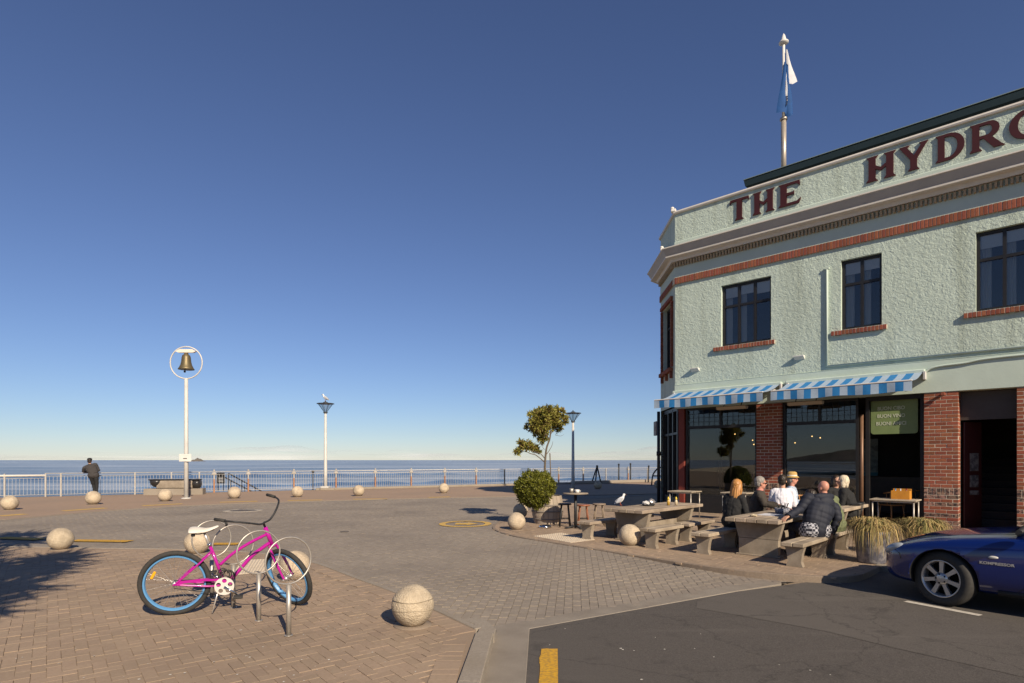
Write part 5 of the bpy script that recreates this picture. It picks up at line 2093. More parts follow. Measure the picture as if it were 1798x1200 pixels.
def slab(prof, t0, t1, x, bev=0):
    """slab in the y-z plane at x, thickness t"""
    return MB().prism(prof, t0, t1, Matrix.Translation((x, 0, 0)) @ Matrix(((0, 0, 1, 0), (1, 0, 0, 0), (0, 1, 0, 0), (0, 0, 0, 1))))


def picnic_table(x, y, label, L=2.5):
    t = thing('picnic_table', label, 'table', (x, y, 0), TRZ, 'heavy weathered picnic tables')
    w = .176
    for k in range(5):
        MB().box((L / 2 + rng.normal(0, .006), (k - 2) * w, .607), (L, w - .006, .066), None, .008).build('plank', M_top, t)
    for x_ in (.30, L - .46):
        prof = [(-.33, 0), (.33, 0), (.31, .06), (.33, .38), (.40, .696), (-.40, .696), (-.33, .38), (-.31, .06)]
        lo = [(-.32, 0), (.32, 0), (.325, .285), (-.325, .285)]
        hi = [(-.327, .292), (.327, .292), (.40, .571), (-.40, .571)]
        for pr in (lo, hi):
            slab(pr, 0, .11, x_).build('support_panel', M_slabc, t)
        MB().box((x_ + .055, 0, .012), (.2, .72, .024), None, .005).build('foot', M_slabc, t)
    MB().box((L / 2, 0, .27), (L - .78, .1, .14), None, .01).build('stretcher', M_slabc, t)
    return t


def bench(tx, ty, lx, ly, L, label):
    c, s = math.cos(TRZ), math.sin(TRZ)
    p = (tx + lx * c - ly * s, ty + lx * s + ly * c, 0)
    t = thing('picnic_bench', label, 'bench', p, TRZ, 'heavy weathered picnic benches')
    for k in (-1, 1):
        MB().box((L / 2, k * .083, .335), (L, .158, .06), None, .008).build('plank', M_top, t)
    for x_ in (.1, L - .22):
        slab([(-.12, 0), (.12, 0), (.095, .07), (.11, .2), (.14, .303), (-.14, .303), (-.11, .2), (-.095, .07)], 0, .10, x_).build('leg', M_slabc, t)
    return t


TA, TB = (2.15, 11.5), (3.89, 9.65)
picnic_table(*TA, 'left heavy picnic table with a seagull standing on it')
picnic_table(*TB, 'right heavy picnic table where the people sit')
bench(*TA, -.25, .76, 1.15, 'bench on the left side of the gull table, nearest the barrel')
bench(*TA, -.42, -.80, 1.05, 'bench on the right side of the gull table behind the ball bollard')
bench(*TA, .85, -.80, 1.1, 'further bench on the right side of the gull table')
bench(*TA, 1.1, .76, 1.1, 'further bench on the left side of the gull table')
bench(*TB, -.25, .76, 1.4, 'bench under the long haired woman in black')
bench(*TB, 1.35, .76, 1.25, 'bench under the man in sunglasses')
bench(*TB, -.42, -.78, 1.45, 'bench under the woman in the navy padded jacket')
bench(*TB, 1.15, -.78, 1.1, 'further bench behind the navy jacket woman')
# third table behind
TC = (6.2, 11.9)
picnic_table(*TC, 'far picnic table behind the man in the white shirt', 1.9)
bench(*TC, .1, .74, 1.6, 'far bench beside the man in the white shirt')


# ---------------------------------------------------------------- cafe furniture
def stool(x, y, h, m, label, rz=0.0):
    t = thing('stool', label, 'stool', (x, y, 0), rz, 'cafe stools')
    MB().lathe([(0, h), (.15, h), (.165, h - .012), (.16, h - .035), (0, h - .035)], 20).build('seat', m, t)
    for k in range(4):
        a_ = k * math.pi / 2 + .78
        MB().tube([(.11 * math.cos(a_), .11 * math.sin(a_), h - .03), (.18 * math.cos(a_), .18 * math.sin(a_), 0)], .016, 6).build('leg', m if m is not M_black else M_black, t)
    MB().tube([(.15 * math.cos(a_), .15 * math.sin(a_), h * .35) for a_ in np.linspace(0, 2 * math.pi, 5)[:-1] + .78], .009, 6, closed=True).build('stretcher', M_black, t)


M_stoolw = mat('red brown stool timber', (.30, .11, .05), (.22, .08, .04), 9, .5)
def round_table(x, y, h, r, label, topm=None):
    t = thing('round_table', label, 'table', (x, y, 0))
    MB().lathe([(0, h), (r, h), (r + .006, h - .012), (r, h - .028), (0, h - .028)], 32).build('table_top', topm or M_slabc, t)
    MB().tube([(0, 0, .02), (0, 0, h - .02)], .035, 10).build('pedestal', M_black, t)
    for k in range(4):
        a_ = k * math.pi / 2 + .4
        MB().tube([(0, 0, .06), (.28 * math.cos(a_), .28 * math.sin(a_), .015)], .022, 6).build('foot', M_black, t)
    return t


rt = G(1010.5, 928)
round_table(rt.x, rt.y, .83, .295, 'small round pedestal table beside the barrel')
stool(rt.x - .22, rt.y + .35, .56, M_black, 'black stool left of the round pedestal table')
stool(rt.x + .24, rt.y + .5, .52, M_stoolw, 'red brown stool behind the round pedestal table')
stool(rt.x + .62, rt.y + .45, .55, mat('grey stool timber', (.26, .2, .14), (.2, .15, .11), 9, .6), 'grey timber stool at the end of the gull table')
def cup(loc, r, h, m, label, name='cup'):
    t = thing(name, label, 'cup', loc)
    MB().lathe([(r * .8, 0), (r, h), (r * .9, h), (r * .7, .008), (0, .008)], 16).build('bowl', m, t)
    MB().tube([(r * .95, 0, h * .75), (r * 1.5, 0, h * .6), (r * .9, 0, h * .25)], .006, 6).build('handle', m, t)


M_china = mat('white china', (.72, .70, .66), rough=.25)
cup((rt.x + .04, rt.y - .02, .832), .055, .075, M_china, 'white cup on the round pedestal table')
cup((rt.x - .09, rt.y + .03, .832), .05, .10, M_steel, 'steel jug on the round pedestal table', 'jug')

# steel dog bowl on the ground
p_ = G(957, 927)
o = MB().lathe([(.16, 0), (.13, .06), (.115, .06), (.1, .015), (0, .015)], 24).build('dog_bowl', mat('shiny steel', (.62, .6, .57), rough=.15, metal=1))
o.location = (p_.x, p_.y, 0)
tag(o, 'shiny steel dog bowl on the paving in front of the barrel', 'bowl')


def square_table(x, y, h, w, d, label, rz, m):
    t = thing('cafe_table', label, 'table', (x, y, 0), rz)
    MB().box((0, 0, h - .015), (w, d, .03), None, .006).build('table_top', m, t)
    for sx in (-1, 1):
        for sy in (-1, 1):
            MB().tube([(sx * (w / 2 - .05), sy * (d / 2 - .05), 0), (sx * (w / 2 - .05), sy * (d / 2 - .05), h - .03)], .016, 6).build('leg', M_steel, t)
    MB().box((0, 0, h - .05), (w - .1, d - .1, .025)).build('apron', M_steel, t)
    return t


square_table(4.75, 16.3, .75, .72, .6, 'cafe table in front of the red corner column', BRZ, M_slat)
square_table(5.95, 15.6, .75, .7, .6, 'cafe table below the first shop window', BRZ, M_slat)
square_table(8.25, 12.75, .76, .85, .6, 'cafe table with an orange box beside the brick pillar', BRZ, M_slat)
bx = thing('condiment_box', 'orange timber condiment box on the table by the brick pillar', 'box', (8.36, 12.72, .76), BRZ)
M_or = mat('orange box timber', (.62, .27, .03), (.5, .2, .025), 9, .55)
for c_, s_ in (((0, -.1, .09), (.34, .012, .18)), ((0, .1, .11), (.34, .012, .22)), ((-.165, 0, .09), (.012, .19, .18)), ((.165, 0, .09), (.012, .19, .18)), ((0, 0, .006), (.32, .19, .012))):
    MB().box(c_, s_, None, .002).build('panel', M_or, bx)
for k in range(3):
    o = MB().lathe([(.022, .0), (.024, .12), (.012, .16), (.012, .21), (0, .21)], 10).build('sauce_bottle', mat('bottle %d' % (k % 3), [(.05, .2, .35), (.5, .5, .5), (.2, .02, .02)][k % 3], rough=.2))
    q = Matrix.Rotation(BRZ, 3, 'Z') @ Vector((-.11 + k * .1, .02 * (-1) ** k, .014))
    o.location = Vector((8.36, 12.72, .76)) + q
    tag(o, ('blue', 'pale grey', 'dark red')[k] + ' small sauce bottle standing in the orange condiment box', 'bottle', 'bottles in the orange box')


def chair(x, y, rz, label, m, seat_h=.45, group='timber spindle chairs'):
    t = thing('spindle_chair', label, 'chair', (x, y, 0), rz, group)
    MB().box((0, 0, seat_h), (.42, .42, .035), None, .012).build('seat', m, t)
    for sx in (-1, 1):
        MB().tube([(sx * .17, .17, seat_h), (sx * .2, .21, 0)], .016, 7).build('leg', m, t)
        MB().tube([(sx * .17, -.17, seat_h), (sx * .2, -.22, 0)], .016, 7).build('leg', m, t)
    MB().tube(catmull([(-.22, .0, seat_h + .3), (-.2, -.18, seat_h + .33), (0, -.23, seat_h + .34), (.2, -.18, seat_h + .33), (.22, .0, seat_h + .3)], 5), .02, 7).build('back_rail', m, t)
    for k in range(7):
        a_ = R(-165 + k * 25)
        MB().tube([(.17 * math.cos(a_), .17 * math.sin(a_), seat_h), (.215 * math.cos(a_), .215 * math.sin(a_) * 1.02, seat_h + .33)], .009, 6).build('spindle', m, t)
    return t


chair(6.62, 13.3, R(150), 'honey timber spindle chair behind the navy jacket woman', M_chairw)
chair(*B(1.6, .9, 0)[:2], R(20), 'spindle chair inside behind the first shop window', M_chairw)
chair(*B(2.2, 1.3, 0)[:2], R(-60), 'second spindle chair inside behind the first shop window', M_chairw)
chair(*B(5.7, .75, 0)[:2], R(10), 'timber chair just inside the cafe doorway', M_chairw)
chair(*B(6.1, 1.5, 0)[:2], R(100), 'timber chair deeper inside the cafe doorway', M_chairw)
pl_ = thing('indoor_plant', 'dark leafy pot plant behind the first shop window', 'plant', B(1.95, .75, 0))
MB().lathe([(.14, 0), (.19, .42), (.17, .42), (.16, .38), (0, .38)], 18).build('pot', M_conc, pl_)
n_ = 700
d_ = unit(rng.normal(size=(n_, 3)) + np.array([0, 0, .3]))
me = leaf_mesh(d_ * rng.uniform(.05, .38, (n_, 1)) + np.array([0, 0, .8]), unit(d_ + rng.normal(size=(n_, 3)) * .5), .12, .05, M_treel, 'foliage')
link('foliage', me, pl_)


# ---------------------------------------------------------------- pots of tussock grass
M_pot = mat('blue grey glazed pot', (.13, .13, .16), (.26, .25, .26), 9, .5, .2, 40, sharp=True)
M_tuss = mat('straw tussock', (.44, .31, .13), (.30, .22, .08), 8, .8, rnd=.3)
M_tuss2 = mat('green tussock', (.16, .16, .05), (.24, .2, .07), 8, .8, rnd=.3)


def tussock_pot(x, y, label_p, label_g, seed, h=.50, green=.25):
    rr = np.random.default_rng(seed)
    t = thing('glazed_pot', label_p, 'pot', (x, y, 0))
    MB().lathe([(.0, .0), (.18, 0), (.20, .02), (.25, h - .05), (.265, h), (.24, h), (.22, h - .06), (0, h - .06)], 28).build('pot_body', M_pot, t)
    g = thing('tussock_grass', label_g, 'grass plant', (x, y, h - .06))
    for nm, mm, n_ in (('straw_blades', M_tuss, 800), ('green_blades', M_tuss2, int(800 * green))):
        mb = MB()
        for k in range(n_):
            a_ = rr.uniform(0, 2 * math.pi)
            r0 = rr.uniform(0, .2)
            reach = rr.uniform(.12, .33)
            up = rr.uniform(.12, .27)
            drop = rr.uniform(-.05, .45)
            w = rr.uniform(.003, .006)
            p0 = Vector((r0 * math.cos(a_), r0 * math.sin(a_), 0))
            d = Vector((math.cos(a_ + rr.normal(0, .4)), math.sin(a_ + rr.normal(0, .4)), 0))
            sd = Vector((-d.y, d.x, 0)) * w
            pts = [p0, p0 + d * reach * .35 + Vector((0, 0, up)), p0 + d * reach * .75 + Vector((0, 0, up * .95 - drop * .15)), p0 + d * reach + Vector((0, 0, up * .7 - drop))]
            vs = []
            for i, q in enumerate(pts):
                ww = (1, 1, .8, .15)[i]
                vs += [q - sd * ww, q + sd * ww]
            mb.add(vs, [(0, 1, 3, 2), (2, 3, 5, 4), (4, 5, 7, 6)])
        mb.build(nm, mm, g)


tussock_pot(5.62, 9.25, 'blue grey glazed pot in front of the car bonnet', 'straw coloured tussock spilling from the pot nearest the car', 5)
tussock_pot(6.75, 9.75, 'glazed pot half hidden behind the blue car', 'green and straw tussock in the pot behind the blue car', 6, h=.44, green=.8)

# ---------------------------------------------------------------- things on the tables
def on_table(T, lx, ly, z=.641):
    c, s = math.cos(TRZ), math.sin(TRZ)
    return Vector((T[0] + lx * c - ly * s, T[1] + lx * s + ly * c, z))


for k, (lx, ly) in enumerate(((1.55, -.12), (1.66, -.24))):
    t = thing('sauce_bottle', ('left' if k == 0 else 'right') + ' of two small yellow capped sauce bottles on the gull table', 'bottle', on_table(TA, lx, ly))
    MB().lathe([(.03, 0), (.032, .09), (.02, .11), (.02, .12), (0, .12)], 14).build('bottle_body', mat('sauce %d' % k, ((.45, .28, .05), (.55, .45, .3))[k], rough=.3), t)
    MB().lathe([(.022, .12), (.02, .15), (.008, .18), (0, .18)], 12).build('cap', mat('yellow cap', (.70, .5, .05), rough=.4), t)
pt_ = on_table(TA, 1.15, .12)
o = MB().lathe([(0, .012), (.10, .012), (.14, .03), (.145, .03), (.11, .0), (0, 0)], 28).build('plate', M_black)
o.location = pt_
tag(o, 'dark plate on the gull table', 'plate')


def crumple(name, loc, r, m, label, cat, seed, sz=.6):
    rr = np.random.default_rng(seed)
    mb = MB().sphere((0, 0, 0), r, 14, 9)
    mb.v = [(x * (1 + rr.normal(0, .13)), y * (1 + rr.normal(0, .13)), max(z * sz * (1 + rr.normal(0, .16)), -r * sz)) for x, y, z in mb.v]
    mb.v = [(x, y, z + r * sz) for x, y, z in mb.v]
    mb.s = [False] * len(mb.s)
    o = mb.build(name, m)
    o.location = loc
    tag(o, label, cat)


crumple('paper_napkin', pt_ + Vector((-.06, -.02, .014)), .07, mat('napkin', (.6, .58, .55)), 'crumpled white napkin on the dark plate', 'napkin', 4)
crumple('foil_ball', pt_ + Vector((.07, .02, .014)), .075, mat('foil', (.42, .4, .38), (.3, .28, .27), 20, .35, metal=.6), 'crumpled foil wrapper on the dark plate', 'foil', 5, .8)
o = MB().box((0, 0, .003), (.42, .3, .004)).build('paper_sheet', mat('paper sheet', (.6, .6, .62)))
o.location = on_table(TB, .95, .05)
o.rotation_euler = (0, 0, TRZ)
tag(o, 'white paper sheet spread on the right picnic table', 'paper')
crumple('paper_napkin', on_table(TB, .42, .12), .06, mat('tan napkin', (.5, .42, .28)), 'small tan napkin near the end of the right picnic table', 'napkin', 9, .35)
t = thing('cutlery_basket', 'dark basket of cutlery on the right picnic table', 'basket', on_table(TB, 1.35, -.02))
MB().lathe([(.0, .0), (.11, 0), (.13, .10), (.12, .10), (.1, .01), (0, .01)], 18).build('basket_body', mat('checked cloth basket', (.05, .055, .09), (.3, .31, .35), 60, .8, sharp=True), t)
for k in range(9):
    a_ = k * .7
    MB().tube([(.04 * math.cos(a_), .04 * math.sin(a_), .02), (.11 * math.cos(a_), .11 * math.sin(a_), .19)], .006, 5).build('cutlery_handle', M_black, t)


# ---------------------------------------------------------------- ring topped bike racks
for k, (x, y, lab) in enumerate(((-2.036, 5.40, 'nearest steel ring bike rack, in front of the bicycle front wheel'), (-2.522, 5.90, 'second steel ring bike rack from the front'),
                                 (-3.02, 6.42, 'third steel ring bike rack, behind the bicycle frame'), (-3.49, 6.885, 'furthest steel ring bike rack, behind the saddle'))):
    t = thing('bike_rack', lab, 'bike rack', (x, y, 0), R(44.6), 'steel ring bike racks')
    MB().tube([(0, 0, 0), (0, 0, .465)], .0225, 14).build('post', M_steel, t)
    MB().tube([(.212 * math.cos(a_), 0, .682 + .212 * math.sin(a_)) for a_ in np.linspace(0, 2 * math.pi, 56, endpoint=False)], .0085, 8, closed=True).build('ring', M_steel, t)
    MB().lathe([(.038, 0), (.038, .004), (.026, .006)], 18).build('base_flange', M_steel, t)

# ---------------------------------------------------------------- the magenta cruiser bicycle
bk = thing('cruiser_bicycle', 'magenta cruiser bicycle with blue rims and a cream saddle, left leaning at the racks', 'bicycle', (-3.488, 6.118, 0.0))
bk.rotation_euler = (R(6), 0, math.atan2(.4335, 1.1134))
RW = .338
RA = Vector((.012, 0, RW))
FA = Vector((1.118, 0, RW))
HB, HT = Vector((.938, 0, .69)), Vector((.868, 0, .885))
BBk = Vector((.475, 0, .29))
M_chrome = mat('bright chrome', (.72, .70, .67), rough=.12, metal=1.0)
M_spoke = mat('spoke steel', (.55, .52, .48), rough=.3, metal=.7)
M_chsil = mat('silver alloy', (.62, .60, .57), rough=.3, metal=.6)


def wheel(c, M=None, reflector=True):
    def fin(mb):
        if M is not None:
            mb.xf(M)
        return mb
    ring = lambda r_, n=56: [(c.x + r_ * math.cos(a_), 0, c.z + r_ * math.sin(a_)) for a_ in np.linspace(0, 2 * math.pi, n, endpoint=False)]
    w = fin(MB().tube(ring(RW - .0255), .0255, 12, closed=True, up=(0, 1, 0))).build('wheel', M_rubber, bk)
    rm_ = MB()
    N = 56
    sec = [(.272, -.022), (.287, -.024), (.287, .024), (.272, .022), (.264, 0)]
    vs = []
    for k in range(N):
        a_ = 2 * math.pi * k / N
        for r_, y_ in sec:
            vs.append((c.x + r_ * math.cos(a_), y_, c.z + r_ * math.sin(a_)))
    fs = []
    for k in range(N):
        k2 = (k + 1) % N
        for e in range(5):
            e2 = (e + 1) % 5
            fs.append((k * 5 + e, k2 * 5 + e, k2 * 5 + e2, k * 5 + e2))
    rm_.add(vs, fs)
    fin(rm_).build('rim', M_blue, w)
    sp_ = MB()
    for k in range(28):
        a_ = 2 * math.pi * k / 28
        y_ = .028 if k % 2 else -.028
        b_ = a_ + (.5 if (k // 2) % 2 else -.5)
        sp_.tube([(c.x + .268 * math.cos(a_), 0, c.z + .268 * math.sin(a_)), (c.x + .022 * math.cos(b_), y_, c.z + .022 * math.sin(b_))], .0016, 4, caps=False)
    o = fin(sp_).build('spokes', M_spoke, w)
    o['kind'] = 'stuff'
    fin(MB().lathe([(0, -.05), (.012, -.05), (.025, -.032), (.018, -.026), (.018, .026), (.025, .032), (.012, .05), (0, .05)], 16, c, Matrix.Rotation(R(90), 3, 'X'))).build('hub', M_chsil, w)
    if reflector:
        a_ = R(153)
        fin(MB().box((c.x + .215 * math.cos(a_), -.018, c.z + .215 * math.sin(a_)), (.085, .012, .026), Matrix.Rotation(-a_, 3, 'Y') @ Matrix.Rotation(R(90), 3, 'Y'), .005)).build('reflector', mat('amber reflector', (.8, .38, .02), rough=.25), w)
    return w


AX = (HT - HB).normalized()
STEER = Matrix.Translation(HB) @ Matrix.Rotation(R(-50), 4, AX) @ Matrix.Translation(-HB)
wheel(RA)
wheel(FA, STEER, False)
fr = MB()
tt = [Vector((.43, 0, .50)), Vector((.54, 0, .605)), Vector((.68, 0, .70)), Vector((.80, 0, .765)), Vector((.892, 0, .81))]
fr.tube([BBk, Vector((.335, 0, .72))], .0165, 12)
fr.tube(catmull(tt, 5), .0165, 12)
fr.tube(catmull([BBk + Vector((.015, 0, -.03)), BBk + Vector((.03, 0, .02)), (.565, 0, .375), (.65, 0, .475), (.735, 0, .575), (.84, 0, .66), (.93, 0, .722)], 6), .020, 12)
fr.tube([HB, HT], .023, 14)
fr.lathe([(.0, -.045), (.024, -.045), (.024, .045), (0, .045)], 16, BBk, Matrix.Rotation(R(90), 3, 'X'))
fr.build('frame', M_mag, bk)
for s_ in (-1, 1):
    MB().tube(catmull([Vector((.36, 0, .655)), Vector((.31, s_ * .05, .605)), RA + Vector((.03, s_ * .065, .02)), RA + Vector((-.01, s_ * .066, 0))], 4), .0095, 10).build('seat_stay', M_mag, bk)
    MB().tube(catmull([BBk + Vector((-.02, s_ * .03, 0)), Vector((.32, s_ * .055, .295)), RA + Vector((0, s_ * .066, 0))], 4), .0105, 10).build('chain_stay', M_mag, bk)
    m_ = MB().tube(catmull([HB + Vector((.0, s_ * .035, -.0)), HB + Vector((.03, s_ * .05, -.06)), FA + Vector((-.06, s_ * .06, .12)), FA + Vector((0, s_ * .06, 0))], 5), [.015] * 11 + [.012] * 5, 10)
    m_.xf(STEER).build('fork_blade', M_mag, bk)
MB().box(HB + Vector((.006, 0, -.012)), (.05, .10, .03), Matrix.Rotation(R(-20), 3, 'Y'), .01).xf(STEER).build('fork_crown', M_mag, bk)
MB().tube([FA + Vector((0, -.08, 0)), FA + Vector((0, .08, 0))], .008, 8).xf(STEER).build('axle', M_chsil, bk)
# chain guard, crankset, pedals
MB().prism([(.02, .325), (.06, .372), (.30, .385), (.44, .372), (.53, .335), (.55, .30), (.50, .315), (.43, .345), (.3, .355), (.1, .345)], -.006, .006, Matrix.Translation((0, -.062, 0)) @ Matrix(((1, 0, 0, 0), (0, 0, -1, 0), (0, 1, 0, 0), (0, 0, 0, 1)))).build('chain_guard', M_mag, bk)
cr = MB()
N = 40
ol = [(BBk.x + .094 * math.cos(2 * math.pi * k / N), BBk.z + .094 * math.sin(2 * math.pi * k / N)) for k in range(N)]
hs = []
for k in range(5):
    a_ = 2 * math.pi * k / 5 + .3
    hs.append([(BBk.x + .058 * math.cos(a_) + .023 * math.cos(-2 * math.pi * q / 14), BBk.z + .058 * math.sin(a_) + .023 * math.sin(-2 * math.pi * q / 14)) for q in range(14)])
me = shape_mesh([ol] + hs, .006, Matrix.Translation((0, -.075, 0)) @ Matrix(((1, 0, 0, 0), (0, 0, -1, 0), (0, 1, 0, 0), (0, 0, 0, 1))))
me.materials.clear()
me.materials.append(mat('chainring alloy', (.74, .70, .64), rough=.35, metal=.2))
cs = link('crankset', me, bk)
ca = R(-38)
dv = Vector((math.cos(ca), 0, math.sin(ca)))
MB().tube([BBk + Vector((0, -.09, 0)), BBk + Vector((0, -.09, 0)) + dv * .17], [.014, .010], 10).build('crank_arm', M_chrome, cs)
MB().tube([BBk + Vector((0, .06, 0)), BBk + Vector((0, .06, 0)) - dv * .17], [.014, .010], 10).build('crank_arm', M_chrome, cs)
for sy, sg_ in ((-.14, 1), (.11, -1)):
    MB().box(BBk + Vector((0, sy, 0)) + dv * .17 * sg_, (.09, .085, .022), None, .006).build('pedal', M_rubber, cs)
ch_ = MB()
ch_.tube([RA + Vector((0, -.06, .04)), BBk + Vector((-.02, -.068, .088))], .004, 5)
ch_.tube([RA + Vector((0, -.06, -.04)), BBk + Vector((-.02, -.068, -.088))], .004, 5)
ch_.build('chain', M_black, bk)
# saddle
MB().tube([(.335, 0, .70), (.285, 0, .855)], .0125, 10).build('seat_post', M_chsil, bk)
MB().tube([(.339, 0, .705), (.329, 0, .735)], .021, 10).build('seat_clamp', M_chrome, bk)
sd = MB()
st = [(.14, .105, .905, .06), (.17, .125, .915, .075), (.23, .115, .912, .07), (.29, .075, .895, .055), (.35, .042, .905, .045), (.405, .032, .925, .035), (.425, .018, .925, .02)]
vs, fs = [], []
n_ = 14
for x_, w_, z_, h_ in st:
    for k in range(n_):
        a_ = 2 * math.pi * k / n_
        vs.append((x_, w_ * math.cos(a_), z_ - h_ / 2 + h_ / 2 * math.sin(a_) * (1 if math.sin(a_) > 0 else .6)))
for i in range(len(st) - 1):
    for k in range(n_):
        fs.append((i * n_ + k, i * n_ + (k + 1) % n_, (i + 1) * n_ + (k + 1) % n_, (i + 1) * n_ + k))
fs += [tuple(reversed(range(n_))), tuple((len(st) - 1) * n_ + k for k in range(n_))]
sd.add(vs, fs, True)
sad = sd.build('saddle', M_cream, bk)
sub = sad.modifiers.new('s', 'SUBSURF')
sub.levels = sub.render_levels = 2
m_ = MB()
for s_ in (-1, 1):
    m_.tube(catmull([(.17, s_ * .06, .86), (.25, s_ * .03, .845), (.38, s_ * .02, .885)], 4), .005, 6)
    m_.lathe([(.018, .0), (.02, .01), (.018, .02), (.02, .03), (.018, .04)], 10, (.19, s_ * .06, .83))
m_.build('saddle_rails', M_black, sad)
# stem, handlebar, grips, brake lever
MB().tube([HT, HT + AX * .045, Vector((.872, 0, .945))], .012, 10).xf(STEER).build('stem', M_black, bk)
for k in (-1, 1):
    pass
hb_pts = [(.60, -.335, 1.06), (.70, -.325, 1.065), (.80, -.28, 1.06), (.865, -.17, 1.01), (.885, -.07, .957), (.885, 0, .95), (.885, .07, .957), (.865, .17, 1.01), (.80, .28, 1.06), (.70, .325, 1.065), (.60, .335, 1.06)]
hb = MB().tube(catmull(hb_pts, 6), .0100, 10).xf(STEER).build('handlebar', M_black, bk)
for s_ in (-1, 1):
    MB().tube([(.555, s_ * .340, 1.055), (.61, s_ * .335, 1.06), (.69, s_ * .327, 1.065)], .0165, 10).xf(STEER).build('grip', M_rubber, hb)
MB().tube([(.70, -.325, 1.055), (.70, -.322, 1.02), (.69, -.322, 1.01)], .012, 8).xf(STEER).build('bell', M_black, hb)
# bar lean: coiled lock hung round the seat tube
M4 = bk.matrix_basis
lk = thing('cable_lock', 'black coiled cable lock wound on the bicycle frame', 'lock', (bk.location.x, bk.location.y, 0))
pts = []
for k in range(66):
    a_ = k / 65 * 2 * math.pi * 4.3
    pts.append(Vector((.455 + .075 * k / 65 + .052 * math.cos(a_), -.045 + .02 * math.sin(a_ * .7), .415 + .055 * math.sin(a_) - .03 * k / 65)))
Mb = Matrix.Translation(bk.location) @ bk.rotation_euler.to_matrix().to_4x4()
MB().tube([Mb @ p for p in pts], .0062, 6).build('coil', M_rubber, lk, rel=True)
MB().tube([Mb @ Vector((.50, -.03, .36)), Mb @ Vector((.53, -.035, .33))], .013, 8).build('lock_barrel', M_black, lk, rel=True)
# kickstand
MB().tube([BBk + Vector((-.05, -.05, -.01)), Vector((.36, -.10, .02))], .007, 8).build('kickstand', M_chsil, bk)

# ---------------------------------------------------------------- dark blue roadster
from mathutils.bvhtree import BVHTree
CH = R(130)
near = G(1656, 1065, ZA)
fwd = Vector((math.cos(CH), math.sin(CH), 0))
lft = Vector((-math.sin(CH), math.cos(CH), 0))
cr0 = near - lft * .79
car = thing('parked_car', 'dark blue roadster parked at the kerb, cut by the right picture edge', 'car', (cr0.x, cr0.y, ZA), CH)


def car_paint():
    m = mat('deep blue car paint', (.002, .012, .105), rough=.18, coat=1.0, spec=.5)
    b = m.node_tree.nodes['Principled BSDF']
    b.inputs['Metallic'].default_value = 0.0
    return m


M_car = car_paint()
M_well = mat('wheel well', (.008, .008, .009), rough=.9)
M_trim = mat('black plastic trim', (.02, .02, .022), rough=.6)
stn = [(.70, .36, .33, .43, .50), (.67, .55, .27, .48, .565), (.60, .70, .22, .545, .63), (.48, .79, .20, .605, .695), (.30, .835, .19, .65, .75), (.0, .862, .18, .69, .81), (-.35, .864, .18, .71, .85), (-.70, .864, .18, .73, .885),
       (-1.1, .862, .18, .75, .90), (-1.8, .862, .18, .77, .91), (-2.4, .862, .18, .78, .925), (-2.85, .82, .22, .77, .915), (-3.08, .73, .30, .73, .87), (-3.18, .50, .36, .65, .76)]
vs, fs = [], []
for x_, w, zb, zs, zt in stn:
    half = [(0, zb), (.74 * w, zb), (.94 * w, zb + .05), (1.0 * w, zb * .5 + zs * .5), (.992 * w, zs), (.94 * w, zt - .045), (.70 * w, zt + .004), (.34 * w, zt + .022), (0, zt + .026)]
    ringp = half + [(-y_, z_) for y_, z_ in half[-2:0:-1]]
    vs += [(x_, y_, z_) for y_, z_ in ringp]
K = 16
for i in range(len(stn) - 1):
    for k in range(K):
        k2 = (k + 1) % K
        fs.append((i * K + k, i * K + k2, (i + 1) * K + k2, (i + 1) * K + k))
for base in (0, (len(stn) - 1) * K):
    q = lambda k: base + k
    caps = [(0, 1, 15), (1, 2, 14, 15), (2, 3, 13, 14), (3, 4, 12, 13), (4, 5, 11, 12), (5, 6, 10, 11), (6, 7, 9, 10), (7, 8, 9)]
    for c_ in caps:
        f_ = tuple(q(k) for k in c_)
        fs.append(f_ if base == 0 else tuple(reversed(f_)))
cb = MB().add(vs, fs, True)
tmp = link('tmp', cb.mesh('tmp', [M_car, M_well]))
bmx = bmesh.new()
bmx.from_mesh(tmp.data)
bmesh.ops.recalc_face_normals(bmx, faces=bmx.faces[:])
bmx.to_mesh(tmp.data)
bmx.free()
sb_ = tmp.modifiers.new('s', 'SUBSURF')
sb_.levels = sb_.render_levels = 3
cuts = []
for x_ in (0, -2.4):
    for s_ in (-1, 1):
        cc_ = MB()
        cc_.mi = 1
        cc_.lathe([(0, -.16), (.337, -.16), (.337, .30), (0, .30)], 48, (x_, s_ * .80, .325), Matrix.Rotation(R(-90 * s_), 3, 'X'), smooth=True)
        co = link('cut', cc_.mesh('cut', [M_car, M_well]))
        bmx = bmesh.new()
        bmx.from_mesh(co.data)
        bmesh.ops.recalc_face_normals(bmx, faces=bmx.faces[:])
        bmx.to_mesh(co.data)
        bmx.free()
        bo = tmp.modifiers.new('b', 'BOOLEAN')
        bo.operation = 'DIFFERENCE'
        bo.object = co
        bo.solver = 'EXACT'
        cuts.append(co)
body_me = evaluated(tmp)
body_me.name = 'body'
body = link('body', body_me, car)
bpy.data.objects.remove(tmp)
for c_ in cuts:
    bpy.data.objects.remove(c_)
bvh = BVHTree.FromPolygons([v.co.copy() for v in body_me.vertices], [tuple(p.vertices) for p in body_me.polygons])


def side_y(x, z, s=1):
    h = bvh.ray_cast(Vector((x, s * 3, z)), Vector((0, -s, 0)))
    return h[0].y if h[0] is not None else s * .86


def top_z(x, y):
    h = bvh.ray_cast(Vector((x, y, 3)), Vector((0, 0, -1)))
    return h[0].z if h[0] is not None else .8


def seam(pts, name, m, r_=.006):
    MB().tube(pts, r_, 5).build(name, m, car)


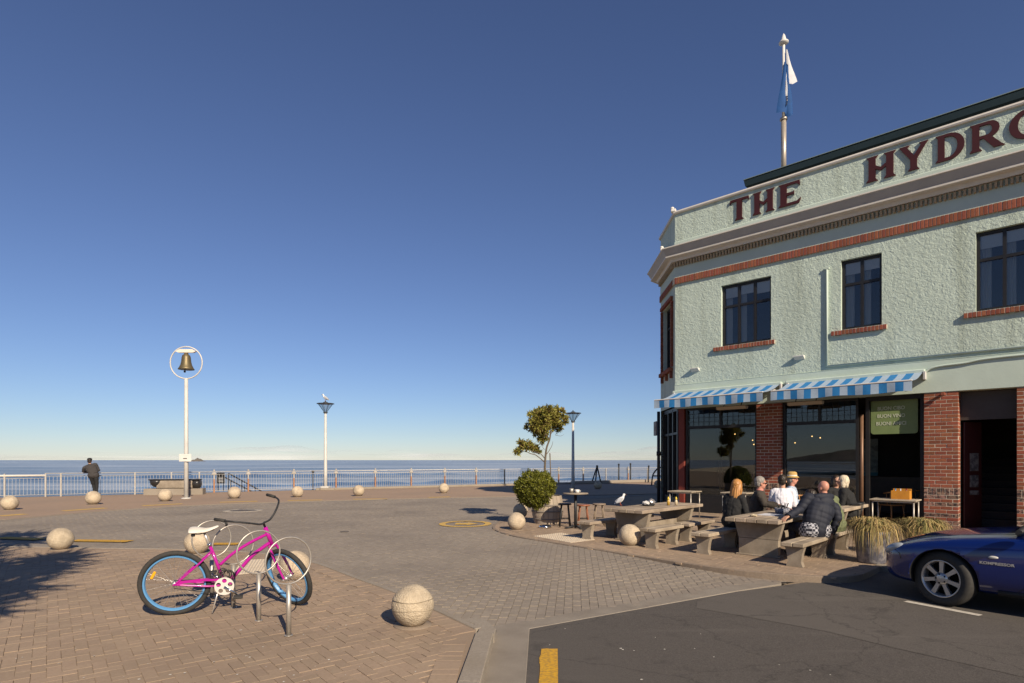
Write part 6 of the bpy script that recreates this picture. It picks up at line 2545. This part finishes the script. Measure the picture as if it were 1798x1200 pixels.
seam([(x_, side_y(x_, z_) - .001, z_) for x_, z_ in ((-.74, .83), (-.76, .7), (-.77, .5), (-.74, .34), (-.66, .27))], 'door_seam', M_well)
seam([(x_, side_y(x_, z_) - .001, z_) for x_, z_ in ((-1.95, .83), (-1.95, .6), (-1.9, .35))], 'door_seam', M_well)
seam([(x_, .60 * (1 - max(0, x_ - .2) * .5), top_z(x_, .60 * (1 - max(0, x_ - .2) * .5)) - .001) for x_ in (-.62, -.3, 0, .3, .5, .62)], 'bonnet_seam', M_well)
seam([(x_, -.60 * (1 - max(0, x_ - .2) * .5), top_z(x_, .60 * (1 - max(0, x_ - .2) * .5)) - .001) for x_ in (-.62, -.3, 0, .3, .5, .62)], 'bonnet_seam', M_well)
seam([(.42, side_y(.42, .5) - .001, .5), (.44, side_y(.44, .56) - .001, .56), (.5, side_y(.5, .60) - .001, .60)], 'bumper_seam', M_well)
MB().tube([(x_, side_y(x_, .25) + .002, .25) for x_ in (-.5, -1.0, -1.5, -1.95)], .03, 8).build('sill_trim', M_trim, car)
for s_ in (1, -1):
    y_ = side_y(-.47, .63, s_)
    MB().sphere((-.47, y_, .63), (.045, .012, .017), 14, 8).build('indicator', mat('clear indicator', (.6, .58, .52), rough=.15), car)
yt = side_y(-.50, .565) + .003
text_mesh('KOMPRESSOR', .042, .0015, Matrix.Translation((-.50, yt, .55)) @ Matrix(((-1.15, 0, 0, 0), (0, 0, 1, 0), (0, 1, 0, 0), (0, 0, 0, 1))), M_chsil, 'badge', car, bold=.001)
M_lens = mat('headlight lens', (.30, .33, .36), rough=.08, spec=.9)
for s_ in (1, -1):
    h_ = MB().sphere((0, 0, 0), (.15, .075, .062), 22, 14, Matrix.Rotation(R(-34 * s_), 3, 'Z') @ Matrix.Rotation(R(22), 3, 'Y'))
    h_.xf(Matrix.Translation((.53, s_ * .655, .600)))
    h_.build('headlight', M_lens, car)
MB().prism([(.0, -.25), (.02, -.2), (.02, .2), (0, .25)], .38, .47, Matrix.Translation((.685, 0, 0))).build('grille', M_trim, car)
for s_ in (1, -1):
    MB().sphere((-.80, s_ * .93, .93), (.06, .09, .06), 14, 10).build('mirror', M_car, car)
    MB().box((-1.75, side_y(-1.75, .70, s_), .70), (.16, .03, .03), None, .01).build('door_handle', M_car, car)
# cabin: windscreen, side glass, folded hard roof
cab = MB()
prof_c = [(-.66, .885, .70), (-1.15, 1.21, .56), (-1.6, 1.26, .55), (-2.05, 1.20, .54), (-2.5, .93, .66)]
for i in range(len(prof_c) - 1):
    xa, za, wa = prof_c[i]
    xb, zb_, wb = prof_c[i + 1]
    cab.mi = 1 if i in (0, 3) else 0
    cab.add([(xa, -wa, za), (xa, wa, za), (xb, wb, zb_), (xb, -wb, zb_)], [(0, 1, 2, 3)])
    for s_ in (1, -1):
        cab.mi = 1
        cab.add([(xa, s_ * wa, za), (xb, s_ * wb, zb_), (xb, s_ * .78, .90), (xa, s_ * .78, .885)], [(0, 1, 2, 3)])
cab.build('cabin', [M_car, glass_mat('car glass', (.25, .3, .3), thin=.12)], car)
MB().tube([(-.66, -.70, .90), (-.62, 0, .915), (-.66, .70, .90)], .035, 8).build('cowl', M_trim, car)
M_alloy = mat('alloy wheel silver', (.52, .50, .48), rough=.32, metal=.7)


def road_wheel(x, s, steer=0.0):
    M = Matrix.Translation((x, s * .70, .315)) @ Matrix.Rotation(steer, 4, 'Z') @ Matrix.Rotation(R(-90 * s), 4, 'X')
    w = MB().lathe([(.212, -.09), (.26, -.10), (.30, -.095), (.3145, -.075), (.3145, .065), (.300, .09), (.262, .102), (.215, .095), (.205, .08)], 48, caps=False).xf(M).build('wheel', M_rubber, car)
    MB().lathe([(.215, .097), (.208, .10), (.198, .092), (.188, .04), (.188, -.09)], 48, caps=False).xf(M).build('rim', M_alloy, w)
    MB().lathe([(0, .0), (.19, .0)], 32).xf(M).build('brake_disc', M_well, w)
    for k in range(7):
        a_ = 2 * math.pi * k / 7 + .2
        sp_ = MB().prism([(.035, -.026), (.10, -.020), (.20, -.026), (.20, .026), (.10, .020), (.035, .026)], .05, .083, Matrix.Rotation(a_, 4, 'Z'))
        sp_.xf(M).build('spoke', M_alloy, w)
    MB().lathe([(.075, .045), (.07, .088), (.03, .092), (0, .095)], 24).xf(M).build('hub_cap', M_alloy, w)
    for k in range(5):
        a_ = 2 * math.pi * k / 5
        MB().lathe([(.010, .08), (.010, .0915), (0, .0915)], 10, (.052 * math.cos(a_), .052 * math.sin(a_), 0)).xf(M).build('wheel_bolt', M_well, w)


road_wheel(0, 1, R(-16))
road_wheel(0, -1, R(-16))
road_wheel(-2.4, 1)
road_wheel(-2.4, -1)


# ---------------------------------------------------------------- people and gulls
def capsule(mb, p0, p1, r0, r1, n=12):
    p0, p1 = Vector(p0), Vector(p1)
    d = p1 - p0
    L = d.length
    t = d / L if L > 1e-6 else Vector((0, 0, 1))
    x = t.orthogonal().normalized()
    y = t.cross(x)
    rings = []
    for k in range(1, 4):
        a = math.pi / 2 * (1 - k / 3)
        rings.append((p0 - t * r0 * math.sin(a), r0 * math.cos(a)))
    for k in range(0, 3):
        a = math.pi / 2 * k / 3
        rings.append((p1 + t * r1 * math.sin(a), r1 * math.cos(a)))
    vs = [p0 - t * r0]
    for c, r in rings:
        for k in range(n):
            an = 2 * math.pi * k / n
            vs.append(c + (x * math.cos(an) + y * math.sin(an)) * r)
    vs.append(p1 + t * r1)
    fs = []
    for k in range(n):
        fs.append((0, 1 + (k + 1) % n, 1 + k))
    for i in range(len(rings) - 1):
        for k in range(n):
            a, b = 1 + i * n + k, 1 + i * n + (k + 1) % n
            fs.append((a, b, b + n, a + n))
    q = 1 + (len(rings) - 1) * n
    for k in range(n):
        fs.append((q + k, q + (k + 1) % n, len(vs) - 1))
    mb.add(vs, fs, True)


def fuse(mb, voxel, smooth=4):
    me = mb.mesh('tmp', [])
    bm = bmesh.new()
    bm.from_mesh(me)
    bmesh.ops.recalc_face_normals(bm, faces=bm.faces[:])
    bm.to_mesh(me)
    bm.free()
    o = link('tmp', me)
    r = o.modifiers.new('r', 'REMESH')
    r.mode = 'VOXEL'
    r.voxel_size = voxel
    r.use_smooth_shade = True
    s = o.modifiers.new('s', 'SMOOTH')
    s.iterations = smooth
    s.factor = .5
    out = evaluated(o)
    bpy.data.objects.remove(o)
    return out


M_skin = mat('fair skin', (.52, .30, .20), (.46, .25, .165), 12, .55)
M_skinr = mat('ruddy skin', (.56, .27, .19), (.48, .21, .15), 12, .5)
M_hairdk = mat('dark hair', (.022, .015, .011), (.035, .024, .016), 60, .45, stretch=(1, 1, .15))
M_hairgr = mat('grey hair', (.30, .27, .24), (.20, .18, .16), 70, .6)
M_hairbl = mat('long blonde hair', (.50, .25, .075), (.34, .15, .045), 60, .45, stretch=(1, 1, .06))
M_hairwh = mat('pale blonde hair', (.66, .57, .42), (.52, .44, .32), 50, .5, stretch=(1, 1, .2))
M_eye = mat('eye', (.03, .025, .02), rough=.2)
M_lip = mat('lip', (.38, .13, .10), rough=.5)


def garment(src, reg_face, names, off, name, m, parent, extra=None):
    """cloth shell lifted off the body faces of the named regions"""
    co = np.empty(len(src.vertices) * 3)
    src.vertices.foreach_get('co', co)
    co = co.reshape(-1, 3)
    no = np.empty(len(src.vertices) * 3)
    src.vertices.foreach_get('normal', no)
    no = no.reshape(-1, 3)
    faces = [tuple(p.vertices) for p, r in zip(src.polygons, reg_face) if r in names]
    if not faces:
        return None
    used = sorted({i for f in faces for i in f})
    idx = {v: k for k, v in enumerate(used)}
    u = np.array(used)
    o_ = off if extra is None else off + extra(co[u])
    V = co[u] + no[u] * (o_ if np.ndim(o_) == 0 else o_[:, None])
    me = bpy.data.meshes.new(name)
    me.from_pydata(V.tolist(), [], [tuple(idx[i] for i in f) for f in faces])
    me.polygons.foreach_set('use_smooth', [True] * len(faces))
    me.materials.append(m)
    so = link(name, me, parent)
    sm = so.modifiers.new('thick', 'SOLIDIFY')
    sm.thickness = .006
    sm.offset = -1
    if extra is None:
        if 'folds' not in bpy.data.textures:
            bpy.data.textures.new('folds', 'CLOUDS').noise_scale = .075
            bpy.data.textures['folds'].noise_depth = 2
        dm_ = so.modifiers.new('folds', 'DISPLACE')
        dm_.texture = bpy.data.textures['folds']
        dm_.strength = .024
        dm_.mid_level = .42
    return so


def person(label, pos, face, top, legs, hair, seat=.38, lean=(0, .05), k=1.0, stand=False, arms=None, headturn=0.0, headtilt=(0, 0), skin=None, knees=None,
           ankles=None, shoes=None, puff=0.0, bulk=1.0, extras=None, hairm=None, group=None, waist=None, collar=None, sleeves='long', jacket_hem=True, drop=0.0):
    skin = skin or M_skin
    yaw = math.atan2(face[1], face[0]) - math.pi / 2
    root = thing('person', label, 'person', (pos[0], pos[1], 0), yaw)
    if group:
        root['group'] = group
    V = Vector
    hipz = (.93 if stand else seat + .095) * (k if stand else 1)
    pel = V((0, 0, hipz))
    lx, ly = lean
    sp = V((lx, ly, math.sqrt(max(.1, 1 - lx * lx - ly * ly))))
    waistp = pel + V((0, 0, .10)) * k + sp * .05 * k
    chest = pel + sp * .30 * k + V((0, 0, .02))
    neckb = pel + sp * .50 * k
    right = V((1, 0, 0))
    right = (right - sp * right.dot(sp)).normalized()
    fwd_ = sp.cross(right) * -1
    fwd_ = right.cross(sp) * -1 if fwd_.y < 0 else fwd_
    headc = neckb + V((headtilt[0], headtilt[1] + .02, 0)) + V((0, 0, .168 - drop)) * k
    cap, B_ = [], []

    def C(p0, p1, r0, r1, reg):
        cap.append((V(p0), V(p1), r0, r1, reg))
    b = bulk
    for s in (-1, 1):
        C(pel + V((s * .075, 0, 0)), pel + V((s * .085, .02, -.02)), .115 * b, .11 * b, 'hip')
        C(waistp + V((s * .06, 0, 0)), chest + right * s * .07, .105 * b, .115 * b, 'top')
        C(chest + right * s * .07, neckb + right * s * .10 - sp * .06, .115 * b, .075 * b, 'top')
    C(neckb + right * -.15 * b - sp * .045, neckb + right * .15 * b - sp * .045, .06, .06, 'top')
    C(pel, chest, .125 * b, .135 * b, 'top')
    C(chest, neckb - sp * .07, .135 * b, .10 * b, 'top')
    C(chest + right * -.05, neckb - sp * .08 - right * .05, .13 * b, .09 * b, 'top')
    C(chest + right * .05, neckb - sp * .08 + right * .05, .13 * b, .09 * b, 'top')
    C(neckb - sp * .04, headc - V((0, .01, .06)), .058, .052, 'neck')
    # legs
    kn = knees or {}
    an = ankles or {}
    for s, nm in ((-1, 'L'), (1, 'R')):
        hip = pel + V((s * .09, 0, -.01))
        if stand:
            knee = kn.get(nm, V((s * .10, .02, .50 * k)))
            ank = an.get(nm, V((s * .10, -.02, .085)))
        else:
            knee = kn.get(nm, V((s * .13, .43 * k, hipz + .01)))
            ank = an.get(nm, V((s * .13, .40 * k, .085)))
        knee, ank = V(knee), V(ank)
        C(hip, knee, .088 * b, .060, 'leg')
        C(knee, ank, .058, .042, 'leg')
        fd = V((s * .10, 1, 0)).normalized()
        C(ank + V((0, -.03, -.035)), ank + fd * .16 + V((0, 0, -.05)), .042, .032, 'foot')
    # arms
    arms = arms or {}
    for s, nm in ((-1, 'L'), (1, 'R')):
        sh = neckb + right * s * .185 * b - sp * .06
        el, ha = arms.get(nm, (sh + V((s * .05, .04, -.27)), sh + V((s * .0, .27, -.30))))
        el, ha = V(el), V(ha)
        C(sh, el, .055 * b, .045, 'top')
        wr = el.lerp(ha, .82)
        C(el, wr, .044, .032, 'top' if sleeves == 'long' else 'fore')
        d = (ha - el).normalized()
        sd_ = d.cross(V((0, 0, 1)))
        sd_ = sd_.normalized() if sd_.length > .1 else right
        dn = d.cross(sd_).normalized()
        pb = wr + d * .035
        for q in (-.022, 0, .022):
            C(pb + sd_ * q, pb + d * .055 + sd_ * q * 1.25, .0165, .0145, 'hand')
        for q, L_ in ((-.034, .062), (-.0115, .075), (.0115, .072), (.034, .055)):
            f0 = pb + d * .06 + sd_ * q
            f1 = f0 + d * L_ * .55 + sd_ * q * .25 + V((0, 0, -.008))
            f2 = f1 + d * L_ * .4 + V((0, 0, -.026))
            C(f0, f1, .0095, .009, 'hand')
            C(f1, f2, .009, .008, 'hand')
        th = pb + sd_ * (-.03 * s) + d * .005
        C(th, th + sd_ * (-.03 * s) + d * .035 + V((0, 0, -.012)), .011, .0095, 'hand')
    mb = MB()
    for p0, p1, r0, r1, reg in cap:
        capsule(mb, p0, p1, r0, r1)
    # head, in its own turned frame
    HR = Matrix.Rotation(headturn, 3, 'Z')

    def hp(x, y, z):
        return headc + HR @ V((x, y, z))
    heads = [((0, -.008, .03), (.076, .096, .098)), ((0, .018, -.045), (.058, .070, .068)), ((0, .045, -.085), (.030, .034, .028)), ((-.078, -.005, -.012), (.010, .020, .030)), ((.078, -.005, -.012), (.010, .020, .030)),
             ((0, .098, -.022), (.012, .018, .022)), ((0, .085, .012), (.055, .018, .014))]
    for c, r in heads:
        mb.sphere(hp(*c), r, 16, 10, HR)
        cap.append((hp(*c), hp(*c) + V((0, 0, .001)), max(r) * .95, max(r) * .95, 'head'))
    me = fuse(mb, .0095, 3)
    me.materials.clear()
    me.materials.append(skin)
    co = np.empty(len(me.vertices) * 3)
    me.vertices.foreach_get('co', co)
    co = co.reshape(-1, 3)
    fc = np.array([co[list(p.vertices)].mean(0) for p in me.polygons])
    best = np.full(len(fc), 1e9)
    reg = np.array([''] * len(fc), dtype='<U6')
    for p0, p1, r0, r1, rg in cap:
        a, d = np.array(p0), np.array(p1 - p0)
        L2 = max(d @ d, 1e-9)
        t = np.clip(((fc - a) @ d) / L2, 0, 1)
        dist = np.linalg.norm(fc - a - t[:, None] * d, axis=1) - (r0 + (r1 - r0) * t)
        better = dist < best
        best[better] = dist[better]
        reg[better] = rg
    body = link('body', me, root)
    regl = reg.tolist()
    ex = None
    if puff:
        spn = np.array(sp)
        def ex(c_):
            h = (c_ - np.array(pel)) @ spn
            return puff * (.55 + .45 * np.abs(np.sin(h * 38)))
    tops = ('top', 'hip') if jacket_hem else ('top',)
    garment(me, regl, tops, .012, 'jacket' if jacket_hem else 'shirt', top, root, ex)
    garment(me, regl, ('hip', 'leg'), .006, 'trousers', legs, root)
    garment(me, regl, ('foot',), .006, 'shoes', shoes or M_rubber, root)
    if waist is not None:
        garment(me, regl, ('hip',), .030, 'shirt_tail', waist, root)
    if collar is not None:
        garment(me, regl, ('neck',), .010, 'collar', collar, root, lambda c_: np.where(c_[:, 2] < neckb.z + .05, .004, -.02))
    # face details
    for s in (-1, 1):
        MB().sphere(hp(s * .031, .083, .0), (.012, .009, .008), 10, 6, HR).build('eye', M_eye, root)
    MB().sphere(hp(0, .084, -.058), (.022, .008, .006), 10, 6, HR).build('mouth', M_lip, root)
    # hair
    hm = MB()
    if hair in ('short', 'long', 'bob', 'thin'):
        th = .0 if hair == 'thin' else .008
        hm.sphere(hp(0, -.022, .048), (.080 + th, .092 + th, .088 + th), 18, 12, HR)
        hm.sphere(hp(0, -.05, -.005), (.074 + th, .058 + th, .085), 16, 10, HR)
    if hair == 'bob':
        hm.sphere(hp(0, -.03, .01), (.108, .10, .12), 18, 12, HR)
        for s in (-1, 1):
            hm.sphere(hp(s * .075, .005, -.05), (.032, .05, .09), 14, 10, HR)
        hm.sphere(hp(0, -.06, -.06), (.09, .05, .09), 14, 10, HR)
    if hair == 'long':
        pass
        for s in (-1, 1):
            hm.sphere(hp(s * .07, -.02, -.05), (.03, .05, .11), 12, 8, HR)
    if hair in ('short', 'long', 'bob', 'thin'):
        hme = fuse(hm, .009, 3)
        hme.materials.clear()
        hme.materials.append(hairm or M_hairdk)
        hv = link('hair', hme, root)
        ds = hv.modifiers.new('strands', 'DISPLACE')
        tx = bpy.data.textures.new('strands', 'CLOUDS')
        tx.noise_scale = .014
        ds.texture = tx
        ds.strength = .022
        ds.mid_level = .5
        if hair == 'long':
            lv = [(.06, .085, .075, -.02), (.0, .092, .075, -.035), (-.07, .095, .065, -.065), (-.15, .100, .055, -.085), (-.25, .102, .05, -.10), (-.34, .098, .045, -.11), (-.43, .085, .038, -.115), (-.50, .062, .028, -.115), (-.54, .03, .014, -.112)]
            ng = 64
            vs2, fs2 = [], []
            for (z2, w2, d2, y2) in lv:
                for q in range(ng):
                    a2 = 2 * math.pi * q / ng
                    rg = 1 + .07 * math.sin(q * 5.1 + z2 * 9) + .05 * math.sin(q * 2.3 - z2 * 14)
                    vs2.append(hp(w2 * rg * math.cos(a2), y2 + d2 * rg * math.sin(a2), z2 + .012 * math.sin(q * 3.7)))
            for i2 in range(len(lv) - 1):
                for q in range(ng):
                    q2 = (q + 1) % ng
                    fs2.append((i2 * ng + q, i2 * ng + q2, (i2 + 1) * ng + q2, (i2 + 1) * ng + q))
            MB().add(vs2, fs2, True).build('hair_length', hairm, hv)
    return root, hp, HR, neckb, pel, sp


def loc(pos, face, w):
    """world point into the sitter's own frame"""
    yaw = math.atan2(face[1], face[0]) - math.pi / 2
    return Matrix.Rotation(-yaw, 3, 'Z') @ (Vector(w) - Vector((pos[0], pos[1], 0)))


M_charc = mat('charcoal wool coat', (.052, .047, .045), (.04, .036, .035), 30, .9)
M_blackc = mat('black cloth', (.012, .012, .013), (.018, .018, .018), 20, .85)
M_jeans = mat('dark denim', (.02, .026, .045), (.03, .036, .06), 30, .85)
M_brownk = mat('brown knit', (.062, .052, .042), (.048, .04, .032), 60, .95, .3, 150)
M_whites = mat('white shirt cotton', (.76, .74, .78), (.66, .65, .70), 5, .85)
M_navy = mat('navy padded nylon', (.010, .012, .022), (.015, .018, .030), 12, .72)
M_green = mat('sage green sweatshirt', (.15, .17, .085), (.12, .14, .07), 14, .9)
M_blues = mat('blue patterned shirt', (.25, .33, .46), (.50, .56, .62), 40, .85, sharp=True)
M_tan = mat('tan boot', (.50, .38, .22), (.40, .30, .17), 12, .7)


def check_mat():
    m = bpy.data.materials.new('black and white check cloth')
    m.use_nodes = True
    n, l = m.node_tree.nodes, m.node_tree.links
    g = n.new('ShaderNodeTexCoord')
    c = n.new('ShaderNodeTexChecker')
    c.inputs['Scale'].default_value = 26
    c.inputs[1].default_value = (.02, .022, .035, 1)
    c.inputs[2].default_value = (.42, .42, .45, 1)
    l.new(g.outputs['Object'], c.inputs[0])
    l.new(c.outputs[0], n['Principled BSDF'].inputs['Base Color'])
    n['Principled BSDF'].inputs['Roughness'].default_value = .85
    return m


# man at the sea railing
cp = coast(coast_t(166), -.50)
fc_ = (-.38, .92)
r_, hp, HR, nb, pel, sp = person('man in a charcoal coat and dark cap leaning on the sea railing', (cp.x, cp.y), fc_, M_charc, M_blackc, 'short', stand=True, k=1.0, lean=(-.34, .26), bulk=1.14,
                                 arms={'L': ((-.42, .20, 1.10), (-.26, .46, 1.06)), 'R': ((.16, .16, 1.14), (-.02, .48, 1.06))}, knees={'L': (-.02, .12, .50), 'R': (.13, .0, .50)}, ankles={'L': (.04, .06, .085), 'R': (.15, -.16, .085)})
m_ = MB()
m_.sphere(hp(0, -.012, .085), (.095, .11, .06), 18, 10, HR)
m_.sphere(hp(0, .10, .062), (.07, .06, .012), 16, 8, HR)
m_.build('cap', M_blackc, r_)


def seat_at(T, lx, ly):
    p = on_table(T, lx, ly, 0)
    return (p.x, p.y)


# long haired woman in black
pos = seat_at(TB, 1.0, .76)
fc_ = (.82, .57)
r_, hp, HR, nb, pel, sp = person('woman in black with long blonde hair down her back', pos, fc_, M_blackc, M_blackc, 'long', lean=(.05, .16), k=.96, bulk=.92, hairm=M_hairbl, headtilt=(.02, .03))
# man in sunglasses
pos = seat_at(TB, 2.15, .74)
fc_ = (.93, -.36)
rh = loc(pos, fc_, on_table(TB, 2.0, .1, .69))
r_, hp, HR, nb, pel, sp = person('grey haired man in sunglasses and brown sweater in profile', pos, fc_, M_brownk, M_jeans, 'short', lean=(0, .10), k=1.0, bulk=1.08, hairm=M_hairgr, headturn=R(12), skin=M_skinr,
                                 arms={'R': ((.27, .14, .74), tuple(rh)), 'L': ((-.26, .14, .74), (-.10, .38, .72))}, collar=mat('pink shirt collar', (.55, .22, .18), rough=.8))
m_ = MB()
for s in (-1, 1):
    m_.sphere(hp(s * .034, .094, .004), (.028, .012, .020), 12, 8, HR)
    m_.tube([hp(s * .062, .085, .01), hp(s * .082, .02, .008), hp(s * .08, -.02, .0)], .004, 6)
m_.tube([hp(-.02, .1, .008), hp(.02, .1, .008)], .004, 6)
m_.build('sunglasses', M_black, r_)
# man in the white shirt, seen from behind
pos = (5.72, 12.5)
fc_ = (.42, .91)
r_, hp, HR, nb, pel, sp = person('man in a white shirt with short dark hair seen from behind', pos, fc_, M_whites, M_jeans, 'short', lean=(-.02, .14), k=1.02, bulk=.98, jacket_hem=False, headturn=R(-10))
# man in the straw hat
pos = (6.27, 13.35)
fc_ = (.85, -.5)
r_, hp, HR, nb, pel, sp = person('man in a straw hat and blue patterned shirt behind the white shirt', pos, fc_, M_blues, M_jeans, 'short', lean=(0, .06), k=1.03, headturn=R(10), skin=M_skinr, hairm=M_hairgr, jacket_hem=False)
m_ = MB()
m_.lathe([(.138, -.012), (.142, -.004), (.100, .024), (.098, .07), (.088, .105), (.06, .122), (0, .125)], 26, hp(0, -.012, .055), None, sx=.9, sy=1.05)
hat = m_.build('straw_hat', mat('straw', (.55, .36, .12), (.42, .27, .09), 40, .8), r_)
MB().lathe([(.1015, .024), (.1005, .048)], 26, hp(0, -.012, .055), None, sx=.9, sy=1.05, caps=False).build('hat_band', M_cream, hat)
# woman in the navy padded jacket
pos = seat_at(TB, .67, -.78)
fc_ = (-.12, .99)
lh = loc(pos, fc_, P(1380, 909, 9.5))
rh = loc(pos, fc_, P(1459, 941, 9.7))
r_, hp, HR, nb, pel, sp = person('woman in a navy padded jacket with her back turned, arm stretched to the table', pos, fc_, M_navy, M_jeans, 'short', lean=(.36, .22), k=1.04, bulk=1.26, puff=.016, headtilt=(-.06, .20), drop=.14,
                                 arms={'L': ((-.20, .10, .80), tuple(lh)), 'R': ((.40, .02, .66), tuple(rh))}, waist=check_mat())
hd = MB()
for a_ in np.linspace(0, math.pi, 9):
    hd.sphere(nb + Vector((.13 * math.cos(a_), -.04 - .035 * math.sin(a_), .045 + .03 * math.sin(a_))), (.062, .05, .045), 12, 8)
hd.sphere(nb + Vector((0, -.11, -.05)), (.15, .06, .12), 16, 10)
hm_ = fuse(hd, .012, 3)
hm_.materials.clear()
hm_.materials.append(M_navy)
link('hood', hm_, r_)
# bald man in the green sweatshirt
pos = seat_at(TB, 1.63, -.80)
fc_ = (-.35, .94)
r_, hp, HR, nb, pel, sp = person('balding man in a sage green sweatshirt beyond the navy jacket', pos, fc_, M_green, M_jeans, 'none', lean=(-.05, .38), k=1.0, bulk=1.15, skin=M_skinr, shoes=M_tan,
                                 ankles={'L': (-.05, .42, .085), 'R': (.16, .50, .10)})
# pale blonde woman in black
pos = (7.22, 12.6)
fc_ = (-.72, .45)
r_, hp, HR, nb, pel, sp = person('pale blonde person in a black sweater on a black chair', pos, fc_, M_blackc, M_blackc, 'bob', lean=(.03, .28), k=1.02, bulk=1.14, hairm=M_hairwh, headturn=R(15))
chair(7.22, 12.6, math.atan2(.45, -.72) - math.pi / 2, 'black chair under the pale blonde person', M_black, .36)
# dark haired woman facing the camera
pos = (7.28, 13.4)
fc_ = (.25, -.97)
r_, hp, HR, nb, pel, sp = person('dark haired woman facing us behind the pale blonde person', pos, fc_, M_blackc, M_blackc, 'bob', lean=(0, .12), k=.98, hairm=M_hairdk, headturn=R(-20))
chair(7.28, 13.43, math.atan2(-.97, .25) - math.pi / 2, 'black chair under the dark haired woman', M_black, .36)


def gull(p, yaw, label, k=1.0):
    t = thing('seagull', label, 'seagull', p, yaw, 'seagulls')
    mb = MB()
    mb.sphere((0, 0, .115), (.095, .05, .052), 18, 12, Matrix.Rotation(R(-38), 3, 'Y'))
    capsule(mb, (.055, 0, .155), (.075, 0, .215), .032, .023)
    mb.sphere((.083, 0, .228), (.030, .025, .026), 14, 10)
    capsule(mb, (-.07, 0, .065), (-.12, 0, .035), .026, .010)
    me = fuse(mb, .005, 3)
    me.materials.clear()
    me.materials.append(mat('gull white', (.72, .71, .69), rough=.7))
    link('body', me, t)
    for s in (-1, 1):
        MB().sphere((-.028, s * .043, .107), (.098, .014, .036), 16, 10, Matrix.Rotation(R(-36), 3, 'Y')).build('wing', mat('gull grey', (.36, .37, .39), rough=.7), t)
        MB().tube([(.0, s * .018, .075), (.006, s * .018, 0)], .0045, 6).tube([(.006, s * .018, .004), (.032, s * .02, .003)], .005, 5).build('leg', mat('gull leg', (.35, .08, .04)), t)
        MB().sphere((.097, s * .021, .232), .004, 8, 6).build('eye', M_black, t)
    MB().tube([(.105, 0, .226), (.148, 0, .218)], [.009, .003], 8).build('bill', mat('gull bill', (.12, .05, .03), rough=.5), t)
    t.scale = (k, k, k)
    return t


gp = on_table(TA, .52, .16)
gp = G(1089, 887.5, .64)
gull((gp.x, gp.y, .641), R(5), 'white seagull standing on the left picnic table', .98)
gull((-9.95, 31.6, 4.74), R(200), 'white seagull perched on the seafront lamp post', 1.5)
